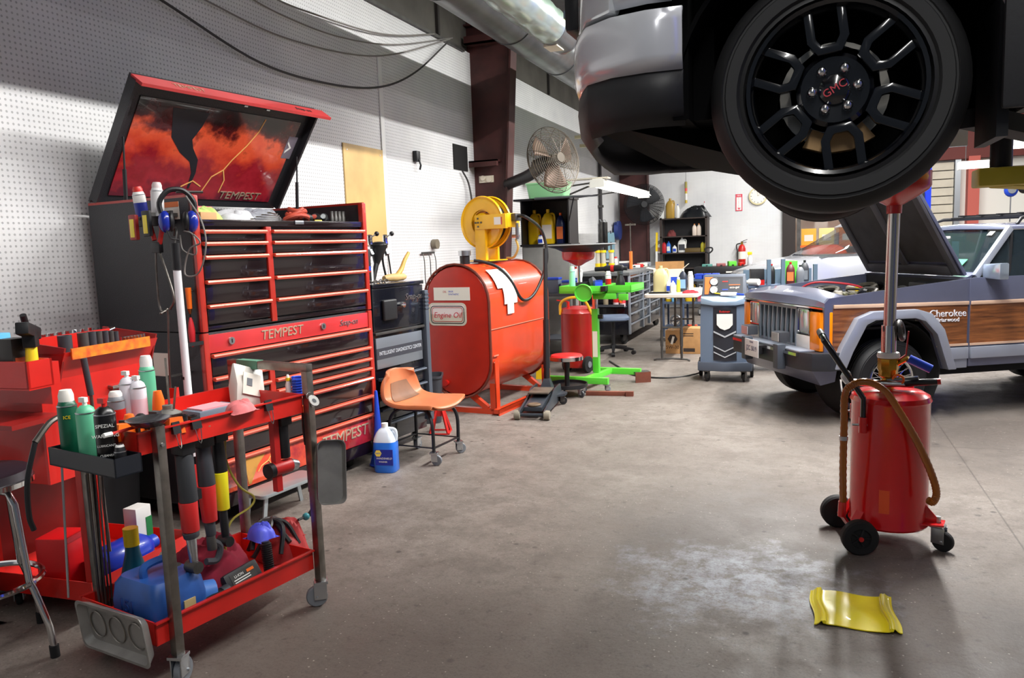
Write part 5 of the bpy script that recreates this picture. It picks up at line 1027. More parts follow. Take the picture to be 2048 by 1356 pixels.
# ---------------------------------------------------------------- shelf unit at the end wall
ey = 18.35; S0, S1 = at_y(1319, 436, ey), at_y(1414, 432, ey)
sh = thing('shelf_unit', 'dark brown steel shelf unit of bottles against the white end wall', 'shelf', (S0.x, ey, 0)); sw = S1.x-S0.x; ST = S0.z
SHM = mat('shelf_brown', (58, 46, 42), .6, var=.3)
sz = [.25, .6, at_y(1365, 536, ey).z, at_y(1365, 505, ey).z, at_y(1365, 472, ey).z, ST-.02]
for z in sz: ob('shelf_board', MB().box(0, sw, 0, .42, z-.025, z), SHM, sh)
for x in (0, sw-.045):
    for y in (0, .38): ob('post', MB().box(x, x+.045, y, y+.045, 0, ST), SHM, sh)
ob('shade_panel', MB().box(.02, sw-.02, .42, .425, .25, ST), mat('shelf_shade_dark', (34, 32, 34), .7), sh); ob('side_panel', MB().box(sw, sw+.006, 0, .42, .25, ST), SHM, sh)  # back sheet is coloured dark for the shade between the shelves
def shp(px, k, y=.15): q = at_y(px, 470, ey+y); return (q.x, ey+y, sz[k]+.001)
bottle('tall golden yellow plastic jug on top of the shelf unit', shp(1341, 5), .2, .16, .46, mat('jug_gold', (176, 140, 60), .35), mat('jug_gold', (0, 0, 0)), handle=True)
bottle('white spray bottle with blue head on top of shelf unit', shp(1356, 5), .08, .07, .32, WHITE, BLUE)
rag('black garbage bag slumped on top of shelf unit', shp(1390, 5, .2), .68, .34, .26, mat('bag_black', (20, 22, 26), .3), 31, 0, 'garbage_bag', 'bag')
sbox('white_box', 'white box at left end on top of shelf unit', 'box', shp(1324, 5), (.12, .16, .18), WHITE, 0, None, .006, lambda t: ob('lid', MB().box(-.062, .062, -.082, .082, .17, .19), WHITE, t))
bottle('red capped sprayer behind the black bag on the shelf unit', shp(1409, 5, .36), .05, .045, .36, mat('bottle_clear', (200, 200, 204), .3), RED)
rag('dark red rag lying on upper shelf of the unit', shp(1343, 4), .2, .2, .14, mat('rag_maroon', (110, 50, 50), .9), 33)
for k, px in enumerate((1389, 1398)): bottle(('left', 'right')[k]+' of two pale bottles with orange caps on shelf', shp(px, 4), .1, .09, .27, mat('bottle_pale', (222, 206, 192), .4), mat('cap_orange', (230, 140, 60), .4))
for px, h, c, cp_, l, lb in ((1319, .24, WHITE, RED, mat('label_tan', (180, 120, 90), .5), 'white bottle at left end of middle shelf'), (1328, .27, mat('bottle_red', (200, 40, 50), .4), BLACK, None, 'red bottle second from left on middle shelf'), (1337, .27, mat('bottle_azure', (50, 120, 210), .4), BLUE, WHITE, 'bright blue bottle third from left on middle shelf'), (1349, .17, WHITE, WHITE, BLUE, 'short white and blue bottle on middle shelf')):
    bottle(lb, shp(px, 3), .1, .08, h, c, cp_, lab=l)
bottle('big white jug with dark label on middle shelf', shp(1364, 3), .19, .13, .34, WHITE, WHITE, lab=DGREY, handle=True)
bottle('yellow bottle in front of right shelf post', shp(1412, 3, .06), .07, .07, .26, YELLOW, YELLOW); bottle('yellow and dark bottle left of the right shelf post', shp(1405, 3), .09, .08, .24, mat('bottle_mustard', (190, 180, 50), .4), BLACK)
sbox('brass_tray', 'low dark brass tray on middle shelf right of white jug', 'tray', shp(1386, 3), (.34, .2, .09), mat('tray_bronze', (92, 72, 30), .5), 0, None, .006, lambda t: ob('rim', MB().box(-.175, .175, -.105, .105, .08, .095), mat('tray_bronze', (0, 0, 0)), t))
sbox('red_parts_box', 'white and red parts box on lower shelf at left', 'box', shp(1325, 2), (.26, .18, .1), WHITE, .2, None, .004, lambda t: ob('label', MB().box(-.1, .02, -.092, -.09, .02, .08), RED, t))
p = at_y(1312, 515, ey-.12); t = thing('yellow_level', 'yellow and white striped pole leaning at left of shelf unit', 'pole', (p.x, ey-.1, 0)); q = at_y(1316, 465, ey-.06); ob('white_part', MB().bar((0, 0, 0), (.01, .02, 1.35), .06, .04), WHITE, t); ob('yellow_part', MB().bar((.01, .02, 1.35), (.02, .03, q.z), .06, .04), YELLOW, t)
# things on the end wall
p = at_y(1478, 405, 18.79)
t = thing('extinguisher_sign', 'red and white fire extinguisher sign with arrow on end wall', 'sign', (p.x, 18.795, p.z)); ob('plate', MB().box(-.075, .075, -.006, 0, -.19, .19), WHITE, t)
SRED = mat('sign_red', (214, 60, 84), .5); FB = lambda x, z, y=-.0065: basis((x, y, z), (1, 0, 0), (0, 0, 1), (0, -1, 0))
for b in ((-.075, .075, .12, .19), (-.075, .075, -.19, -.17), (-.075, -.055, -.17, .12), (.055, .075, -.17, .12)): ob('red_border', MB().box(b[0], b[1], -.008, -.006, b[2], b[3]), SRED, t)
text(t, 'FIRE', FB(0, .155, -.0085), .05, WHITE, .0005); 
for k, ch_ in enumerate('EXTINGUISHER'): text(t, ch_, FB(-.01, .1-k*.019), .02, SRED, .0005)
ob('arrow', MB().prism([(-.04, -.12), (.04, -.12), (0, -.165)], .001, FB(0, 0)), SRED, t)
p = at_y(1484, 503, 18.7)
t = thing('fire_extinguisher', 'red fire extinguisher hung on the white end wall', 'fire extinguisher', (p.x, 18.68, p.z-.3)); ob('cylinder', MB().lathe([(.07, 0), (.085, .02), (.085, .36), (.06, .43), (.03, .46)], 20), RED, t); ob('label', MB().pipe((0, 0, .13), (0, 0, .3), .0865, .084, 20), PAPER, t); ob('valve', MB().cyl((0, 0, .45), (0, 0, .52), .025, n=10), BRASS, t); ob('lever', MB().bar((-.02, 0, .52), (.12, -.02, .57), .02, .012).bar((-.02, 0, .5), (.1, -.02, .51), .02, .012), BLACK, t); ob('hose', MB().tube(bez([(-.03, 0, .49), (-.12, 0, .45), (-.1, -.01, .3), (-.09, -.01, .12)], 14), .014, 6), BLACK, t); ob('wall_hook', MB().box(-.03, .03, .06, .12, .42, .47), DSTEEL, t)
p = at_y(1516, 392, 18.78); t = thing('wall_clock', 'round cream wall clock half hidden behind the raised tire', 'clock', (p.x, 18.795, p.z)); ob('case', MB().cyl((0, 0, 0), (0, -.04, 0), .2, n=28), mat('clock_tan', (206, 196, 150), .5), t); ob('face', MB().cyl((0, -.04, 0), (0, -.043, 0), .17, n=28), PAPER, t); ob('hand', MB().bar((0, -.045, 0), (.08, -.045, .06), .012, .003), BLACK, t); ob('hand', MB().bar((0, -.045, 0), (-.02, -.045, .12), .01, .003), BLACK, t)
for k in range(12): ob('hour_mark', MB().box(-.006, .006, -.0445, -.043, .135, .16).at(Matrix()) if False else MB(Ry(k*math.pi/6)).box(-.006, .006, -.0445, -.043, .135, .16), BLACK, t)
p0, p1 = at_y(1370, 363, 18.6), at_y(1371, 406, 18.6)
t = thing('hanging_rod', 'gold red and white rod hanging on cord above the shelf unit', 'rod', (p1.x, 18.7, p1.z)); hh = p0.z-p1.z
for k, (a, b, m) in enumerate(((0, .14, mat('rod_gold', (206, 176, 70), .4)), (.14, .45, WHITE), (.45, .56, mat('rod_gold', (0, 0, 0))), (.56, .7, mat('rod_red', (230, 90, 90), .4)), (.7, 1, mat('rod_olive', (160, 150, 80), .4)))): ob('band', MB().cyl((0, 0, hh*a), (0, 0, hh*b), .03, n=10), m, t)
ob('cord', MB().cyl((0, 0, hh), (0, 0, 5.6-p1.z), .005, n=5), CABLE, t)
# tool cart by the extinguisher
ty = 16.9; p = at_y(1445, 532, ty); t = thing('tool_cart', 'black tool cart heaped with tools below the fire extinguisher', 'cart', (p.x, ty, 0))
ob('top_tray', MB().box(-.55, .5, -.3, .3, p.z-.2, p.z), BLACK, t, bev=.01); ob('drawer_box', MB().box(-.5, .45, -.28, .28, .35, p.z-.2), DGREY, t, bev=.01); ob('label', MB().box(.1, .35, -.302, -.3, p.z-.13, p.z-.1), PAPER, t)
for z in (.5, .65, .8): ob('handle', MB().box(-.45, .4, -.3, -.28, z, z+.02), SILV, t)
for x in (-.45, .4):
    for y in (-.22, .22): caster(t, x, y, .055, .35 if False else .13, .03, .6); ob('leg', MB().box(x-.02, x+.02, y-.02, y+.02, .13, .35), DSTEEL, t)
tp = lambda x, y=-.1: (p.x+x, ty+y, p.z+.001)
q = at_y(1413, 505, ty); t = thing('shovel', 'black D handled shovel standing behind the black tool cart', 'shovel', (q.x, ty+.42, 0)); ob('shaft', MB().cyl((0, 0, .3), (0, 0, q.z-.02), .018, n=8), BLACK, t); ob('d_grip', MB().tube(bez([(0, 0, q.z-.03), (-.07, 0, q.z+.03), (-.06, 0, q.z+.09), (.06, 0, q.z+.09), (.07, 0, q.z+.03), (0, 0, q.z-.03)], 24), .016, 6), BLACK, t); ob('blade', MB().box(-.13, .13, -.01, .01, 0, .32), DSTEEL, t)
for k, (x, d, m, lb) in enumerate(((-.3, (.2, .14, .05), mat('case_teal', (90, 150, 140), .5), 'teal flat case on the black tool cart'), (-.02, (.18, .12, .06), mat('case_grey_red', (150, 80, 80), .5), 'reddish grey case in middle of the black tool cart'), (.2, (.16, .12, .1), mat('case_lime', (96, 200, 60), .4), 'lime green case on the black tool cart'), (.38, (.1, .1, .07), RED, 'small red case at right end of the black tool cart'))):
    sbox('tool_case', lb, 'case', tp(x), d, m, .2*k, None, .008, lambda t: ob('latch', MB().box(-.02, .02, -.075, -.06, .01, .03), BLACK, t))
q = at_y(1499, 560, 14.5); t = thing('spray_bottle', 'white trigger spray bottle with yellow head beside the machine', 'bottle', (q.x, 16.6, 0)); p3 = at_y(1499, 545, 16.6); t.location = (p3.x, 16.75, p.z+.001); ob('body', MB().lathe([(.05, 0), (.055, .02), (.05, .16), (.02, .2), (.018, .22)], 16), mat('bottle_clear', (0, 0, 0)), t); ob('head', MB().box(-.05, .04, -.02, .02, .22, .28).box(-.03, -.015, -.012, .012, .14, .23), YELLOW, t, bev=.006)
# ---------------------------------------------------------------- grey car with wood sides, hood up
JP = T(.67, 7.25, 0) @ Rz(math.radians(29))
PAINT = mat('car_grey_paint', (98, 102, 124), .3, .35, coat=.6, var=.06); SILVERP = mat('car_silver_trim', (158, 164, 178), .35, .4, coat=.3)
def wood(name):
    m, nt, b, tc = nodes(name); mp = N(nt, 'ShaderNodeMapping'); mp.inputs['Scale'].default_value = (1.2, 8, 16); nt.links.new(tc.outputs['Object'], mp.inputs[0])
    n = noise(nt, mp.outputs[0], 2.2, 6, .65); r = N(nt, 'ShaderNodeValToRGB'); nt.links.new(n, r.inputs[0]); cr = r.color_ramp
    cr.elements[0].position = .3; cr.elements[0].color = lin((74, 38, 18)); cr.elements[1].position = .7; cr.elements[1].color = lin((158, 96, 50)); nt.links.new(r.outputs[0], b.inputs['Base Color']); b.inputs['Roughness'].default_value = .35; b.inputs['Coat Weight'].default_value = .3
    return m
WOODP = wood('wood_grain_panel'); TRIMW = mat('pale_wood_trim', (206, 172, 146), .4, var=.12)
GLASS = mat('car_glass', (38, 48, 54), .03, alpha=.55, spec=1)
jeep = thing('car', 'grey station car with wood grain sides and raised hood', 'car', (.67, 7.25, 0), math.radians(29))
SIDE = lambda y: basis((0, y, 0), (1, 0, 0), (0, 0, 1), (0, -1, 0))       # x rearward, z up, extruded toward viewer
arch = [(.47, .42), (.36, .73), (.25, .845), (.16, .875), (-.2, .875), (-.28, .84), (-.4, .62), (-.45, .5)]
def side(y, th, name, poly, m, parent=jeep, bev=0): return ob(name, MB().prism(poly, th, SIDE(y)), m, parent, bev=bev)
rar = [(x+2.58, z) for x, z in arch]
low = [(-.62, .5), (-.62, 1.03), (-.58, 1.07), (.3, 1.15), (.74, 1.185), (3.2, 1.17), (3.3, .95), (3.3, .42)]+rar+arch
for y in (.03, 1.47): side(y, .03 if y < 1 else -.03, 'side_panel', low, PAINT)
up = [(-.615, .615), (-.615, 1.0), (.7, .965), (.69, .63), (.395, .635)]+[(x, z) for x, z in arch if z > .62 and x < .4]+[(-.4, .62)]
side(.0, .006, 'wood_panel', [(-.545, .625), (-.545, .985), (.685, .965), (.685, .632), (.405, .632), (.36, .73), (.25, .845), (.16, .875), (-.2, .875), (-.28, .84), (-.4, .625)], WOODP)
dr = ob('door', MB().prism([(.7, .43), (.7, 1.19), (1.9, 1.19), (1.9, .43)], .012, SIDE(.0)), PAINT, jeep, bev=.004)
ob('wood_panel', MB().prism([(.705, .632), (.705, .962), (1.89, .955), (1.89, .63)], .006, SIDE(-.011)), WOODP, dr)
side(.0, .006, 'wood_panel', [(1.92, .632), (1.92, .955), (3.2, .95), (3.2, .632), (3.0, .632), (2.94, .73), (2.8, .86), (2.4, .86), (2.3, .82), (2.16, .63)], WOODP)
ob('wood_trim', MB().bar((-.545, -.012, 1.0), (.69, -.012, .977), .012, .03), TRIMW, jeep, bev=.003); ob('wood_trim', MB().bar((.705, -.024, .977), (1.89, -.024, .97), .012, .03), TRIMW, dr, bev=.003)
ob('wood_trim', MB().bar((-.545, -.012, .615), (-.41, -.012, .615), .012, .018), TRIMW, jeep); ob('wood_trim', MB().bar((.4, -.012, .622), (.69, -.012, .622), .012, .018), TRIMW, jeep); ob('wood_trim', MB().bar((.705, -.024, .622), (1.89, -.024, .622), .012, .018), TRIMW, dr)
ob('sill_moulding', MB().box(.47, .69, -.03, .0, .5, .6).box(.47, .69, -.012, .0, .42, .5), SILVERP, jeep, bev=.008); ob('sill_moulding', MB().box(.705, 1.9, -.042, -.01, .5, .6), SILVERP, dr, bev=.008)
fl = [(.47, .42), (.36, .73), (.25, .845), (.16, .875), (-.2, .875), (-.28, .84), (-.4, .62), (-.46, .48)]
flo = [(-.57, .48), (-.5, .66), (-.36, .9), (-.22, .95), (.18, .95), (.31, .91), (.43, .77), (.55, .42)]
for dx in (0, 2.58): ob('fender_flare', MB(T(dx, 0, 0)).prism(fl+flo, .075, SIDE(.0)), SILVERP, jeep, bev=.012)
for k, t_ in enumerate((('Cherokee', .95-.055, .085), ('Briarwood', .84, .05))): text(jeep, t_[0], basis((.5, -.009, t_[1]), (1, 0, -.02), (0, 0, 1), (0, -1, 0)), t_[2], mat('letter_silver', (226, 226, 230), .4), .003)
ob('wheel_well', MB().pipe((0, .03, .4), (0, .45, .4), .47, .46, 24).box(-.46, .46, .42, .45, .3, .9), mat('well_black', (10, 10, 11), .9), jeep)
ob('floor_pan', MB().box(.47, 3.2, .05, 1.45, .36, .46).box(-.55, .47, .45, 1.05, .4, .5), mat('well_black', (0, 0, 0)), jeep)
TIRE = mat('tire_rubber', (20, 20, 22), .6, var=.25, scale=7)
def wheel_at(parent, M, R, w, Rr, tire=TIRE):
    pr = [(Rr, -w*.42), (Rr+.01, -w*.5), (Rr+.022, -w*.485), (Rr+.03, -w*.52), (R*.86, -w*.53), (R*.87, -w*.51), (R*.885, -w*.51), (R*.895, -w*.525), (R*.95, -w*.46), (R*.99, -w*.36)]
    for k in range(5): x0 = -w*.33+k*w*.145; pr += [(R, x0), (R, x0+w*.1), (R*.975, x0+w*.11), (R*.975, x0+w*.135)]
    pr += [(R*.99, w*.38), (R*.95, w*.46), (R*.86, w*.52), (Rr+.01, w*.5), (Rr, w*.42)]
    return ob('tire', MB(M).lathe(pr, 56, (0, 0, 0), (0, 1, 0), cap=False), tire, parent)
for x, y, s in ((0, .11, 1), (0, 1.39, 1), (2.58, .11, 1), (2.58, 1.39, 1)):
    M = T(x, y, .345); w = wheel_at(jeep, M, .345, .22, .195)
    ob('rim', MB(M).pipe((0, -.1, 0), (0, .1, 0), .2, .185, 36).tor((0, -.1, 0), .195, .012, (0, 1, 0), 40, 8), CHROME, w)
    if y < 1:
        for k in range(20):
            a = 2*math.pi*k/20
            for sg in (-1, 1): ob('spoke', MB(M).cyl((.055*math.cos(a), -.07, .055*math.sin(a)), (.186*math.cos(a+sg*.5), -.06, .186*math.sin(a+sg*.5)), .004, n=5), CHROME, w)
    ob('hub', MB(M).lathe([(.06, .0), (.06, -.08), (.045, -.1), (.03, -.12), (0, -.122)], 20, (0, 0, 0), (0, 1, 0)), CHROME, w); ob('drum', MB(M).cyl((0, 0, 0), (0, .05, 0), .18, n=24), mat('well_black', (0, 0, 0)), w)
# front face
ob('header_panel', MB().loft([[(-.62, .0, .985), (-.64, .1, 1.0), (-.66, .45, 1.0), (-.66, 1.05, 1.0), (-.64, 1.4, 1.0), (-.62, 1.5, .985)], [(-.62, .0, 1.03), (-.63, .1, 1.05), (-.64, .45, 1.07), (-.64, 1.05, 1.07), (-.63, 1.4, 1.05), (-.62, 1.5, 1.03)], [(-.5, .02, 1.08), (-.46, .1, 1.1), (-.44, .45, 1.13), (-.44, 1.05, 1.13), (-.46, 1.4, 1.1), (-.5, 1.48, 1.08)], [(-.4, .02, 1.05), (-.38, .1, 1.08), (-.36, .45, 1.1), (-.36, 1.05, 1.1), (-.38, 1.4, 1.08), (-.4, 1.48, 1.05)]], caps=False), PAINT, jeep)
ob('chrome_strip', MB().tube([(-.63, .0, .985), (-.65, .12, .99), (-.67, .45, .99), (-.67, 1.05, .99), (-.65, 1.38, .99), (-.63, 1.5, .985)], .012, 6), CHROME, jeep)
text(jeep, 'Jeep', basis((-.56, .72, 1.092), (0, -1, 0), (.9, 0, .42), (-.42, 0, .9)), .1, mat('letter_silver', (0, 0, 0)), .004)
ob('front_backing', MB().box(-.58, -.55, .03, 1.47, .55, 1.0), mat('well_black', (0, 0, 0)), jeep)
gr = ob('grille', MB().box(-.655, -.6, .4, 1.12, .955, .985).box(-.655, -.6, .4, 1.12, .63, .655), mat('grille_grey', (132, 142, 152), .4, .4), jeep, bev=.004)
for k in range(9): ob('grille_bar', MB().prism([(-.66, .63), (-.665, .78), (-.65, .985), (-.6, .985), (-.6, .63)], .022, basis((0, .42+k*.0862, 0), (1, 0, 0), (0, 0, 1), (0, -1, 0))), mat('grille_grey', (0, 0, 0)), gr, bev=.003)
for k in range(8): ob('grille_slot', MB().box(-.615, -.6, .425+k*.0862, .477+k*.0862, .655, .955), mat('slot_slate', (52, 62, 76), .5), gr)
LENS = mat('lamp_lens', (216, 220, 222), .08, .5)
for y0, y1, c0, c1 in ((.2, .385, .03, .17), (1.135, 1.32, 1.33, 1.47)):
    ob('headlamp', MB().box(-.64, -.6, y0, y1, .755, .965), LENS, jeep, bev=.025); ob('headlamp_ring', MB().tube([(-.642, (y0+y1)/2+y, .86+z) for y, z in rrect(y1-y0+.01, .21, .02)], .008, 5, True), CHROME, jeep)
    ob('parking_lamp', MB().box(-.655, -.6, y0-.02, y1+.02, .625, .74), mat('lamp_white', (226, 224, 218), .2), jeep, bev=.008)
    sg = -1 if c0 < 1 else 1
    ob('corner_lamp', MB().loft([[(-.655, c1 if sg < 0 else c0, z), (-.645, c0 if sg < 0 else c1, z), (-.55, (-.01 if sg < 0 else 1.51), z), (-.55, c1 if sg < 0 else c0, z)] for z in (.625, .955)]), mat('amber_lens', (250, 140, 10), .15, coat=.3), jeep, bev=.006)
ob('bumper', MB().loft([[(-.5, -.06, z0), (-.6, -.08, z0), (-.74, -.02, z0), (-.79, .12, z0), (-.8, 1.38, z0), (-.74, 1.52, z0), (-.6, 1.58, z0), (-.5, 1.56, z0), (-.56, 1.4, z0), (-.6, .1, z0)] for z0 in (.47, .52, .57, .62)]), mat('bumper_black', (36, 38, 44), .45), jeep, bev=.006)
ob('bumper_strip', MB().box(-.808, -.79, .12, 1.38, .585, .61), CHROME, jeep); ob('bumper_top', MB().box(-.79, -.6, .1, 1.4, .618, .63), SILVERP, jeep, bev=.004)
for y in (.34, .98): ob('bumper_guard', MB().box(-.86, -.78, y, y+.09, .44, .66), mat('bumper_slate', (62, 68, 78), .5), jeep, bev=.012)
for y in (.5, 1.12): f = ob('fog_lamp', MB().box(-.8, -.7, y-.075, y+.075, .665, .755), DGREY, jeep, bev=.008); ob('fog_lens', MB().box(-.806, -.8, y-.065, y+.065, .672, .748), LENS, f)
pl = ob('licence_plate', MB().box(-.866, -.86, .7, .98, .49, .65), mat('plate_white', (224, 224, 226), .4), jeep, bev=.004)
PB = lambda y, z: basis((-.867, y, z), (0, -1, 0), (0, 0, 1), (-1, 0, 0)); text(pl, 'JZC 5019', PB(.84, .565), .065, mat('plate_ink', (40, 46, 90), .5), .0006, sx=.85); text(pl, 'TEXAS', PB(.84, .625), .025, mat('plate_ink', (0, 0, 0)), .0006)
ob('plate_bracket', MB().box(-.86, -.78, .74, .94, .52, .6), BLACK, jeep)
ob('air_dam', MB().loft([[(-.72, .02, .47), (-.7, 1.48, .47), (-.5, 1.5, .47), (-.5, .0, .47)], [(-.62, .05, .33), (-.62, 1.45, .33), (-.5, 1.47, .36), (-.5, .03, .36)]]), PAINT, jeep, bev=.006)
# engine bay
ob('bay_floor', MB().box(-.55, .7, .1, 1.4, .78, .8), mat('bay_black', (20, 20, 21), .8, var=.4), jeep); ob('fire_wall', MB().box(.68, .72, .05, 1.45, .5, 1.19), mat('bay_black', (0, 0, 0)), jeep)
for y0 in (.05, 1.3): ob('fender_ledge', MB().box(-.5, .7, y0, y0+.15, .98, 1.03), PAINT, jeep)
rn = random.Random(4)
OILY = mat('engine_grey', (88, 84, 76), .6, .4, var=.5, scale=14)
for nm, b, m in (('engine_block', (-.1, .6, .55, .95, .8, 1.0), OILY), ('valve_cover', (-.08, .58, .6, .8, 1.0, 1.06), mat('cover_olive', (84, 82, 60), .5, var=.4)), ('air_box', (-.35, .0, .9, 1.25, .8, 1.08), BLACK), ('battery', (-.3, .02, .15, .35, .8, 1.02), DGREY), ('washer_tank', (.3, .55, .14, .34, .82, 1.09), WHITE), ('coolant_tank', (.35, .6, 1.1, 1.3, .82, 1.08), mat('tank_tan', (186, 176, 150), .4)), ('radiator_top', (-.5, -.42, .3, 1.2, .8, 1.04), DSTEEL), ('alternator', (-.25, -.05, .45, .6, .82, 1.0), OILY), ('fuse_box', (.08, .28, .14, .32, .86, 1.06), mat('engine_yellow', (226, 200, 60), .5)), ('brake_booster', (.55, .68, .35, .6, .9, 1.14), BLACK)):
    ob(nm, MB().box(*b), m, jeep, bev=.02)
for k in range(12):
    x, y = rn.uniform(-.35, .4), rn.uniform(.2, 1.2); q = [(x, y, .98), (x+rn.uniform(-.1, .2), y+rn.uniform(-.2, .2), 1.1), (x+rn.uniform(.0, .3), y+rn.uniform(-.3, .3), 1.08), (x+.25, y+rn.uniform(-.3, .3), .96)]
    ob('engine_hose', MB().tube(bez(q, 18), rn.uniform(.01, .026), 7), (BLACK, RUBBER, OILY, DSTEEL)[k % 4], jeep)
ob('red_cable', MB().tube(bez([(-.35, 1.0, 1.06), (-.2, .9, 1.15), (.1, .75, 1.12), (.25, .7, 1.04)], 18), .01, 6), mat('cable_red', (150, 30, 40), .5), jeep)
for x, y in ((-.2, .5), (.1, .45), (.25, .9), (-.05, 1.0)): ob('filler_cap', MB().cyl((x, y, 1.0), (x, y, 1.09), .035, n=12), (CREAM, YELLOW, OILY, BLACK)[int((x+.3)*10) % 4], jeep)
ob('cowl', MB().loft([[(.68, .02, 1.17), (.68, 1.48, 1.17), (.86, 1.42, 1.22), (.86, .08, 1.22)], [(.68, .02, 1.19), (.68, 1.48, 1.19), (.86, 1.42, 1.24), (.86, .08, 1.24)]]), PAINT, jeep)
hd = Vector((-.52, 0, .854)); HM = basis((.7, .06, 1.2), (0, 1, 0), hd, Vector((0, 1, 0)).cross(hd))
ho = ob('hood', MB(HM).loft([[(0, 0, 0), (1.38, 0, 0), (1.34, 1.22, 0), (.04, 1.22, 0)], [(0, 0, .03), (1.38, 0, .03), (1.34, 1.22, .03), (.04, 1.22, .03)]]), PAINT, jeep, bev=.008)
UH = mat('hood_liner', (44, 42, 42), .8, var=.4, scale=7); sgn = 1 if HM.to_3x3() @ Vector((0, 0, 1)) @ Vector((-1, 0, -.5)) > 0 else -1
zz = .034 if sgn > 0 else -.004
ob('hood_liner', MB(HM).box(.12, 1.26, .15, 1.1, min(zz, zz+.012*sgn), max(zz, zz+.012*sgn)), UH, ho, bev=.004)
for b in ((.02, .1, .03, 1.2), (1.27, 1.35, .03, 1.2), (.1, 1.28, .02, .12), (.1, 1.28, 1.12, 1.2), (.64, .72, .12, 1.12)): ob('hood_rib', MB(HM).box(b[0], b[1], b[2], b[3], min(zz, zz+.03*sgn), max(zz, zz+.03*sgn)), mat('hood_frame', (58, 56, 60), .6, var=.3), ho, bev=.008)
# cabin
def pil(a, b, w=.055): ob('pillar', MB().bar(a, b, w, w*.8, (0, 1, 0)), SILVERP, jeep, bev=.008)
for y0, y1 in ((.04, .16), (1.46, 1.34)):
    pil((.78, y0, 1.19), (1.2, y1, 1.6)); pil((1.9, y0, 1.17), (1.92, y1, 1.6)); pil((3.15, y0, 1.17), (3.0, y1, 1.6), .1)
    ob('side_glass', MB().loft([[(.86, y0+.01, 1.19), (1.87, y0+.01, 1.18), (1.88, y1, 1.58), (1.22, y1, 1.58)], [(.86, y0+.016, 1.19), (1.87, y0+.016, 1.18), (1.88, y1+.006, 1.58), (1.22, y1+.006, 1.58)]]), GLASS, jeep); ob('side_glass', MB().loft([[(1.95, y0+.01, 1.18), (3.1, y0+.01, 1.17), (2.98, y1, 1.58), (1.96, y1, 1.58)], [(1.95, y0+.016, 1.18), (3.1, y0+.016, 1.17), (2.98, y1+.006, 1.58), (1.96, y1+.006, 1.58)]]), GLASS, jeep)
ob('vent_bar', MB().bar((1.12, .06, 1.19), (1.2, .14, 1.56), .02, .015, (0, 1, 0)), BLACK, jeep)
ob('windscreen', MB().loft([[(.8, .08, 1.215), (.78, .75, 1.22), (.8, 1.42, 1.215), (1.2, 1.32, 1.59), (1.18, .75, 1.6), (1.2, .18, 1.59)], [(.806, .08, 1.215), (.786, .75, 1.22), (.806, 1.42, 1.215), (1.206, 1.32, 1.59), (1.186, .75, 1.6), (1.206, .18, 1.59)]]), GLASS, jeep)
ob('roof', MB().loft([[(1.16, .15, 1.585), (1.14, .75, 1.6), (1.16, 1.35, 1.585), (3.05, 1.35, 1.585), (3.1, .75, 1.6), (3.05, .15, 1.585)], [(1.2, .17, 1.625), (1.18, .75, 1.65), (1.2, 1.33, 1.625), (3.03, 1.33, 1.63), (3.06, .75, 1.655), (3.03, .17, 1.63)]]), PAINT, jeep, bev=.012)
for y in (.2, 1.3): ob('roof_rail', MB().tube([(1.3, y, 1.63), (1.34, y, 1.68), (1.42, y, 1.7), (2.85, y, 1.71), (2.95, y, 1.64)], .016, 8), BLACK, jeep)
for x in (1.5, 2.3): ob('rack_bar', MB().box(x, x+.05, .2, 1.3, 1.695, 1.72), BLACK, jeep, bev=.005)
for k in range(4): ob('rack_slat', MB().box(1.45, 2.9, .35+.25*k, .38+.25*k, 1.72, 1.735), BLACK, jeep)
DASH = mat('interior_grey', (44, 48, 56), .7)
ob('dashboard', MB().box(.86, 1.1, .1, 1.4, .9, 1.2), DASH, jeep, bev=.03); ob('steering_wheel', MB().tor((1.2, .42, 1.17), .18, .015, (-.8, 0, .6), 28, 8).bar((1.08, .42, 1.08), (1.2, .42, 1.17), .04), BLACK, jeep)
for y in (.2, .85): ob('front_seat', MB().box(1.45, 1.95, y, y+.48, .6, .85).prism([(0, 0), (.18, 0), (.3, .62), (.16, .66)], .48, basis((1.8, y+.48, .8), (1, 0, 0), (0, 0, 1), (0, -1, 0))).box(2.0, 2.1, y+.13, y+.35, 1.42, 1.58), DASH, jeep, bev=.03)
ob('cabin_back', MB().box(3.0, 3.05, .1, 1.4, .5, 1.58), DASH, jeep)
ob('inner_mirror', MB().box(1.12, 1.15, .63, .87, 1.48, 1.54), DGREY, jeep, bev=.01); ob('hang_tag', MB().box(1.1, 1.105, .66, .75, 1.32, 1.49), mat('tag_cyan', (120, 200, 220), .5), jeep); ob('visor_card', MB().box(1.1, 1.106, .78, .98, 1.49, 1.54), PAPER, jeep)
wsn = Vector((-.68, 0, .73)); WB = lambda y, s: Vector((.79+.4*s, y, 1.22+.37*s))+wsn*.012
def sticker(y, s, w, h, m): o = WB(y, s); ob('windscreen_sticker', MB(basis(o, (0, -1, 0), Vector((.73, 0, .68)), wsn)).box(-w/2, w/2, -h/2, h/2, 0, .002), m, jeep)
sticker(.36, .2, .17, .09, mat('sticker_green', (60, 200, 120), .5)); sticker(.3, .88, .06, .05, PAPER)
mi = ob('door_mirror', MB().loft([[(.88+x*.4, -.17+y_, z) for x, y_, z in ((-.1, 0, 1.17), (.12, 0, 1.17), (.12, 0, 1.31), (-.1, 0, 1.31))], [(.88+x*.4, .02, z) for x, z in ((-.12, 1.18), (.14, 1.18), (.14, 1.3), (-.12, 1.3))]]), mat('mirror_silver', (176, 190, 206), .15, .7), dr, bev=.015); 
ob('wiper', MB().tube([(.8, .3, 1.235), (.95, .75, 1.4)], .007, 6), BLACK, jeep)

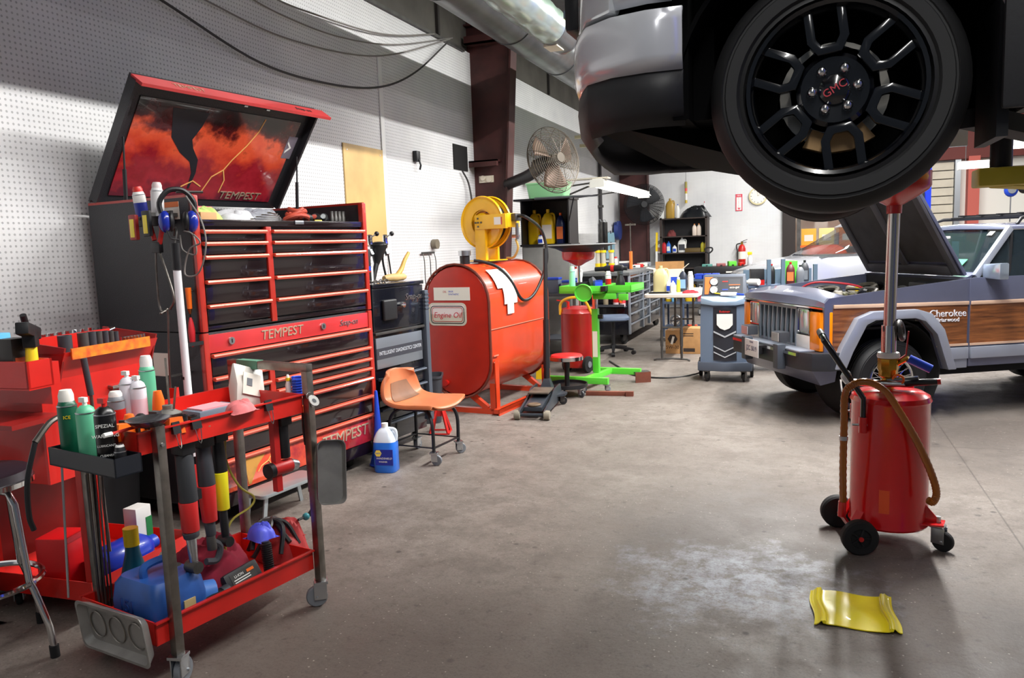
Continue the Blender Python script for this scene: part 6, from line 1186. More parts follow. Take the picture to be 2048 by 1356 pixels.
# blue lift post behind the grey car, with its control box
bx = at_y(1828, 440, 11.6).x
t = thing('lift_post', 'royal blue lift post with black panel behind the grey car', 'lift', (bx, 11.6, 0), .1)
PB_ = mat('lift_blue', (24, 52, 190), .4, coat=.2)
ob('post', MB().box(-.2, .2, 0, .3, .02, 3.7), PB_, t, bev=.01); ob('base_plate', MB().box(-.3, .3, -.15, .45, 0, .02), PB_, t)
ob('panel', MB().box(-.11, .11, -.05, 0, 1.62, 2.15), BLACK, t, bev=.01); ob('yellow_label', MB().box(-.045, .045, -.056, -.05, 1.96, 2.08), YELLOW, t); ob('carriage', MB().box(-.23, .23, -.06, .32, .4, .9), PB_, t, bev=.01)
# ---------------------------------------------------------------- silver sedan further back
sd = thing('car', 'silver sedan mostly hidden behind the raised hood of the woodside car', 'car', at_y(1500, 600, 12.6)*1, math.radians(20)); sd.location.z = 0; sd.scale = (1, 1, 1.2)
SP = mat('sedan_silver', (196, 198, 204), .22, .5, coat=.6)
def sring(x, w, z0, z1, c=.12): return [(x, -w, z0), (x, w, z0), (x, w+.02, (z0+z1)/2), (x, w-c, z1-.03), (x, w-c*2.2, z1), (x, -w+c*2.2, z1), (x, -w+c, z1-.03), (x, -w-.02, (z0+z1)/2)]
ob('body', MB(T(0, .9, 0)).loft([sring(0, .62, .35, .72), sring(.12, .78, .25, .86), sring(.6, .85, .22, .98), sring(1.25, .87, .22, 1.06), sring(3.6, .87, .22, 1.05), sring(4.4, .8, .3, 1.0)]), SP, sd)
ob('cabin', MB(T(0, .9, 0)).loft([sring(1.15, .74, 1.0, 1.07), sring(1.9, .66, 1.0, 1.44), sring(2.9, .66, 1.0, 1.46), sring(3.8, .7, 1.0, 1.08)]), GLASS, sd); ob('roof_skin', MB(T(0, .9, 0)).loft([[(1.85, -.56, 1.425), (1.85, .56, 1.425), (2.95, .56, 1.45), (2.95, -.56, 1.45)], [(1.95, -.5, 1.475), (1.95, .5, 1.475), (2.9, .5, 1.485), (2.9, -.5, 1.485)]]), SP, sd, bev=.01)
for y in (.22, 1.58): ob('headlamp', MB().sph((.2, y, .74), .14, (.9, 1, .55)), LENS, sd)
ob('grille', MB().box(-.02, .06, .5, 1.3, .5, .68), BLACK, sd, bev=.02)
for x in (.85, 3.4):
    for y in (.13, 1.67): w = wheel_at(sd, T(x, y, .32), .32, .2, .21); ob('rim', MB(T(x, y, .32)).cyl((0, -.08, 0), (0, .08, 0), .21, n=24), ZINC, w)
# bottle cart between the machine and the woodside car
bc = at_y(1560, 590, 9.9); t = thing('bottle_cart', 'slate grey cart crowded with bottles behind the car front end', 'cart', (bc.x, 9.9, 0), .2)
SLT = mat('cart_slate', (0, 0, 0))
for z in (.2, 1.0): ob('shelf', MB().box(-.4, .4, -.22, .22, z, z+.03), SLT, t)
for x in (-.38, .38):
    for y in (-.2, .2): ob('post', MB().box(x-.015, x+.015, y-.015, y+.015, .08, 1.0), SLT, t); caster(t, x, y, .038, .08)
for x in (-.18, -.02, .34): ob('upright', MB().box(x, x+.045, -.2, -.16, 1.03, 1.33 if x < 0 else 1.26), mat('upright_slate', (92, 112, 130), .5), t)
ob('back_rail', MB().box(-.4, .4, .2, .22, 1.03, 1.2), mat('upright_slate', (0, 0, 0)), t)
bcp = lambda x, y: (bc.x+x*math.cos(.2)-y*math.sin(.2), 9.9+x*math.sin(.2)+y*math.cos(.2), 1.031)
bottle('red and black bottle with white shoulder on the bottle cart', bcp(.1, -.1), .1, .08, .26, mat('bottle_darkred', (92, 34, 34), .4), RED, lab=mat('label_orange', (0, 0, 0))); bottle('black bottle with red cap left on the bottle cart', bcp(-.09, .05), .08, .07, .24, BLACK, RED); bottle('silver grey bottle right of the red one on bottle cart', bcp(.22, -.05), .09, .08, .22, GREY, BLACK); bottle('dark bottle at far right of the bottle cart', bcp(.3, .1), .1, .08, .27, DGREY, BLACK, lab=GREY)
sbox('black_red_box', 'tilted black and red product box on left of the bottle cart', 'box', bcp(-.28, -.08), (.16, .1, .19), BLACK, .2, None, .004, lambda t: ob('red_label', MB().box(-.081, .081, -.052, -.05, .0, .06), RED, t))
sbox('green_case', 'bright green case at the back of the bottle cart', 'case', bcp(.14, .12), (.16, .1, .27), GREEN, 0, None, .01, lambda t: ob('latch', MB().box(-.03, .03, -.056, -.05, .15, .19), BLACK, t))
t = thing('white_bottle', 'white bottle lying on its side at left of bottle cart', 'bottle', bcp(-.33, -.19), 2.6); ob('body', MB().cyl((-.07, 0, .04), (.06, 0, .04), .038, n=14), WHITE, t); ob('cap', MB().cyl((.06, 0, .04), (.1, 0, .04), .02, n=10), WHITE, t)

# ---------------------------------------------------------------- storage rack and machine in the next bay
t = thing('storage_rack', 'steel rack of yellow boxes in the bay past the end wall', 'rack', (.35, 20.6, 0))
for z in (.5, 1.3, 2.1): ob('shelf', MB().box(-.6, 1.4, -.3, .3, z, z+.05), ORANGE, t)
for x in (-.58, 1.38):
    for y in (-.28, .28): ob('upright', MB().box(x-.04, x+.04, y-.04, y+.04, 0, 2.9), DSTEEL, t)
for k, (x, z, m) in enumerate(((-.35, 1.351, 'amber'), (.05, 1.351, 'pale yellow'), (.5, 1.351, 'orange'), (.95, 1.351, 'yellow'), (-.3, 2.151, 'light tan'), (.3, 2.151, 'golden'))):
    sbox('stock_box', m+' stock box on the '+('middle' if z < 2 else 'upper')+' shelf of far rack', 'box', (.35+x, 20.5, z), (.34, .3, .4), mat('stock_'+m.replace(' ', '_'), {'amber': (240, 180, 60), 'pale yellow': (244, 226, 150), 'orange': (240, 140, 60), 'yellow': (240, 206, 60), 'light tan': (220, 190, 140), 'golden': (236, 190, 90)}[m], .6), 0, None, .004, lambda t: ob('label', MB().box(-.1, .1, -.152, -.15, .1, .25), PAPER, t))
oc = at_y(1648, 500, 17.6); t = thing('generator', 'orange topped machine showing behind the raised hood', 'machine', (oc.x, 17.6, 0), .2)
ob('body', MB().box(-.5, .5, -.35, .35, .15, .95), DGREY, t, bev=.03); ob('cover', MB().loft([[(x*s, y*s*.7, z) for x, y in rrect(.9, .9, .2)] for s, z in ((1, .95), (1, 1.15), (.8, 1.32), (.5, 1.38))]), mat('cover_orange', (236, 96, 50), .4), t); ob('bumper', MB().box(-.55, .55, -.38, -.33, .2, .3), BLACK, t)
for x in (-.4, .4): ob('wheel', MB().cyl((x, -.36, .12), (x, .36, .12), .12, n=18), RUBBER, t)
t = thing('chain_hoist', 'blue chain hoist hanging before the far white wall', 'hoist', at_y(2022, 380, 17.5)); hz = 5.6-t.location.z
ob('body', MB().sph((0, 0, 0), .12, (1, .7, 1.1)), BLUE, t); ob('gear_cover', MB().cyl((0, -.1, 0), (0, -.06, 0), .07, n=14), ZINC, t); ob('motor', MB().sph((.22, 0, .03), .11), BLACK, t); ob('chain', MB().cyl((0, 0, .1), (0, 0, hz), .012, n=6), ZINC, t); ob('load_chain', MB().cyl((0, 0, -.1), (0, 0, -.6), .012, n=6), ZINC, t)

# ---------------------------------------------------------------- raised pickup truck
TO = Vector((.07, 3.6, 1.66)); TI = T(-TO.x, -TO.y, -TO.z)
tk_ = thing('pickup_truck', 'silver pickup truck raised overhead with black alloy wheels', 'truck', TO)
TS = mat('truck_silver', (206, 208, 214), .22, .25, coat=.6); TBLK = mat('truck_cladding', (20, 20, 24), .6, bump=.05); TDK = mat('truck_underside', (7, 7, 8), .8, spec=.05)
GBLK = mat('wheel_gloss_black', (10, 12, 17), .16, coat=.7)
def tb_(name, mb, m, parent=tk_, bev=0): mb.v = [tuple(TI @ Vector(v)) for v in mb.v]; return ob(name, mb, m, parent, bev)
# bumper as sections along its plan curve, mirrored about the centre line y = 3.62
plan = [(-.385, 2.635), (-.5, 2.63), (-.62, 2.66), (-.72, 2.74), (-.79, 2.86), (-.84, 3.02), (-.87, 3.2), (-.885, 3.4), (-.89, 3.62)]
plan = plan+[(x, 7.24-y) for x, y in plan[-2::-1]]
def sweep(zs, off):   # zs: (z, inset) per ring going down
    return [[(x+o*((3.62-y)**2 < .7), y+(o if y < 3 else -o if y > 4.24 else 0), z+dz*max(0, 1-abs(y-3.62)/.99)) for (x, y) in plan] for z, o, dz in zs]
def shell(name, zs, m, parent=tk_, bev=0):
    R = sweep(zs, 0); g = MB(); g.loft(R, caps=False); n = len(plan)
    g.f = [f for f in g.f if not ((f[0] % n == n-1) or (f[1] % n == 0 and f[0] % n == n-1))]; g.mi = [0]*len(g.f)
    o = tb_(name, g, m, parent); md = o.modifiers.new('s', 'SOLIDIFY'); md.thickness = .03; md.offset = 0; return o
shell('bumper', [(2.335, .05, .02), (2.33, .005, .02), (2.3, 0, .02), (2.2, 0, .02), (2.15, .015, .02)], TS)
shell('lower_valance', [(2.148, .02, .02), (2.09, .012, .0), (2.03, .02, -.05), (1.985, .06, -.07)], TBLK)
shell('bumper_gap', [(2.39, .08, .02), (2.33, .06, .02)], TDK)
shell('front_fascia', [(2.75, .05, .0), (2.6, .03, .0), (2.42, .035, .0), (2.375, .05, .0)], TS)
for y0, y1, sg in ((2.66, 2.98, 1), (4.26, 4.58, -1)):
    tb_('headlamp', MB().loft([[(-.63, 2.67 if sg > 0 else 4.57, z), (-.735, 2.755 if sg > 0 else 4.485, z), (-.81, 2.93 if sg > 0 else 4.31, z), (-.76, 2.95 if sg > 0 else 4.29, z), (-.6, 2.72 if sg > 0 else 4.52, z)] for z in (2.36, 2.6)]), LENS, bev=.012)
tb_('grille', MB().box(-.9, -.84, 3.05, 4.19, 2.42, 2.72), BLACK, bev=.02)
for z in (2.48, 2.56, 2.64): tb_('grille_bar', MB().box(-.91, -.9, 3.08, 4.16, z, z+.03), CHROME)
tb_('valance_fill', MB().box(-.72, -.3, 2.78, 4.46, 2.0, 2.3), TDK)
if 0: tb_('fog_recess', MB().loft([[(-.79, 2.9, 2.05), (-.86, 3.15, 2.05), (-.84, 3.15, 2.12), (-.78, 2.9, 2.12)], [(-.75, 2.9, 2.05), (-.8, 3.15, 2.05), (-.8, 3.15, 2.12), (-.75, 2.9, 2.12)]]), BLACK)
tb_('skid_plate', MB().loft([[(-.72, 2.95, 2.05), (-.72, 4.3, 2.05), (-.7, 4.3, 2.08), (-.7, 2.95, 2.08)], [(-.6, 2.78, 1.99), (-.6, 4.46, 1.99), (-.6, 4.46, 2.03), (-.6, 2.78, 2.03)], [(-.3, 2.98, 1.91), (-.3, 4.26, 1.91), (-.3, 4.26, 1.97), (-.3, 2.98, 1.97)]]), TDK)
# fender, wheel well, cab and box
cx, cz = .072, 2.047
arcp = [(cx+.47*math.cos(a), cz+.47*math.sin(a)) for a in [math.radians(188-k*196/20) for k in range(21)]]
for y in (2.6, 4.61): tb_('fender', MB().prism([(-.43, 2.37), (-.43, 2.8), (.75, 2.85), (.75, 2.02), (.56, 2.02)]+[p for p in arcp[::-1] if p[1] > 2.3 or p[0] > 0][:-1], .03, basis((0, y+.03, 0), (1, 0, 0), (0, 0, 1), (0, -1, 0))), TS)
AL = [(cx+q*math.cos(a), cz+q*math.sin(a)) for q, rr in ((.49, 1), (.475, -1)) for a in [math.radians(4+172*k/24) for k in range(25)][::rr]]
tb_('arch_liner', MB().prism(AL, .5, basis((0, 3.14, 0), (1, 0, 0), (0, 0, 1), (0, -1, 0))).box(-.42, .56, 3.1, 3.14, 1.98, 2.55), TDK); tb_('arch_liner', MB().prism(AL, .5, basis((0, 4.6, 0), (1, 0, 0), (0, 0, 1), (0, -1, 0))), TDK)
tb_('liner_front', MB().box(-.42, -.37, 2.66, 3.1, 1.99, 2.5), TDK); tb_('mud_guard', MB().box(.5, .53, 2.64, 2.96, 1.86, 2.3), BLACK)
tb_('running_board', MB().box(.56, 3.0, 2.55, 2.72, 1.93, 1.98), BLACK, bev=.01); tb_('rocker', MB().box(.53, 3.1, 2.66, 2.72, 1.95, 2.25).box(.53, 3.1, 4.5, 4.56, 2.2, 2.3), TDK); tb_('side_shade_panel', MB().box(.5, 1.15, 2.575, 2.598, 1.93, 2.6), TBLK, bev=.01); tb_('door', MB().box(.77, 1.9, 2.6, 2.66, 2.12, 2.85), TS, bev=.01); tb_('cab', MB().box(.75, 3.1, 2.66, 4.56, 2.85, 3.5).box(.75, 3.1, 2.66, 4.56, 2.28, 2.85), TS, bev=.06)  # black panel over the door front is added, painting the silver side's shade
tb_('hood', MB().box(-.75, .78, 2.72, 4.5, 2.72, 2.86), TS, bev=.05); tb_('cargo_box', MB().box(3.1, 4.9, 2.62, 4.6, 2.15, 2.85), TS, bev=.02)
for y in (3.12, 4.02): tb_('frame_rail', MB().box(-.5, .45, y, y+.1, 1.985, 2.12).box(.45, 4.8, y, y+.1, 2.1, 2.24), TDK)
tb_('engine_pan', MB().box(-.35, .45, 3.25, 3.98, 1.95, 2.3), TDK, bev=.04); tb_('cross_member', MB().box(.2, .32, 3.1, 4.14, 1.9, 1.99), TDK); tb_('exhaust', MB().tube([(.4, 3.4, 2.08), (2.5, 3.5, 2.2), (4.7, 3.5, 2.2)], .04, 10), DSTEEL)
for y0, y1 in ((3.12, 2.92), (4.12, 4.32)):
    tb_('control_arm', MB().bar((.35, y0, 1.95), (.1, y1, 1.93), .06, .04).bar((-.2, y0, 1.95), (.06, y1, 1.93), .06, .04), TDK); tb_('axle_hub', MB().cyl((cx, y0, cz), (cx, y1-.05*(1 if y1 < 3.6 else -1), cz), .05, n=12), DSTEEL)
tb_('sway_link', MB().bar((.5, 2.98, 1.96), (.95, 3.6, 1.92), .09, .06), TBLK)
def truck_wheel(y, flip, full):
    s = -1 if flip else 1; M = TI @ T(cx, y, cz) @ (Rz(math.pi) if flip else Matrix())
    w = wheel_at(tk_, M, .378, .28, .262)
    ob('rim_barrel', MB(M).lathe([(.258, -.135), (.262, -.145), (.25, -.14), (.243, -.125), (.236, -.06), (.236, .12)], 56, (0, 0, 0), (0, 1, 0), cap=False), GBLK, w)
    ob('rim_back', MB(M).cyl((0, .05, 0), (0, .06, 0), .236, n=36), TDK, w)
    ob('brake_disc', MB(M).cyl((0, .0, 0), (0, .03, 0), .165, n=36), mat('disc_steel', (170, 166, 158), .35, .9), w); ob('brake_caliper', MB(M).prism([(.1*math.cos(a), .1*math.sin(a)) for a in (4.2, 4.6, 5.0, 5.4)]+[(.19*math.cos(a), .19*math.sin(a)) for a in (5.4, 5.0, 4.6, 4.2)], .06, basis((0, .0, 0), (1, 0, 0), (0, 0, 1), (0, -1, 0))), mat('caliper_tan', (186, 150, 104), .6, .2), w)
    ob('hub_plate', MB(M).lathe([(.125, -.05), (.12, -.085), (.1, -.1), (.05, -.095), (.0, -.09)], 36, (0, 0, 0), (0, 1, 0), cap=False), GBLK, w)
    U = [(.249, .062), (.15, .062), (.108, .036), (.108, -.036), (.15, -.062), (.249, -.062), (.249, -.034), (.158, -.034), (.136, -.02), (.136, .02), (.158, .034), (.249, .034)]
    for k in range(6):
        a = math.radians(38+60*k)
        ob('spoke', MB(M).prism(U, .034, basis((0, -.088, 0), (math.cos(a), 0, math.sin(a)), (-math.sin(a), 0, math.cos(a)), (0, -1, 0))), GBLK, w, bev=.006)
        ob('spoke_web', MB(M).prism([(.12, .05), (.1, .09), (.06, .1), (.06, -.1), (.1, -.09), (.12, -.05)], .03, basis((0, -.06, 0), (math.cos(a), 0, math.sin(a)), (-math.sin(a), 0, math.cos(a)), (0, -1, 0))), GBLK, w)
        b = a+math.radians(27)
        ob('lug_nut', MB(M).cyl((.066*math.cos(b), -.09, .066*math.sin(b)), (.066*math.cos(b), -.118, .066*math.sin(b)), .016, n=10).sph((.066*math.cos(b), -.118, .066*math.sin(b)), .016, n=10, m=6), CHROME, w)
    ob('center_cap', MB(M).lathe([(.046, -.09), (.046, -.108), (.036, -.116), (.0, -.118)], 28, (0, 0, 0), (0, 1, 0), cap=False), GBLK, w)
    if full: text(w, 'GMC', M @ basis((0, -.1185, 0), (.87, 0, .5), (-.5, 0, .87), (0, -1, 0)), .034, mat('emblem_red', (190, 60, 70), .4), .001)
    return w
truck_wheel(2.81, False, True); truck_wheel(4.66, True, False)
for y, f in ((2.81, False), (4.66, True)): wheel_at(tk_, TI @ T(3.75, y, cz), .378, .28, .262)
# lift arms and pads that carry the truck, posts outside the frame
LY = mat('lift_pad_yellow', (206, 190, 60), .4, var=.15); LG = mat('lift_grey', (60, 62, 70), .5)
lf = thing('vehicle_lift', 'two post lift with yellow arm ends under the raised truck', 'lift', (2.35, 3.6, 0))
for y in (1.55, 5.55): ob('post', MB().box(-.2, .2, y-3.6-.15, y-3.6+.15, 0, 4.2), PB_, lf, bev=.01)
for px_, py_, yb in ((-1.55, -.45, -1.85), (1.35, -.45, -1.85), (-1.55, .5, 1.75), (1.35, .5, 1.75)):
    ob('arm', MB().bar((px_, py_, 1.82), (px_*.12, yb, 1.76), .12, .08), LY, lf, bev=.01); ob('arm_end', MB().box(px_-.1, px_+.1, py_-.09, py_+.09, 1.785, 1.865), LY, lf, bev=.01)
    ob('pad_post', MB().cyl((px_, py_, 1.86), (px_, py_, 2.08), .045, n=14), BLACK, lf); ob('pad', MB().cyl((px_, py_, 2.075), (px_, py_, 2.098), .065, n=16), RUBBER, lf)

# ---------------------------------------------------------------- red oil drain drum in front
DC = Vector((.398, 4.36, 0)); dw = thing('oil_drain', 'bright red upright oil drain drum with coiled amber hose below truck', 'oil drain', DC)
DI = T(-DC.x, -DC.y, 0); DR = mat('drum_red', (206, 20, 24), .22, coat=.5)
def dp(px, py, Y): v = at_y(px, py, Y); return v-DC
ob('drum', MB().lathe([(.17, .1), (.186, .105), (.192, .115), (.186, .13), (.185, .74), (.192, .752), (.186, .766), (.183, .775), (.15, .795), (.08, .805), (0, .808)], 44), DR, dw)
for a, b in (((.25, 4.12), (.21, 4.3)), ((.16, 4.5), (.2, 4.32))):
    p = Vector((a[0]-DC.x, a[1]-DC.y, .088)); q = Vector((b[0]-DC.x, b[1]-DC.y, .088)); n_ = (p-q).normalized()
    w = ob('wheel', MB().lathe([(.05, -.028), (.08, -.028), (.088, -.018), (.088, .018), (.08, .028), (.05, .028), (.046, .015), (.015, .015), (.015, .03), (0, .03)], 32, p, n_), RUBBER, dw); ob('hub_web', MB().cyl(p-n_*.01, p+n_*.012, .052, n=24), BLACK, w); ob('axle_cap', MB().cyl(p+n_*.028, p+n_*.036, .012, n=12), RED, w)
    for k in range(5):
        x, y, z, L = frame_z(p, p+n_); d = x*math.cos(k*1.2566)+y*math.sin(k*1.2566); ob('wheel_spoke', MB().bar(p+d*.014+n_*.016, p+d*.05+n_*.016, .012, .008), BLACK, w)
ob('axle', MB().cyl((.25-DC.x, 4.12-DC.y, .088), (.16-DC.x, 4.5-DC.y, .088), .012, n=8), DR, dw)
ob('axle_bracket', MB().bar((.21-DC.x, 4.2-DC.y, .09), (.27-DC.x, 4.25-DC.y, .2), .05, .008), DR, dw); ob('axle_bracket', MB().bar((.18-DC.x, 4.42-DC.y, .09), (.24-DC.x, 4.44-DC.y, .2), .05, .008), DR, dw)
cf = (.62-DC.x, 4.28-DC.y); caster(dw, cf[0], cf[1], .052, .132, .03, -.5, RUBBER, ZINC, BLACK)
ob('caster_bracket', MB().loft([[(.1, -.13, .135), (.24, -.13, .135), (.26, -.04, .135), (.12, .0, .135)], [(.1, -.13, .145), (.24, -.13, .145), (.26, -.04, .145), (.12, .0, .145)]]).prism([(.1, .14), (.24, .14), (.15, .25)], .008, basis((0, -.08, 0), (1, 0, 0), (0, 0, 1), (0, -1, 0))), DR, dw, bev=.003); ob('caster_bolt', MB().cyl((cf[0], cf[1], .14), (cf[0], cf[1], .175), .012, n=8), ZINC, dw)
h = [Vector(p)-DC for p in ((.262, 4.2, .655), (.262, 4.2, .78), (.075, 4.2, 1.07), (.07, 4.23, 1.085), (.06, 4.47, 1.085), (.07, 4.5, 1.07), (.235, 4.5, .78), (.235, 4.5, .66))]
ob('push_handle', MB().tube(h, .014, 10), mat('handle_gloss_black', (12, 12, 14), .2, coat=.5), dw); ob('grip', MB().cyl(h[3]+Vector((0, .02, 0)), h[4]-Vector((0, .02, 0)), .018, n=12), BLACK, dw)
for p in (h[0], h[7]): ob('handle_socket', MB().cyl(p-Vector((0, 0, .05)), p+Vector((0, 0, .03)), .02, n=12), DR, dw); ob('socket_bolt', MB().cyl(p+Vector((-.05, 0, -.01)), p+Vector((.02, 0, -.01)), .006, n=6), ZINC, dw)
# suction tube and its fittings
tx = Vector((.385-DC.x, 0.0, 0))
ob('lift_tube', MB().cyl(tx+Vector((0, 0, 1.0)), tx+Vector((.012, 0, 1.73)), .029, n=20), mat('tube_steel', (196, 190, 184), .2, 1), dw); ob('tube_sleeve', MB().cyl(tx+Vector((0, 0, .98)), tx+Vector((0, 0, 1.13)), .036, n=20), CHROME, dw)
ob('brass_valve', MB().lathe([(.03, .86), (.045, .87), (.045, .9), (.05, .91), (.05, .96), (.04, .97), (.04, .98)], 8, tx), BRASS, dw); ob('white_collar', MB().lathe([(.052, .965), (.055, .975), (.05, .992)], 16, tx), WHITE, dw); ob('tee_fitting', MB().cyl(tx+Vector((0, 0, .8)), tx+Vector((0, 0, .87)), .03, n=12), BRASS, dw)
ob('manifold', MB().cyl((-.2, -.04, .84), (.1, -.04, .835), .018, n=10), CHROME, dw); ob('elbow', MB().tube(bez([(-.2, -.04, .84), (-.22, -.04, .87), (-.2, -.02, .88)], 8), .02, 8), ZINC, dw); ob('side_pipe', MB().cyl((-.02, -.03, .85), (.12, -.06, .87), .014, n=8), CHROME, dw)
ob('clamp_ring', MB().tor((.0, .03, 1.12), .05, .012, (1, .2, 0), 20, 8), DSTEEL, dw); ob('clamp_ring', MB().tor((.045, .03, 1.1), .045, .012, (1, -.3, .2), 20, 8), DSTEEL, dw)
ob('red_lever', MB().bar(tx+Vector((.09, 0, 1.1)), tx+Vector((.08, 0, .98)), .014, .006).bar(tx+Vector((.08, 0, .98)), tx+Vector((.03, 0, .94)), .014, .006), RED, dw); ob('blue_grip', MB().cyl(tx+Vector((.09, -.03, .965)), tx+Vector((.19, -.04, .915)), .022, n=12), BLUE, dw); ob('valve_stem', MB().cyl(tx+Vector((.02, 0, .92)), tx+Vector((.09, -.03, .97)), .012, n=8), BRASS, dw)
ob('probe_handle', MB().cyl((.06, -.06, .845), (.2, -.08, .86), .017, n=12), BLACK, dw); ob('probe_end', MB().cyl((.2, -.08, .86), (.215, -.082, .862), .016, n=12), RED, dw); ob('red_ring', MB().tor((.03, -.05, .86), .025, .006, (.3, 1, .2), 18, 6), ORANGE, dw)
bo = tx+Vector((.012, 0, 0))
ob('catch_bowl', MB().lathe([(.035, 1.69), (.036, 1.73), (.09, 1.76), (.152, 1.8), (.165, 1.82), (.165, 1.89), (.159, 1.89), (.155, 1.825), (.08, 1.775)], 36, bo, cap=False), mat('bowl_red', (0, 0, 0)), dw)
# amber spiral hose
hp = [dp(1686, 1005, 4.2), dp(1686, 930, 4.16), dp(1688, 850, 4.14), dp(1690, 790, 4.13), dp(1705, 770, 4.13), dp(1735, 764, 4.13), dp(1770, 782, 4.13), dp(1800, 825, 4.12), dp(1835, 885, 4.12), dp(1862, 945, 4.12), dp(1873, 985, 4.13), dp(1866, 1004, 4.14), dp(1856, 1000, 4.16)]
AMB = mat('amber_hose', (168, 96, 24), .25, coat=.3, trans=.15)
ps = bez(hp, 150); ob('drain_hose', MB().tube(ps, [.0165+.0022*(k % 2) for k in range(len(ps))], 10), AMB, dw); ob('hose_clamp', MB().cyl(dp(1687, 880, 4.145), dp(1687, 872, 4.145), .021, n=14), ZINC, dw); ob('hose_barb', MB().cyl(dp(1685, 1003, 4.2), dp(1683, 1032, 4.2), .02, n=12).bar(dp(1683, 1030, 4.2), dp(1705, 1060, 4.24), .035, .012), DR, dw)
text(dw, ' ', T(0, 0, 0), .01, WHITE) if False else None
ob('warning_label', MB().grid(lambda u, v: (.1868*math.sin(-.12+.26*u-.2), -.1868*math.cos(-.12+.26*u-.2), .2+.12*v), 6, 2), mat('label_amber', (226, 80, 36), .5), dw)
# yellow drip tray on the floor
yt = thing('drip_plate', 'bent bright yellow metal plate lying on the stained floor', 'plate', (.19, 3.45, 0), .05)
def ypl(u, v):
    x, y = -.165+.33*u, -.165+.33*v; e = min(u, 1-u); z = .01+.016*math.exp(-((e-.09)/.035)**2)+.003*math.sin(9*u+5*v); return (x+(.006*math.sin(7*v)), y+.008*math.sin(6*u), max(z, .006))
ob('plate', MB().grid(ypl, 36, 12, .004), mat('plate_yellow', (240, 222, 24), .3, coat=.4, dirt=(214, 190, 30), scale=3), yt)
for u in (.12, .88): ob('end_fold', MB().tube(bez([Vector(ypl(u, v/6))+Vector((0, 0, .0)) for v in range(7)], 18), .008, 8), mat('plate_yellow', (0, 0, 0)), yt)
# ---------------------------------------------------------------- red two tray service cart in the foreground
CT_RZ = math.atan2(.98164, .19075); CTM = T(-2.208, 2.139, 0) @ Rz(CT_RZ)
cart = thing('service_cart', 'red two tray service cart with bare steel legs in the foreground', 'cart', (-2.208, 2.139, 0), CT_RZ)
def cp(x, y, z): return CTM @ Vector((x, y, z))
def proj(p):
    d = Vector(p)-CC; z = d.dot(CF); return 1024+F_PX*d.dot(CR)/z, 678-F_PX*d.dot(CU)/z
def cx_(px, y, z):
    a, b = -1.5, 2.0
    for _ in range(40):
        m = (a+b)/2
        if proj(cp(m, y, z))[0] < px: a = m
        else: b = m
    return a
def ct(px, y, z=.909): return cp(cx_(px, y, z), y, z)
CRED = mat('cart_red', (212, 34, 26), .35, coat=.2, var=.14, scale=6)
for x, y, z1 in ((0, 0, 1.0), (.735, 0, 1.095), (.735, .49, 1.095), (0, .49, .97)):
    ob('leg', MB().box(x-.018, x+.018, y-.018, y+.018, .118, z1), STEEL, cart, bev=.003)
for x, y, a in ((0, 0, .4), (.735, 0, 2.4), (.735, .49, 1.0), (0, .49, -.6)): caster(cart, x, y, .048, .12, .03, a, GREY, ZINC, DGREY)
ob('handle_bar', MB().box(.717, .753, -.018, .508, 1.08, 1.116), STEEL, cart, bev=.003); ob('tape_wrap', MB().box(.715, .755, .3, .44, 1.078, 1.118), mat('tape_green', (90, 140, 116), .7), cart)
for z0, z1, nm in ((.9, .985, 'upper_tray'), (.178, .268, 'lower_tray')):
    t = ob(nm, MB().box(-.07, .715, .02, .5, z0, z0+.005), CRED, cart)
    for b in ((-.07, .715, .018, .023), (-.07, .715, .497, .502), (-.07, -.065, .018, .502), (.71, .715, .018, .502)): ob('tray_side', MB().box(*b, z0, z1), CRED, t)
    for b in ((-.072, .717, .006, .02), (-.072, .717, .5, .514)): ob('rim_lip', MB().box(*b, z1-.006, z1), CRED, t)
ob('bolt', MB().cyl((0, -.019, .93), (0, -.026, .93), .007, n=8), ZINC, cart); ob('bolt', MB().cyl((.735, -.019, .93), (.735, -.026, .93), .007, n=8), ZINC, cart)
# black side tray with three cans
t = thing('side_tray', 'black metal side tray holding spray cans at left of red cart', 'tray', (-2.208, 2.139, 0), CT_RZ)
SB = mat('tray_black', (22, 26, 34), .4); ob('bottom', MB().box(-.18, -.077, -.01, .41, .85, .855), SB, t)
for b in ((-.18, -.077, -.01, -.005), (-.18, -.077, .405, .41), (-.18, -.175, -.01, .41), (-.082, -.077, -.01, .41)): ob('side', MB().box(*b, .85, .918), SB, t)
spray('dark green and white can with tilted cap in black side tray', cp(-.13, .345, .856), .275, .034, mat('can_dkgreen', (16, 84, 60), .35), mat('cap_milk', (232, 228, 220), .5), None, txt=['ICE'], tcol=YELLOW)
spray('plain mint green can in middle of black side tray', cp(-.13, .225, .856), .255, .034, mat('can_mintgreen', (96, 186, 146), .4), WHITE, None, capped=False)
spray('black can with white lettering and red button in side tray', cp(-.13, .105, .856), .26, .036, mat('can_black', (16, 16, 18), .3), RED, None, capped=False, txt=['SPEZIAL', 'WARTUNG', 'LUBRICANT', 'CLEANER'])
spray('squat dark jar at near end of black side tray', cp(-.13, .03, .856), .1, .02, BLACK, WHITE)
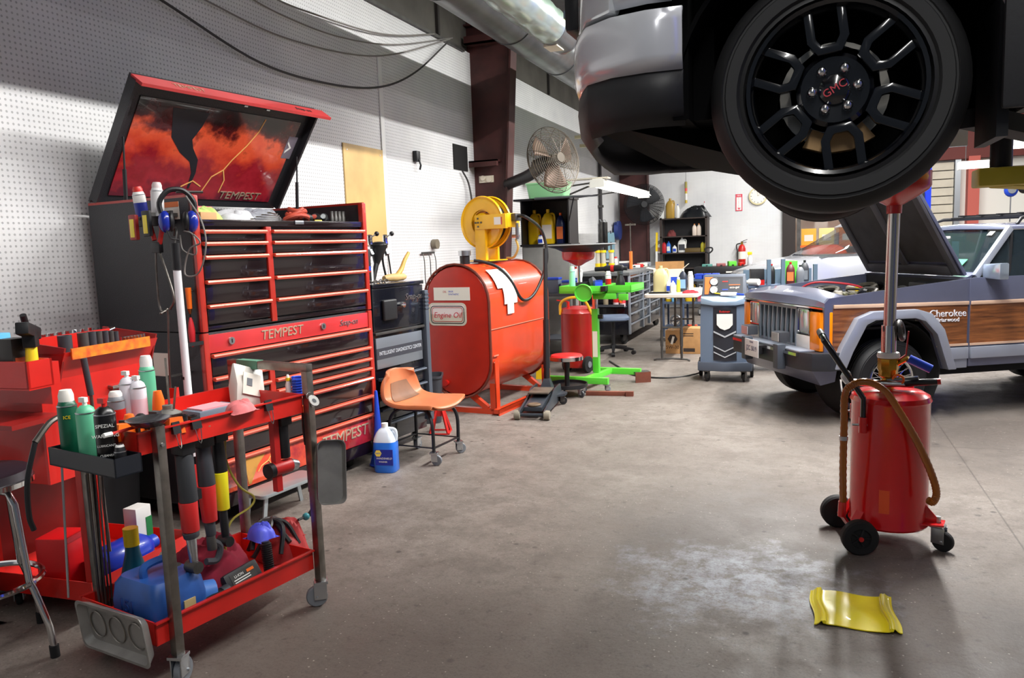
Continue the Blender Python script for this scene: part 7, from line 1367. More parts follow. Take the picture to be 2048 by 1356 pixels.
# small items on the upper tray
spray('white aerosol with tall nozzle standing at back of upper tray', ct(263, .44), .24, .032, mat('can_lilac', (224, 220, 228), .4), WHITE, None, capped=False); spray('white aerosol with pink print beside the tall nozzle one', ct(283, .40), .22, .032, mat('can_lilac', (0, 0, 0)), WHITE, mat('band_pink', (230, 196, 206), .4), capped=False)
spray('tall pale green can at back of upper cart tray', ct(303, .45), .29, .032, mat('can_mintgreen', (0, 0, 0)), WHITE); spray('short red and grey can with white cap on upper tray', ct(238, .42), .17, .033, GREY, WHITE, RED)
def small(name, label, cat, p, rz, parts):
    t = thing(name, label, cat, p, rz)
    for nm, mb, m in parts: ob(nm, mb, m, t)
    return t
small('screw_tool', 'upright orange tool handle standing on upper tray', 'tool', ct(320, .36), 0, [('grip', MB().tube([(0, 0, 0), (0, 0, .05), (.004, 0, .11), (.002, 0, .15)], [.02, .026, .024, .016], 12), ORANGE), ('collar', MB().cyl((0, 0, 0), (0, 0, .02), .026, n=12), BLACK)])
small('orange_cap', 'short orange cone cap among cans on upper tray', 'cap', ct(262, .3), 0, [('cone', MB().lathe([(.03, 0), (.028, .05), (.016, .09), (.0, .095)], 14), ORANGE), ('ring', MB().tor((0, 0, .008), .03, .006, n=14, k=6), BLACK)])
for k, px in enumerate((300, 311, 322)): small('screwdriver', ('leftmost', 'middle', 'rightmost')[k]+' short red knobbed driver on upper tray', 'screwdriver', ct(px, .28), .4*k, [('knob', MB().sph((0, 0, .055), .018, (1, 1, 1.3)), mat('knob_red', (190, 66, 44), .3)), ('shank', MB().cyl((0, 0, 0), (0, 0, .05), .007, n=8), STEEL)])
small('black_brush', 'small black bristled brush head between the cans', 'brush', ct(284, .32), 0, [('bristles', MB().sph((0, 0, .05), .026, (1, 1, 1.2)), BLACK), ('stem', MB().cyl((0, 0, 0), (0, 0, .06), .008, n=8), DGREY)])
small('metal_cup', 'round grey metal cup with dirty rim on upper tray', 'cup', ct(340, .2), 0, [('body', MB().lathe([(.05, 0), (.052, .07), (.054, .08), (.046, .085), (.02, .1), (.02, .115)], 24), mat('cup_grey', (138, 136, 130), .5, .4, var=.3)), ('rim', MB().tor((0, 0, .08), .052, .004, n=22, k=6), STEEL), ('tweezers', MB().bar((.03, 0, .1), (.05, 0, .19), .006).bar((0, .01, .1), (-.01, .02, .3), .006), STEEL)])
small('magnetic_dish', 'shallow round steel dish resting on top of the near cart leg', 'dish', cp(-.02, .02, 1.0), 0, [('bowl', MB().lathe([(.03, 0), (.055, .006), (.074, .024), (.078, .027), (.073, .029), (.05, .012), (0, .01)], 30), mat('dish_steel', (126, 126, 130), .25, .9)), ('magnet', MB().cyl((0, 0, .0), (0, 0, .012), .04, n=20), BLACK)])
for px, y, w, lb, rz in ((262, .14, .1, 'left orange folded plastic guard lying on upper tray', .3), (345, .07, .085, 'right orange folded plastic guard by the metal cup', 1.2)):
    small('plastic_guard', lb, 'guard', ct(px, y+.03, .925), CT_RZ+rz, [('shell', MB().loft([[(-w, -.03, .02), (w, -.04, .0), (w, .04, .0), (-w, .03, .02)], [(-w*.8, -.025, .08), (w*.6, -.03, .06), (w*.6, .03, .06), (-w*.8, .02, .08)]]), ORANGE), ('band', MB().box(-.006, .006, -.042, .042, .0, .078), BLACK)])
small('cable_coil', 'coil of black cable in middle of the upper tray', 'cable', ct(315, .16), 0, [('coil', MB().tube([(.07*math.cos(q*.4), .05*math.sin(q*.4), .012+.0016*q) for q in range(48)], .008, 6), BLACK), ('plug', MB().box(-.02, .02, -.012, .012, .085, .11), DGREY)])
small('red_tube', 'thin red plastic straw lying over the dish edge', 'straw', ct(256, .06, .985), CT_RZ, [('straw', MB().cyl((-.06, 0, .008), (.1, .02, .012), .006, n=8), mat('straw_red', (220, 60, 56), .4)), ('white_tip', MB().cyl((-.09, 0, .008), (-.06, 0, .008), .009, n=8), WHITE)])
t = thing('impact_sockets', 'pair of black impact sockets by grey case on upper tray', 'socket set', ct(378, .1)); socket_row(t, 2, (-.02, 0, 0), (.025, .0, 0), .02, .021, .08, BLACK); ob('clip', MB().box(-.04, .045, -.022, .022, 0, .006), DSTEEL, t)
small('hammer', 'hammer with worn wooden end at front of upper tray', 'hammer', ct(392, .045), CT_RZ, [('head', MB().cyl((-.06, 0, .03), (.03, 0, .03), .022, n=12), DSTEEL), ('wood_end', MB().sph((.045, -.01, .035), .018), mat('worn_wood_dark', (150, 96, 66), .6)), ('neck', MB().cyl((-.01, 0, .03), (-.01, .06, .03), .01, n=8), DSTEEL)])
sbox('bit_case', 'grey blue tool case with pink sheet on upper tray', 'case', ct(425, .2), (.2, .12, .07), mat('case_bluegrey', (112, 124, 138), .45), CT_RZ, None, .008, lambda t: [ob('pink_sheet', MB().box(-.08, .06, -.05, .05, .07, .076), mat('sheet_pink', (226, 150, 158), .7), t), ob('bits', MB().box(-.09, .09, -.068, -.06, .0, .035), DSTEEL, t)])
for k in range(5): small('ratchet', ('first', 'second', 'third', 'fourth', 'fifth')[k]+' steel ratchet from left along the upper tray', 'ratchet', ct(352+k*14 if k < 2 else 455+k*26, .06+.05*(k % 3)), CT_RZ+.2*k-.3, [('handle', MB().box(-.09, .05, -.008, .008, 0, .012), STEEL), ('head', MB().cyl((.06, 0, 0), (.06, 0, .022), .018, n=12), CHROME)])
t = thing('socket_rail', 'rail of small chrome sockets at right in upper tray', 'socket set', ct(560, .16), CT_RZ); ob('rail', MB().box(-.12, .12, -.012, .012, 0, .006), BLACK, t); socket_row(t, 9, (-.11, 0, .006), (.11, 0, .006), .009, .011, .028)
t = thing('clear_pouch', 'clear plastic pouch with paper label leaning in upper tray', 'pouch', ct(492, .3), CT_RZ, rot=(-.25, .35, CT_RZ)); ob('pouch', MB().loft([[(x*.07, y*.02, .0) for x, y in ((-1, -1), (1, -1), (1, 1), (-1, 1))], [(x*.08, y*.03, .1) for x, y in ((-1, -1), (1, -1), (1, 1), (-1, 1))], [(x*.085, y*.006, .2) for x, y in ((-1, -1), (1, -1), (1, 1), (-1, 1))]]), mat('clear_film', (206, 200, 192), .25), t, bev=.006); ob('label', MB().box(-.05, .05, -.034, -.03, .06, .16), PAPER, t); ob('print_block', MB().box(-.03, .0, -.036, -.034, .1, .135), GREY, t)
rag('crumpled pink shop cloth over front edge of upper tray', cp(cx_(480, .03, .98), .03, .97), .12, .09, .05, mat('cloth_pink', (220, 120, 122), .9, var=.2, scale=30), 41, CT_RZ, 'shop_cloth', 'rag')
t = thing('coiled_air_hose', 'bright blue coiled air hose with white nozzle at upper tray end', 'hose', ct(600, .2)); ob('coil', MB().tube([(.03*math.cos(q*.7), .03*math.sin(q*.7), .02+.0014*q) for q in range(70)], .006, 6), BLUE, t); ob('nozzle', MB().lathe([(.012, 0), (.014, .08), (.008, .1), (.008, .12), (.004, .13)], 10, (-.045, -.02, 0)), WHITE, t); ob('yellow_collar', MB().cyl((-.045, -.02, .1), (-.045, -.02, .115), .011, n=10), YELLOW, t)
t = thing('key_tag', 'white oval key tag with ring hung on the right cart leg', 'tag', cp(.735, -.03, .955), CT_RZ); ob('tag', MB().prism([(.034*math.cos(a), .02*math.sin(a)) for a in [k*math.pi/8 for k in range(16)]], .005, basis((0, 0, 0), (.8, 0, -.6), (.6, 0, .8), (0, -1, 0))), WHITE, t); ob('hole_mark', MB().prism([(.014*math.cos(a), .007*math.sin(a)) for a in [k*math.pi/6 for k in range(12)]], .001, basis((0, -.0052, 0), (.8, 0, -.6), (.6, 0, .8), (0, -1, 0))), GREY, t); ob('ring', MB().tor((-.02, .005, .025), .014, .002, (0, 1, 0), 16, 5), CHROME, t)
for k, (px, s) in enumerate(((352, .016), (392, .02), (537, .018))):
    x = cx_(px, .01, .97); t = thing('binder_clip', ('leftmost', 'middle', 'rightmost')[k]+' black binder clip on front lip of upper tray', 'clip', cp(x, .012, .95), CT_RZ)
    ob('clip_body', MB().prism([(-.012, 0), (.014, .0), (.002, .044), (-.002, .044)], s*2, basis((-s, 0, 0), (0, 1, 0), (0, 0, 1), (1, 0, 0))), BLACK, t); ob('wire_loop', MB().tube([(-s*.6, -.012, .0), (-s*.35, -.02, -.045), (0, -.022, -.055), (s*.35, -.02, -.045), (s*.6, -.012, 0)], .0018, 5), CHROME, t)
# air and power tools hanging below the upper tray
def hung(px, y, label, segs, extra=None):
    x = cx_(px, y, .7); t = thing('power_tool', label, 'power tool', cp(x, y, .9), CT_RZ); ob('hanger', MB().box(-.03, .03, -.035, .035, -.05, 0), BLACK, t, bev=.004)
    for nm, z0, z1, r0, r1, m in segs: ob(nm, MB().cyl((0, 0, z0), (.004, 0, z1), r0, r1, 14), m, t, bev=.003)
    if extra: extra(t)
    return t
TR = mat('tool_red', (196, 36, 36), .4)
hung(374, .07, 'leftmost hanging black and red cordless ratchet under upper tray', (('battery_grip', -.05, -.24, .034, .036, mat('grip_charcoal', (52, 54, 58), .55)), ('red_shell', -.24, -.36, .036, .032, TR), ('collar', -.36, -.385, .032, .03, DGREY), ('steel_neck', -.385, -.5, .02, .016, ZINC)), lambda t: [ob('ratchet_head', MB().cyl((0, -.03, -.505), (0, .03, -.505), .024, n=14), DSTEEL, t), ob('red_stripe', MB().box(.02, .036, -.02, .01, -.19, -.1), TR, t), ob('switch', MB().box(.02, .05, -.02, .02, -.24, -.2), BLACK, t)])
hung(412, .1, 'second hanging tool with red body and dark neck', (('grip', -.05, -.21, .03, .034, DGREY), ('red_body', -.21, -.36, .036, .03, TR), ('neck', -.36, -.42, .022, .02, DGREY), ('head', -.42, -.48, .018, .02, DSTEEL)), lambda t: ob('grease_hook', MB().tube(bez([(0, 0, -.44), (.04, 0, -.48), (.02, 0, -.53), (-.03, 0, -.52)], 12), .014, 8), DGREY, t))
hung(440, .12, 'third hanging tool with bright yellow body', (('grip', -.05, -.18, .026, .03, BLACK), ('yellow_body', -.18, -.34, .032, .026, mat('tool_yellow', (230, 216, 30), .4)), ('neck', -.34, -.47, .018, .016, BLACK)), lambda t: ob('head', MB().cyl((0, -.03, -.475), (0, .03, -.475), .022, n=12), BLACK, t))
hung(568, .1, 'hanging black and red impact driver with grey nose', (('grip', -.05, -.2, .03, .026, BLACK),), lambda t: [ob('motor_body', MB().cyl((-.07, 0, -.24), (.03, 0, -.24), .032, n=14), TR, t), ob('nose', MB().cyl((.03, 0, -.24), (.07, 0, -.25), .03, .022, 14), ZINC, t), ob('end_cap', MB().cyl((-.095, 0, -.24), (-.07, 0, -.24), .034, n=14), BLACK, t), ob('red_spine', MB().box(-.06, -.03, -.015, .015, -.34, -.0), TR, t)])
small('pry_bar', 'black and orange handled pry bar hung beside right cart leg', 'pry bar', cp(.76, .06, .9), CT_RZ, [('grip', MB().tube([(0, 0, 0), (.002, 0, -.08), (.0, 0, -.16)], [.012, .016, .01], 10), BLACK), ('orange_tip', MB().cyl((0, 0, -.01), (0, 0, .02), .014, n=10), ORANGE), ('shank', MB().cyl((0, 0, -.16), (0, 0, -.38), .006, n=8), STEEL)])
tag(ob('power_lead', MB().tube(bez([cp(cx_(452, .16, .88), .16, .89), cp(cx_(452, .16, .75), .16, .75), cp(cx_(478, .16, .62), .16, .62), cp(cx_(508, .16, .54), .16, .55), cp(cx_(500, .16, .51), .16, .51), cp(cx_(462, .16, .49), .16, .48), cp(cx_(450, .16, .4), .16, .38), cp(cx_(455, .16, .3), .16, .26)], 40), .005, 6), mat('cord_olive', (150, 140, 56), .5)), 'thin olive yellow cord looping below the upper tray', 'cord')
# pans hung on the cart legs
def pan(label, o, ux, uz, w, h, d=.035, extra=None):
    t = thing('parts_pan', label, 'pan', o); ux, uz = Vector(ux).normalized(), Vector(uz).normalized(); n = ux.cross(uz); PM = basis((0, 0, 0), ux, uz, n)
    R = []
    for s, z in ((.94, 0), (1, d), (1.05, d), (1.05, d-.004), (1.03, d-.006), (.96, -.004)): R.append([Vector((x*s if False else x+(s-1)*w*.5*(1 if x > 0 else -1), y+(s-1)*w*.5*(1 if y > 0 else -1), z)) for x, y in rrect(w, h, .03)])
    ob('pan', MB(PM).loft(R), mat('pan_steel', (160, 158, 154), .5, .6, var=.25, scale=10), t)
    if extra: extra(t, PM)
    return t
P0 = cp(.775, -.06, .625); pan('small bright steel pan hooked on the right front cart leg', P0, CTM.to_3x3() @ Vector((.88, -.45, -.12)), CTM.to_3x3() @ Vector((.16, .1, 1)), .125, .28)
P1 = cp(-.085, .235, .2); pan('long steel pan hanging low on left side of red cart', P1, CTM.to_3x3() @ Vector((-.05, -1, .08)), CTM.to_3x3() @ Vector((-.12, -.02, 1)), .46, .185, .03, lambda t, M: [ob('ring_mark', MB(M).tor((x, 0, .004), .055, .0025, n=26, k=5), STEEL, t) for x in (-.14, 0, .14)])
# lower tray contents
LZ = .186
def lw(px, y, z=LZ): return cp(cx_(px, y, z), y, z)
BLC = mat('case_blue', (36, 84, 160), .45, var=.3, scale=9)
t = thing('blue_case', 'dirty blue plastic tool case with rounded lid on lower tray', 'case', cp(.075, .2, LZ), CT_RZ); ob('body', MB().loft([[(x, y, z) for x, y in rrect(.24*s, .3*s, .04)] for s, z in ((.94, 0), (1, .02), (1, .1), (.94, .16), (.8, .19))]), BLC, t); ob('end_bulge', MB().cyl((.1, -.08, .07), (.17, -.1, .06), .05, n=16), mat('case_blue_light', (70, 120, 196), .4), t); ob('handle', MB().tube(bez([(-.06, 0, .18), (-.05, 0, .23), (.05, 0, .23), (.06, 0, .18)], 14), .016, 8), BLC, t)
text(t, '151', basis((-.121, .03, .09), (0, -1, 0), (0, 0, 1), (-1, 0, 0)), .07, mat('case_blue_dark', (24, 60, 130), .5), .002)
ob('latch', MB().box(.0, .05, -.155, -.148, .06, .1), mat('latch_tan', (190, 170, 120), .6), t)
rag('burgundy fleece jacket bundled on the lower tray', lw(418, .25), .34, .32, .24, mat('fleece_burgundy', (136, 24, 48), .95, var=.25, scale=18), 51, CT_RZ, 'jacket', 'jacket', .25)
small('knit_cap', 'dark grey knit cap against the burgundy jacket', 'cap', lw(358, .2), CT_RZ, [('crown', MB().sph((0, 0, .1), .075, (.8, 1, 1.3)), mat('knit_grey', (64, 62, 62), .95)), ('brim', MB().tor((0, 0, .04), .06, .018, n=20, k=8), mat('knit_grey', (0, 0, 0)))])
t = thing('battery_charger', 'black cordless battery charger tilted on the lower tray rim', 'charger', cp(cx_(487, .07, .24), .075, .215), CT_RZ, rot=(-.5, -.1, CT_RZ)); ob('body', MB().box(-.085, .085, -.045, .045, 0, .085), mat('charger_black', (34, 34, 37), .5), t, bev=.014); ob('label_plate', MB().box(-.06, .06, -.0465, -.045, .02, .07), mat('label_charcoal', (52, 50, 48), .5), t); text(t, 'LI-ION', basis((-.02, -.0475, .056), (1, 0, 0), (0, 0, 1), (0, -1, 0)), .016, WHITE, .0003); ob('orange_mark', MB().box(.02, .055, -.0475, -.046, .05, .062), ORANGE, t)
for z in (.03, .04): ob('print_line', MB().box(-.05, .03, -.0472, -.046, z, z+.004), WHITE, t)
small('grip_tool', 'short black tool lying along front rim of lower tray', 'tool', lw(418, .06), CT_RZ, [('body', MB().cyl((-.1, 0, .03), (.07, 0, .05), .026, n=12), BLACK), ('end', MB().cyl((.07, 0, .05), (.1, 0, .055), .03, n=12), DGREY)])
t = thing('work_light', 'ribbed black flexible work light standing in lower tray', 'work light', lw(540, .1), CT_RZ)
for k in range(14): ob('rib', MB().tor((.001*k, .002*k, .03+.009*k), .019, .006, (.1, .2, 1), 14, 5), BLACK, t)
ob('core', MB().cyl((0, 0, 0), (.014, .028, .16), .018, n=12), BLACK, t)
rag('red nylon tool bag slumped at right end of lower tray', lw(565, .27), .22, .24, .17, mat('bag_red', (176, 40, 40), .7, var=.3, scale=12), 61, CT_RZ, 'tool_bag', 'bag', .3)
t = thing('bag_straps', 'tangle of black straps over the red tool bag', 'strap', lw(545, .24, .31), CT_RZ)
for k in range(6): a = k*1.1; ob('strap', MB().tube(bez([(.13*math.cos(a), .1*math.sin(a), -.06), (.06*math.cos(a+.5), .06*math.sin(a+.5), .05), (-.05*math.cos(a), .04, .06), (-.13*math.cos(a-.4), -.1*math.sin(a), -.03)], 16), .011, 6), BLACK, t)
rag('bright violet blue nitrile gloves on top of the straps', lw(522, .22, .33), .1, .12, .07, mat('glove_blue', (84, 92, 222), .5), 71, CT_RZ, 'gloves', 'gloves')
small('wire_brush', 'small teal and black wire brush at right end of bag', 'brush', lw(612, .22, .34), CT_RZ, [('hub', MB().sph((0, 0, 0), .018), mat('brush_teal', (60, 150, 160), .5)), ('bristles', MB().cyl((.01, 0, 0), (.05, 0, .01), .008, .02, 8), BLACK), ('stem', MB().cyl((-.05, 0, .0), (0, 0, 0), .006, n=6), BLACK)])
for k, (px, y) in enumerate(((602, .07), (540, .05))): small('loose_bolt', ('right', 'left')[k]+' loose chrome bolt on the lower tray front', 'bolt', lw(px, y), .5*k, [('shank', MB().cyl((-.02, 0, .01), (.02, 0, .01), .007, n=8), CHROME), ('head', MB().cyl((.02, 0, .01), (.032, 0, .01), .013, n=6), CHROME)])
small('drill_chuck', 'chrome and black drill chuck below the hanging tools', 'chuck', lw(425, .38), .4, [('cone', MB().lathe([(.035, 0), (.035, .05), (.018, .1), (.01, .13)], 16), DSTEEL), ('sleeve', MB().cyl((0, 0, .0), (0, 0, .04), .04, n=16), BLACK)])
# things behind the near leg
rag('off white wadded cloth behind the blue case', cp(.2, .4, LZ), .14, .12, .17, mat('cloth_offwhite', (206, 198, 182), .9), 81, CT_RZ, 'cloth_wad', 'cloth')
t = thing('coolant_bottle', 'dark teal bottle with bright yellow cap behind blue case', 'bottle', cp(.13, .45, LZ)); ob('body', MB().lathe([(.045, 0), (.05, .02), (.05, .12), (.03, .2), (.026, .24)], 16), mat('bottle_teal', (14, 86, 110), .35), t); ob('cap', MB().cyl((0, 0, .235), (0, 0, .31), .03, n=16), YELLOW, t)
for k in range(5): small('long_rod', ('first', 'second', 'third', 'fourth', 'fifth')[k]+' thin steel rod from left standing behind black side tray', 'rod', cp(-.035+.02*k, .44+.012*k, LZ), 0, [('shaft', MB().cyl((0, 0, 0), (.004*k-.01, .01, .58+.02*k), .004, n=6), (DSTEEL, STEEL)[k % 2]), ('tip', MB().cyl((0, 0, 0), (0, 0, .03), .006, n=6), BLACK)])

# ---------------------------------------------------------------- second red cart against the wall, with sockets
X2 = Vector((-.05, .9987, 0)); Y2 = Vector((-.9987, -.05, 0)); R0 = Vector((-3.02, 2.47, 0)); RS = T(.04, .1, 0); R2 = math.atan2(X2.y, X2.x)
RM2 = T(R0.x, R0.y, 0) @ Rz(R2)
rc = thing('socket_cart', 'worn red tool cart with orange edged socket rack at far left', 'cart', R0, R2)
def rp(x, y, z): return RM2 @ Vector((x, y, z))
ob('back_box', MB().box(-.05, .58, .13, .6, .62, 1.15), CRED, rc, bev=.005)
ob('rack_front', MB(RS).prism([(-.04, 1.2), (-.03, 1.2), (.07, 1.0), (.07, .9), (.06, .9), (.06, 1.0)], .56, basis((0, 0, 0), (0, 1, 0), (0, 0, 1), (1, 0, 0))), CRED, rc)
for x in (0, .55): ob('rack_end', MB(RS).prism([(-.04, 1.22), (.3, 1.26), (.3, 1.0), (.06, .92)], .01, basis((x, 0, 0), (0, 1, 0), (0, 0, 1), (1, 0, 0))), mat('cart_red_shaded', (150, 28, 24), .4, var=.2), rc)  # darker copy of the cart red, shade put into the colour
ob('rack_step', MB(RS).box(0, .56, -.03, .12, 1.185, 1.195), CRED, rc); ob('rack_step', MB(RS).box(0, .42, .12, .125, 1.19, 1.265), CRED, rc); ob('rack_step', MB(RS).box(0, .42, .125, .3, 1.225, 1.232), CRED, rc)
ob('orange_strip', MB(RS).box(.03, .5, -.048, -.04, 1.165, 1.215), mat('strip_orange', (232, 138, 24), .5, dirt=(214, 80, 30), scale=22), rc)
ob('recess_lip', MB(RS).box(.04, .34, .048, .055, 1.03, 1.04), mat('cart_red_shaded', (0, 0, 0)), rc); ob('pull_handle', MB(RS).tube([(.28, .05, 1.0), (.28, -.0, .99), (.46, -.0, .99), (.46, .05, 1.0)], .01, 8), STEEL, rc); ob('lock_box', MB(RS).box(.3, .44, .03, .055, .86, .96), mat('cart_red_shaded', (0, 0, 0)), rc, bev=.006)
for k, (x, r, h) in enumerate(((.07, .03, .075), (.17, .024, .075), (.22, .02, .075), (.26, .017, .072), (.3, .015, .07), (.335, .013, .066), (.365, .012, .06))): ob('impact_socket', MB(RS).lathe([(r, 0), (r, h), (r*.7, h), (r*.6, h*.7)], 16, (x, .03, 1.195)), (DGREY, DSTEEL)[k % 2], rc)
for k in range(8): ob('chrome_socket', MB(RS).lathe([(.016-.001*k, 0), (.016-.001*k, .04), (.01, .042)], 12, (.05+.045*k, .19, 1.232)), CHROME, rc)
for k in range(7): ob('small_socket', MB(RS).lathe([(.012, 0), (.012, .03), (.008, .03)], 12, (.4+.022*k, .02, 1.195)), CHROME, rc)
ob('extension_bar', MB(RS).cyl((.42, .2, 1.23), (.54, .22, 1.25), .014, n=10), CHROME, rc)
# bin on the left of the rack, legs, lower trays
bn = MB()
for b in ((-.22, -.1, -.02, -.01), (-.22, -.1, .37, .38), (-.22, -.21, -.02, .38), (-.11, -.1, -.02, .38)): bn.box(*b, 1.085, 1.2)
ob('bin', bn.box(-.22, -.1, -.02, .38, 1.08, 1.09), CRED, rc); ob('bin_bracket', MB().box(-.1, -.05, .0, .3, 1.0, 1.18), CRED, rc); ob('end_shelf', MB().box(-.3, -.05, .0, .5, .93, .95), mat('cart_red_shaded', (0, 0, 0)), rc)
ob('front_panel', MB().box(-.05, .58, .12, .135, .62, 1.1), CRED, rc)
for x, y in ((-.05, -.06), (.55, -.06), (.55, .5), (-.05, .5)): ob('angle_leg', MB().box(x-.004, x+.03, y-.004, y, .1, .95).box(x-.004, x, y-.004, y+.03, .1, .95), CRED, rc)
ob('low_tray', MB().box(-.06, .58, -.065, .53, .1, .105), CRED, rc)
for b in ((-.06, .58, -.07, -.065), (-.06, .58, .525, .53), (-.065, -.06, -.07, .53), (.58, .585, -.07, .53)): ob('tray_side', MB().box(*b, .1, .19), CRED, rc)
for x in (0, .5):
    for y in (.0, .45): caster(rc, x, y, .04, .1, .025, .8)
sbox('blue_carton', 'sky blue and white carton standing in the red bin', 'box', rp(-.16, .22, 1.091), (.08, .1, .22), mat('carton_sky', (90, 180, 230), .5), R2, None, .004, lambda t: ob('white_panel', MB().box(-.035, .035, -.052, -.05, .02, .15), WHITE, t))
sbox('tool_carton', 'black and orange tool carton in the red bin', 'box', rp(-.16, .115, 1.091), (.08, .08, .2), mat('carton_dark', (40, 36, 34), .5), R2, None, .004, lambda t: ob('orange_panel', MB().box(-.03, .03, -.042, -.04, .06, .12), mat('carton_rust', (160, 70, 40), .5), t))
t = thing('trigger_sprayer', 'yellow gripped black trigger tool standing in the red bin', 'sprayer', rp(-.15, .03, 1.091), R2+.6); ob('grip', MB().tube([(-.02, 0, 0), (-.005, 0, .08), (.01, 0, .17)], [.03, .026, .022], 12), YELLOW, t)
for z in (.06, .1, .14): ob('finger_ridge', MB().sph((.028, 0, z), .014), YELLOW, t)
ob('head', MB().bar((-.09, 0, .25), (.08, 0, .21), .05, .05).box(-.02, .04, -.025, .025, .16, .23), BLACK, t, bev=.006); ob('red_button', MB().cyl((.05, 0, .17), (.06, 0, .19), .014, n=10), mat('button_red', (236, 90, 84), .4), t)
t = thing('pad', 'thick dark sanding pad lying high at the left edge', 'pad', rp(-.12, .5, 1.201), R2); ob('disc', MB().box(-.16, .17, -.05, .05, .08, .115), mat('pad_dark', (42, 44, 50), .7), t, bev=.015); ob('base', MB().box(-.14, .14, -.1, .1, 0, .08), DGREY, t, bev=.02); ob('white_plate', MB().box(.0, .16, -.12, -.04, .05, .06), WHITE, t)
t = thing('screwdriver', 'black handled screwdriver leaning out of the socket rack', 'screwdriver', rp(.1, .32, 1.234), 0, rot=(.3, -.45, R2)); ob('handle', MB().tube([(0, 0, .03), (0, 0, .08), (0, 0, .16)], [.01, .016, .014], 10), BLACK, t); ob('shank', MB().cyl((0, 0, 0), (0, 0, .04), .005, n=8), STEEL, t)
small('red_bottle', 'small red topped bottle at left of socket rack', 'bottle', rp(-.02, .2, 1.151), 0, [('body', MB().lathe([(.03, 0), (.03, .07), (.015, .09)], 14), DGREY), ('cap', MB().cyl((0, 0, .085), (0, 0, .12), .02, n=12), mat('button_red', (0, 0, 0)))])
t = thing('grip_rod', 'grey rod with dark grip standing before the red panel', 'rod', rp(.1, .0, .2)); ob('grip', MB().cyl((0, 0, .8), (-.01, -.01, .97), .014, n=10), DGREY, t); ob('shaft', MB().cyl((.01, .01, -.09), (0, 0, .81), .008, n=8), STEEL, t)
t = thing('flex_hose', 'black flexible shaft curving down from the side tray cans', 'hose', (0, 0, 0)); fx = [at_x(x, y, -2.75) for x, y in ((130, 830), (100, 845), (70, 885), (55, 960), (58, 1030), (68, 1060))]; ob('steel_end', MB().tube(bez(fx[:3], 12), .012, 8), STEEL, t); ob('shaft', MB().tube(bez(fx[2:], 20), .01, 8), BLACK, t)
a = at_x(122, 900, -2.7); b = at_x(137, 1195, -2.7); t = thing('thin_rod', 'long thin bright steel rod hanging left of the cart', 'rod', b); ob('shaft', MB().cyl((0, 0, 0), a-b, .0045, n=8), ZINC, t); ob('hook', MB().tube([a-b, a-b+Vector((.0, .03, .02)), a-b+Vector((-.02, .06, 0))], .0045, 6), ZINC, t)
# clutter on the low tray of the second cart
sbox('plastic_crate', 'dark plastic crate under the red tool case at left edge', 'crate', (-3.8, 2.2, 0), (.4, .44, .32), mat('crate_dark', (34, 36, 42), .6), R2, None, .012, lambda t: ob('rim', MB().box(-.21, .21, -.23, .23, .29, .33), DGREY, t, bev=.008))
t = thing('tool_case', 'red tool case with grey latches on a dark crate at left', 'case', (-3.8, 2.2, .331), R2); ob('body', MB().box(-.2, .2, -.13, .13, 0, .3), mat('case_crimson', (176, 24, 28), .4), t, bev=.015); ob('grey_frame', MB().box(-.18, .18, -.138, -.128, .16, .2), GREY, t, bev=.004); ob('latch', MB().box(-.05, .06, -.145, -.13, .1, .24), mat('latch_light', (150, 150, 150), .5), t, bev=.006); ob('black_grip', MB().box(.02, .16, -.145, -.13, .2, .24), BLACK, t, bev=.006)
sbox('red_box', 'bright red open box on low tray behind the thin rod', 'box', rp(.05, .2, .106), (.16, .16, .25), mat('box_scarlet', (206, 20, 24), .4), R2+.2, None, .008, lambda t: ob('lip', MB().box(-.085, .085, -.085, -.075, .23, .255), mat('case_crimson', (0, 0, 0)), t))
rag('black bag slumped on floor left of the low red tray', (-3.5, 2.2, .005), .2, .3, .3, mat('bag_black', (0, 0, 0)), 91, R2, 'black_bag', 'bag'); rag('clear plastic wrap crumpled before the black bag', (-3.5, 1.9, .005), .2, .22, .2, mat('wrap_grey', (96, 104, 112), .2, coat=.5), 93, R2, 'plastic_wrap', 'wrap')
t = thing('blue_bottle', 'large blue plastic bottle lying on the low red tray', 'bottle', rp(.25, .03, .106), R2); ob('body', MB().lathe([(.07, -.18), (.085, -.16), (.085, .06), (.05, .12), (.03, .14)], 20, (0, 0, .086), (1, 0, 0)), mat('bottle_cobalt', (26, 60, 190), .3, coat=.3), t); ob('cap', MB().cyl((.135, 0, .086), (.17, 0, .086), .036, n=14), BLUE, t)
sbox('white_carton', 'small white and green carton behind the thin rods', 'box', rp(.42, .12, .106), (.1, .08, .26), WHITE, R2, None, .004, lambda t: ob('green_stripe', MB().box(.01, .05, -.042, -.04, .0, .2), mat('stripe_green', (30, 130, 70), .5), t))
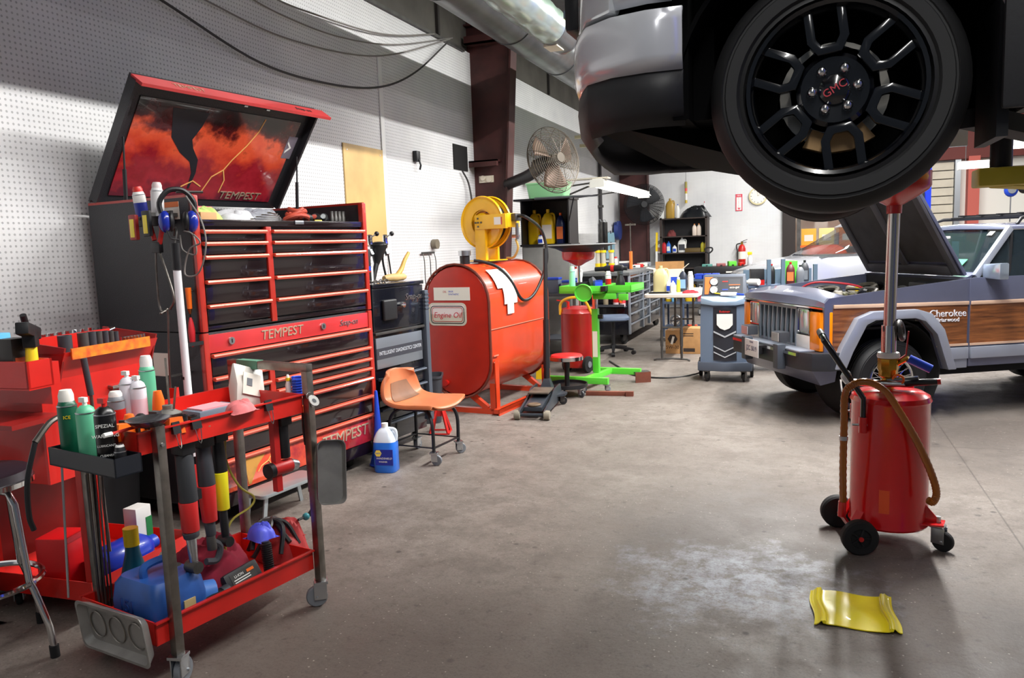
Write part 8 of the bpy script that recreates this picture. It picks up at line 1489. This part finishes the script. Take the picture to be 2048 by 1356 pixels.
# chrome bar stool at the left frame edge
bs = thing('bar_stool', 'chrome legged bar stool with dark vinyl seat cut by the left edge', 'stool', (-3.14, 2.08, 0))
for k in range(4):
    a = .24+k*math.pi/2; c, s = math.cos(a), math.sin(a); P = lambda r, z: (r*c, r*s, z)
    ob('leg', MB().tube([P(.1, .7), P(.15, .69), P(.175, .64), P(.2, .32), P(.215, .29), P(.255, .17), P(.268, .13), P(.28, .02)], .014, 10), CHROME, bs); ob('foot_cap', MB().cyl(P(.279, .0), P(.277, .05), .019, n=10), RUBBER, bs)
ob('foot_ring', MB().tor((0, 0, .31), .205, .013, n=40, k=8), CHROME, bs); ob('seat', MB().lathe([(.16, .7), (.2, .715), (.21, .74), (.2, .77), (.1, .785), (0, .788)], 30), mat('vinyl_dark', (38, 32, 40), .35), bs); ob('seat_band', MB().pipe((0, 0, .715), (0, 0, .735), .215, .205, 30), CHROME, bs)
# aluminium step in front of the chest
sg = thing('step_bench', 'low aluminium step bench tucked before the big red chest', 'step', (-2.98, 3.62, 0), CH_RZ)
ALU = mat('aluminium', (176, 184, 188), .35, .7); ob('top', MB().prism(rrect(.52, .2, .03), .022, T(.26, .1, .17)), ALU, sg, bev=.004)
for x in (.05, .45):
    for y in (.03, .17): ob('leg', MB().bar((x, y, .17), (x+(.03 if x > .2 else -.03), y, 0), .028, .01, (0, 1, 0)), ALU, sg)

# added dark filler standing in for the darkness behind the carts
t = thing('dark_filler_bin', 'added dark covered bin filling the darkness behind the red carts', 'bin', (-3.96, 3.02, 0), R2)
ob('bin_body', MB().loft([[(x*q, y*q, z) for x, y in rrect(1.0, .46, .06)] for q, z in ((.92, 0), (1, .62))]), mat('bin_charcoal', (30, 31, 34), .7, var=.3), t); ob('cover', crumple(MB(T(0, 0, .6)), 77, 1.04, .5, .16, .4), mat('tarp_dark', (58, 56, 54), .8, var=.4, scale=9), t)
ob('shade_panel', MB().box(-.05, .58, .585, .6, .1, .62), mat('cart_red_shaded', (0, 0, 0)), rc)  # added dark sheet standing in for the blackness below the cart box
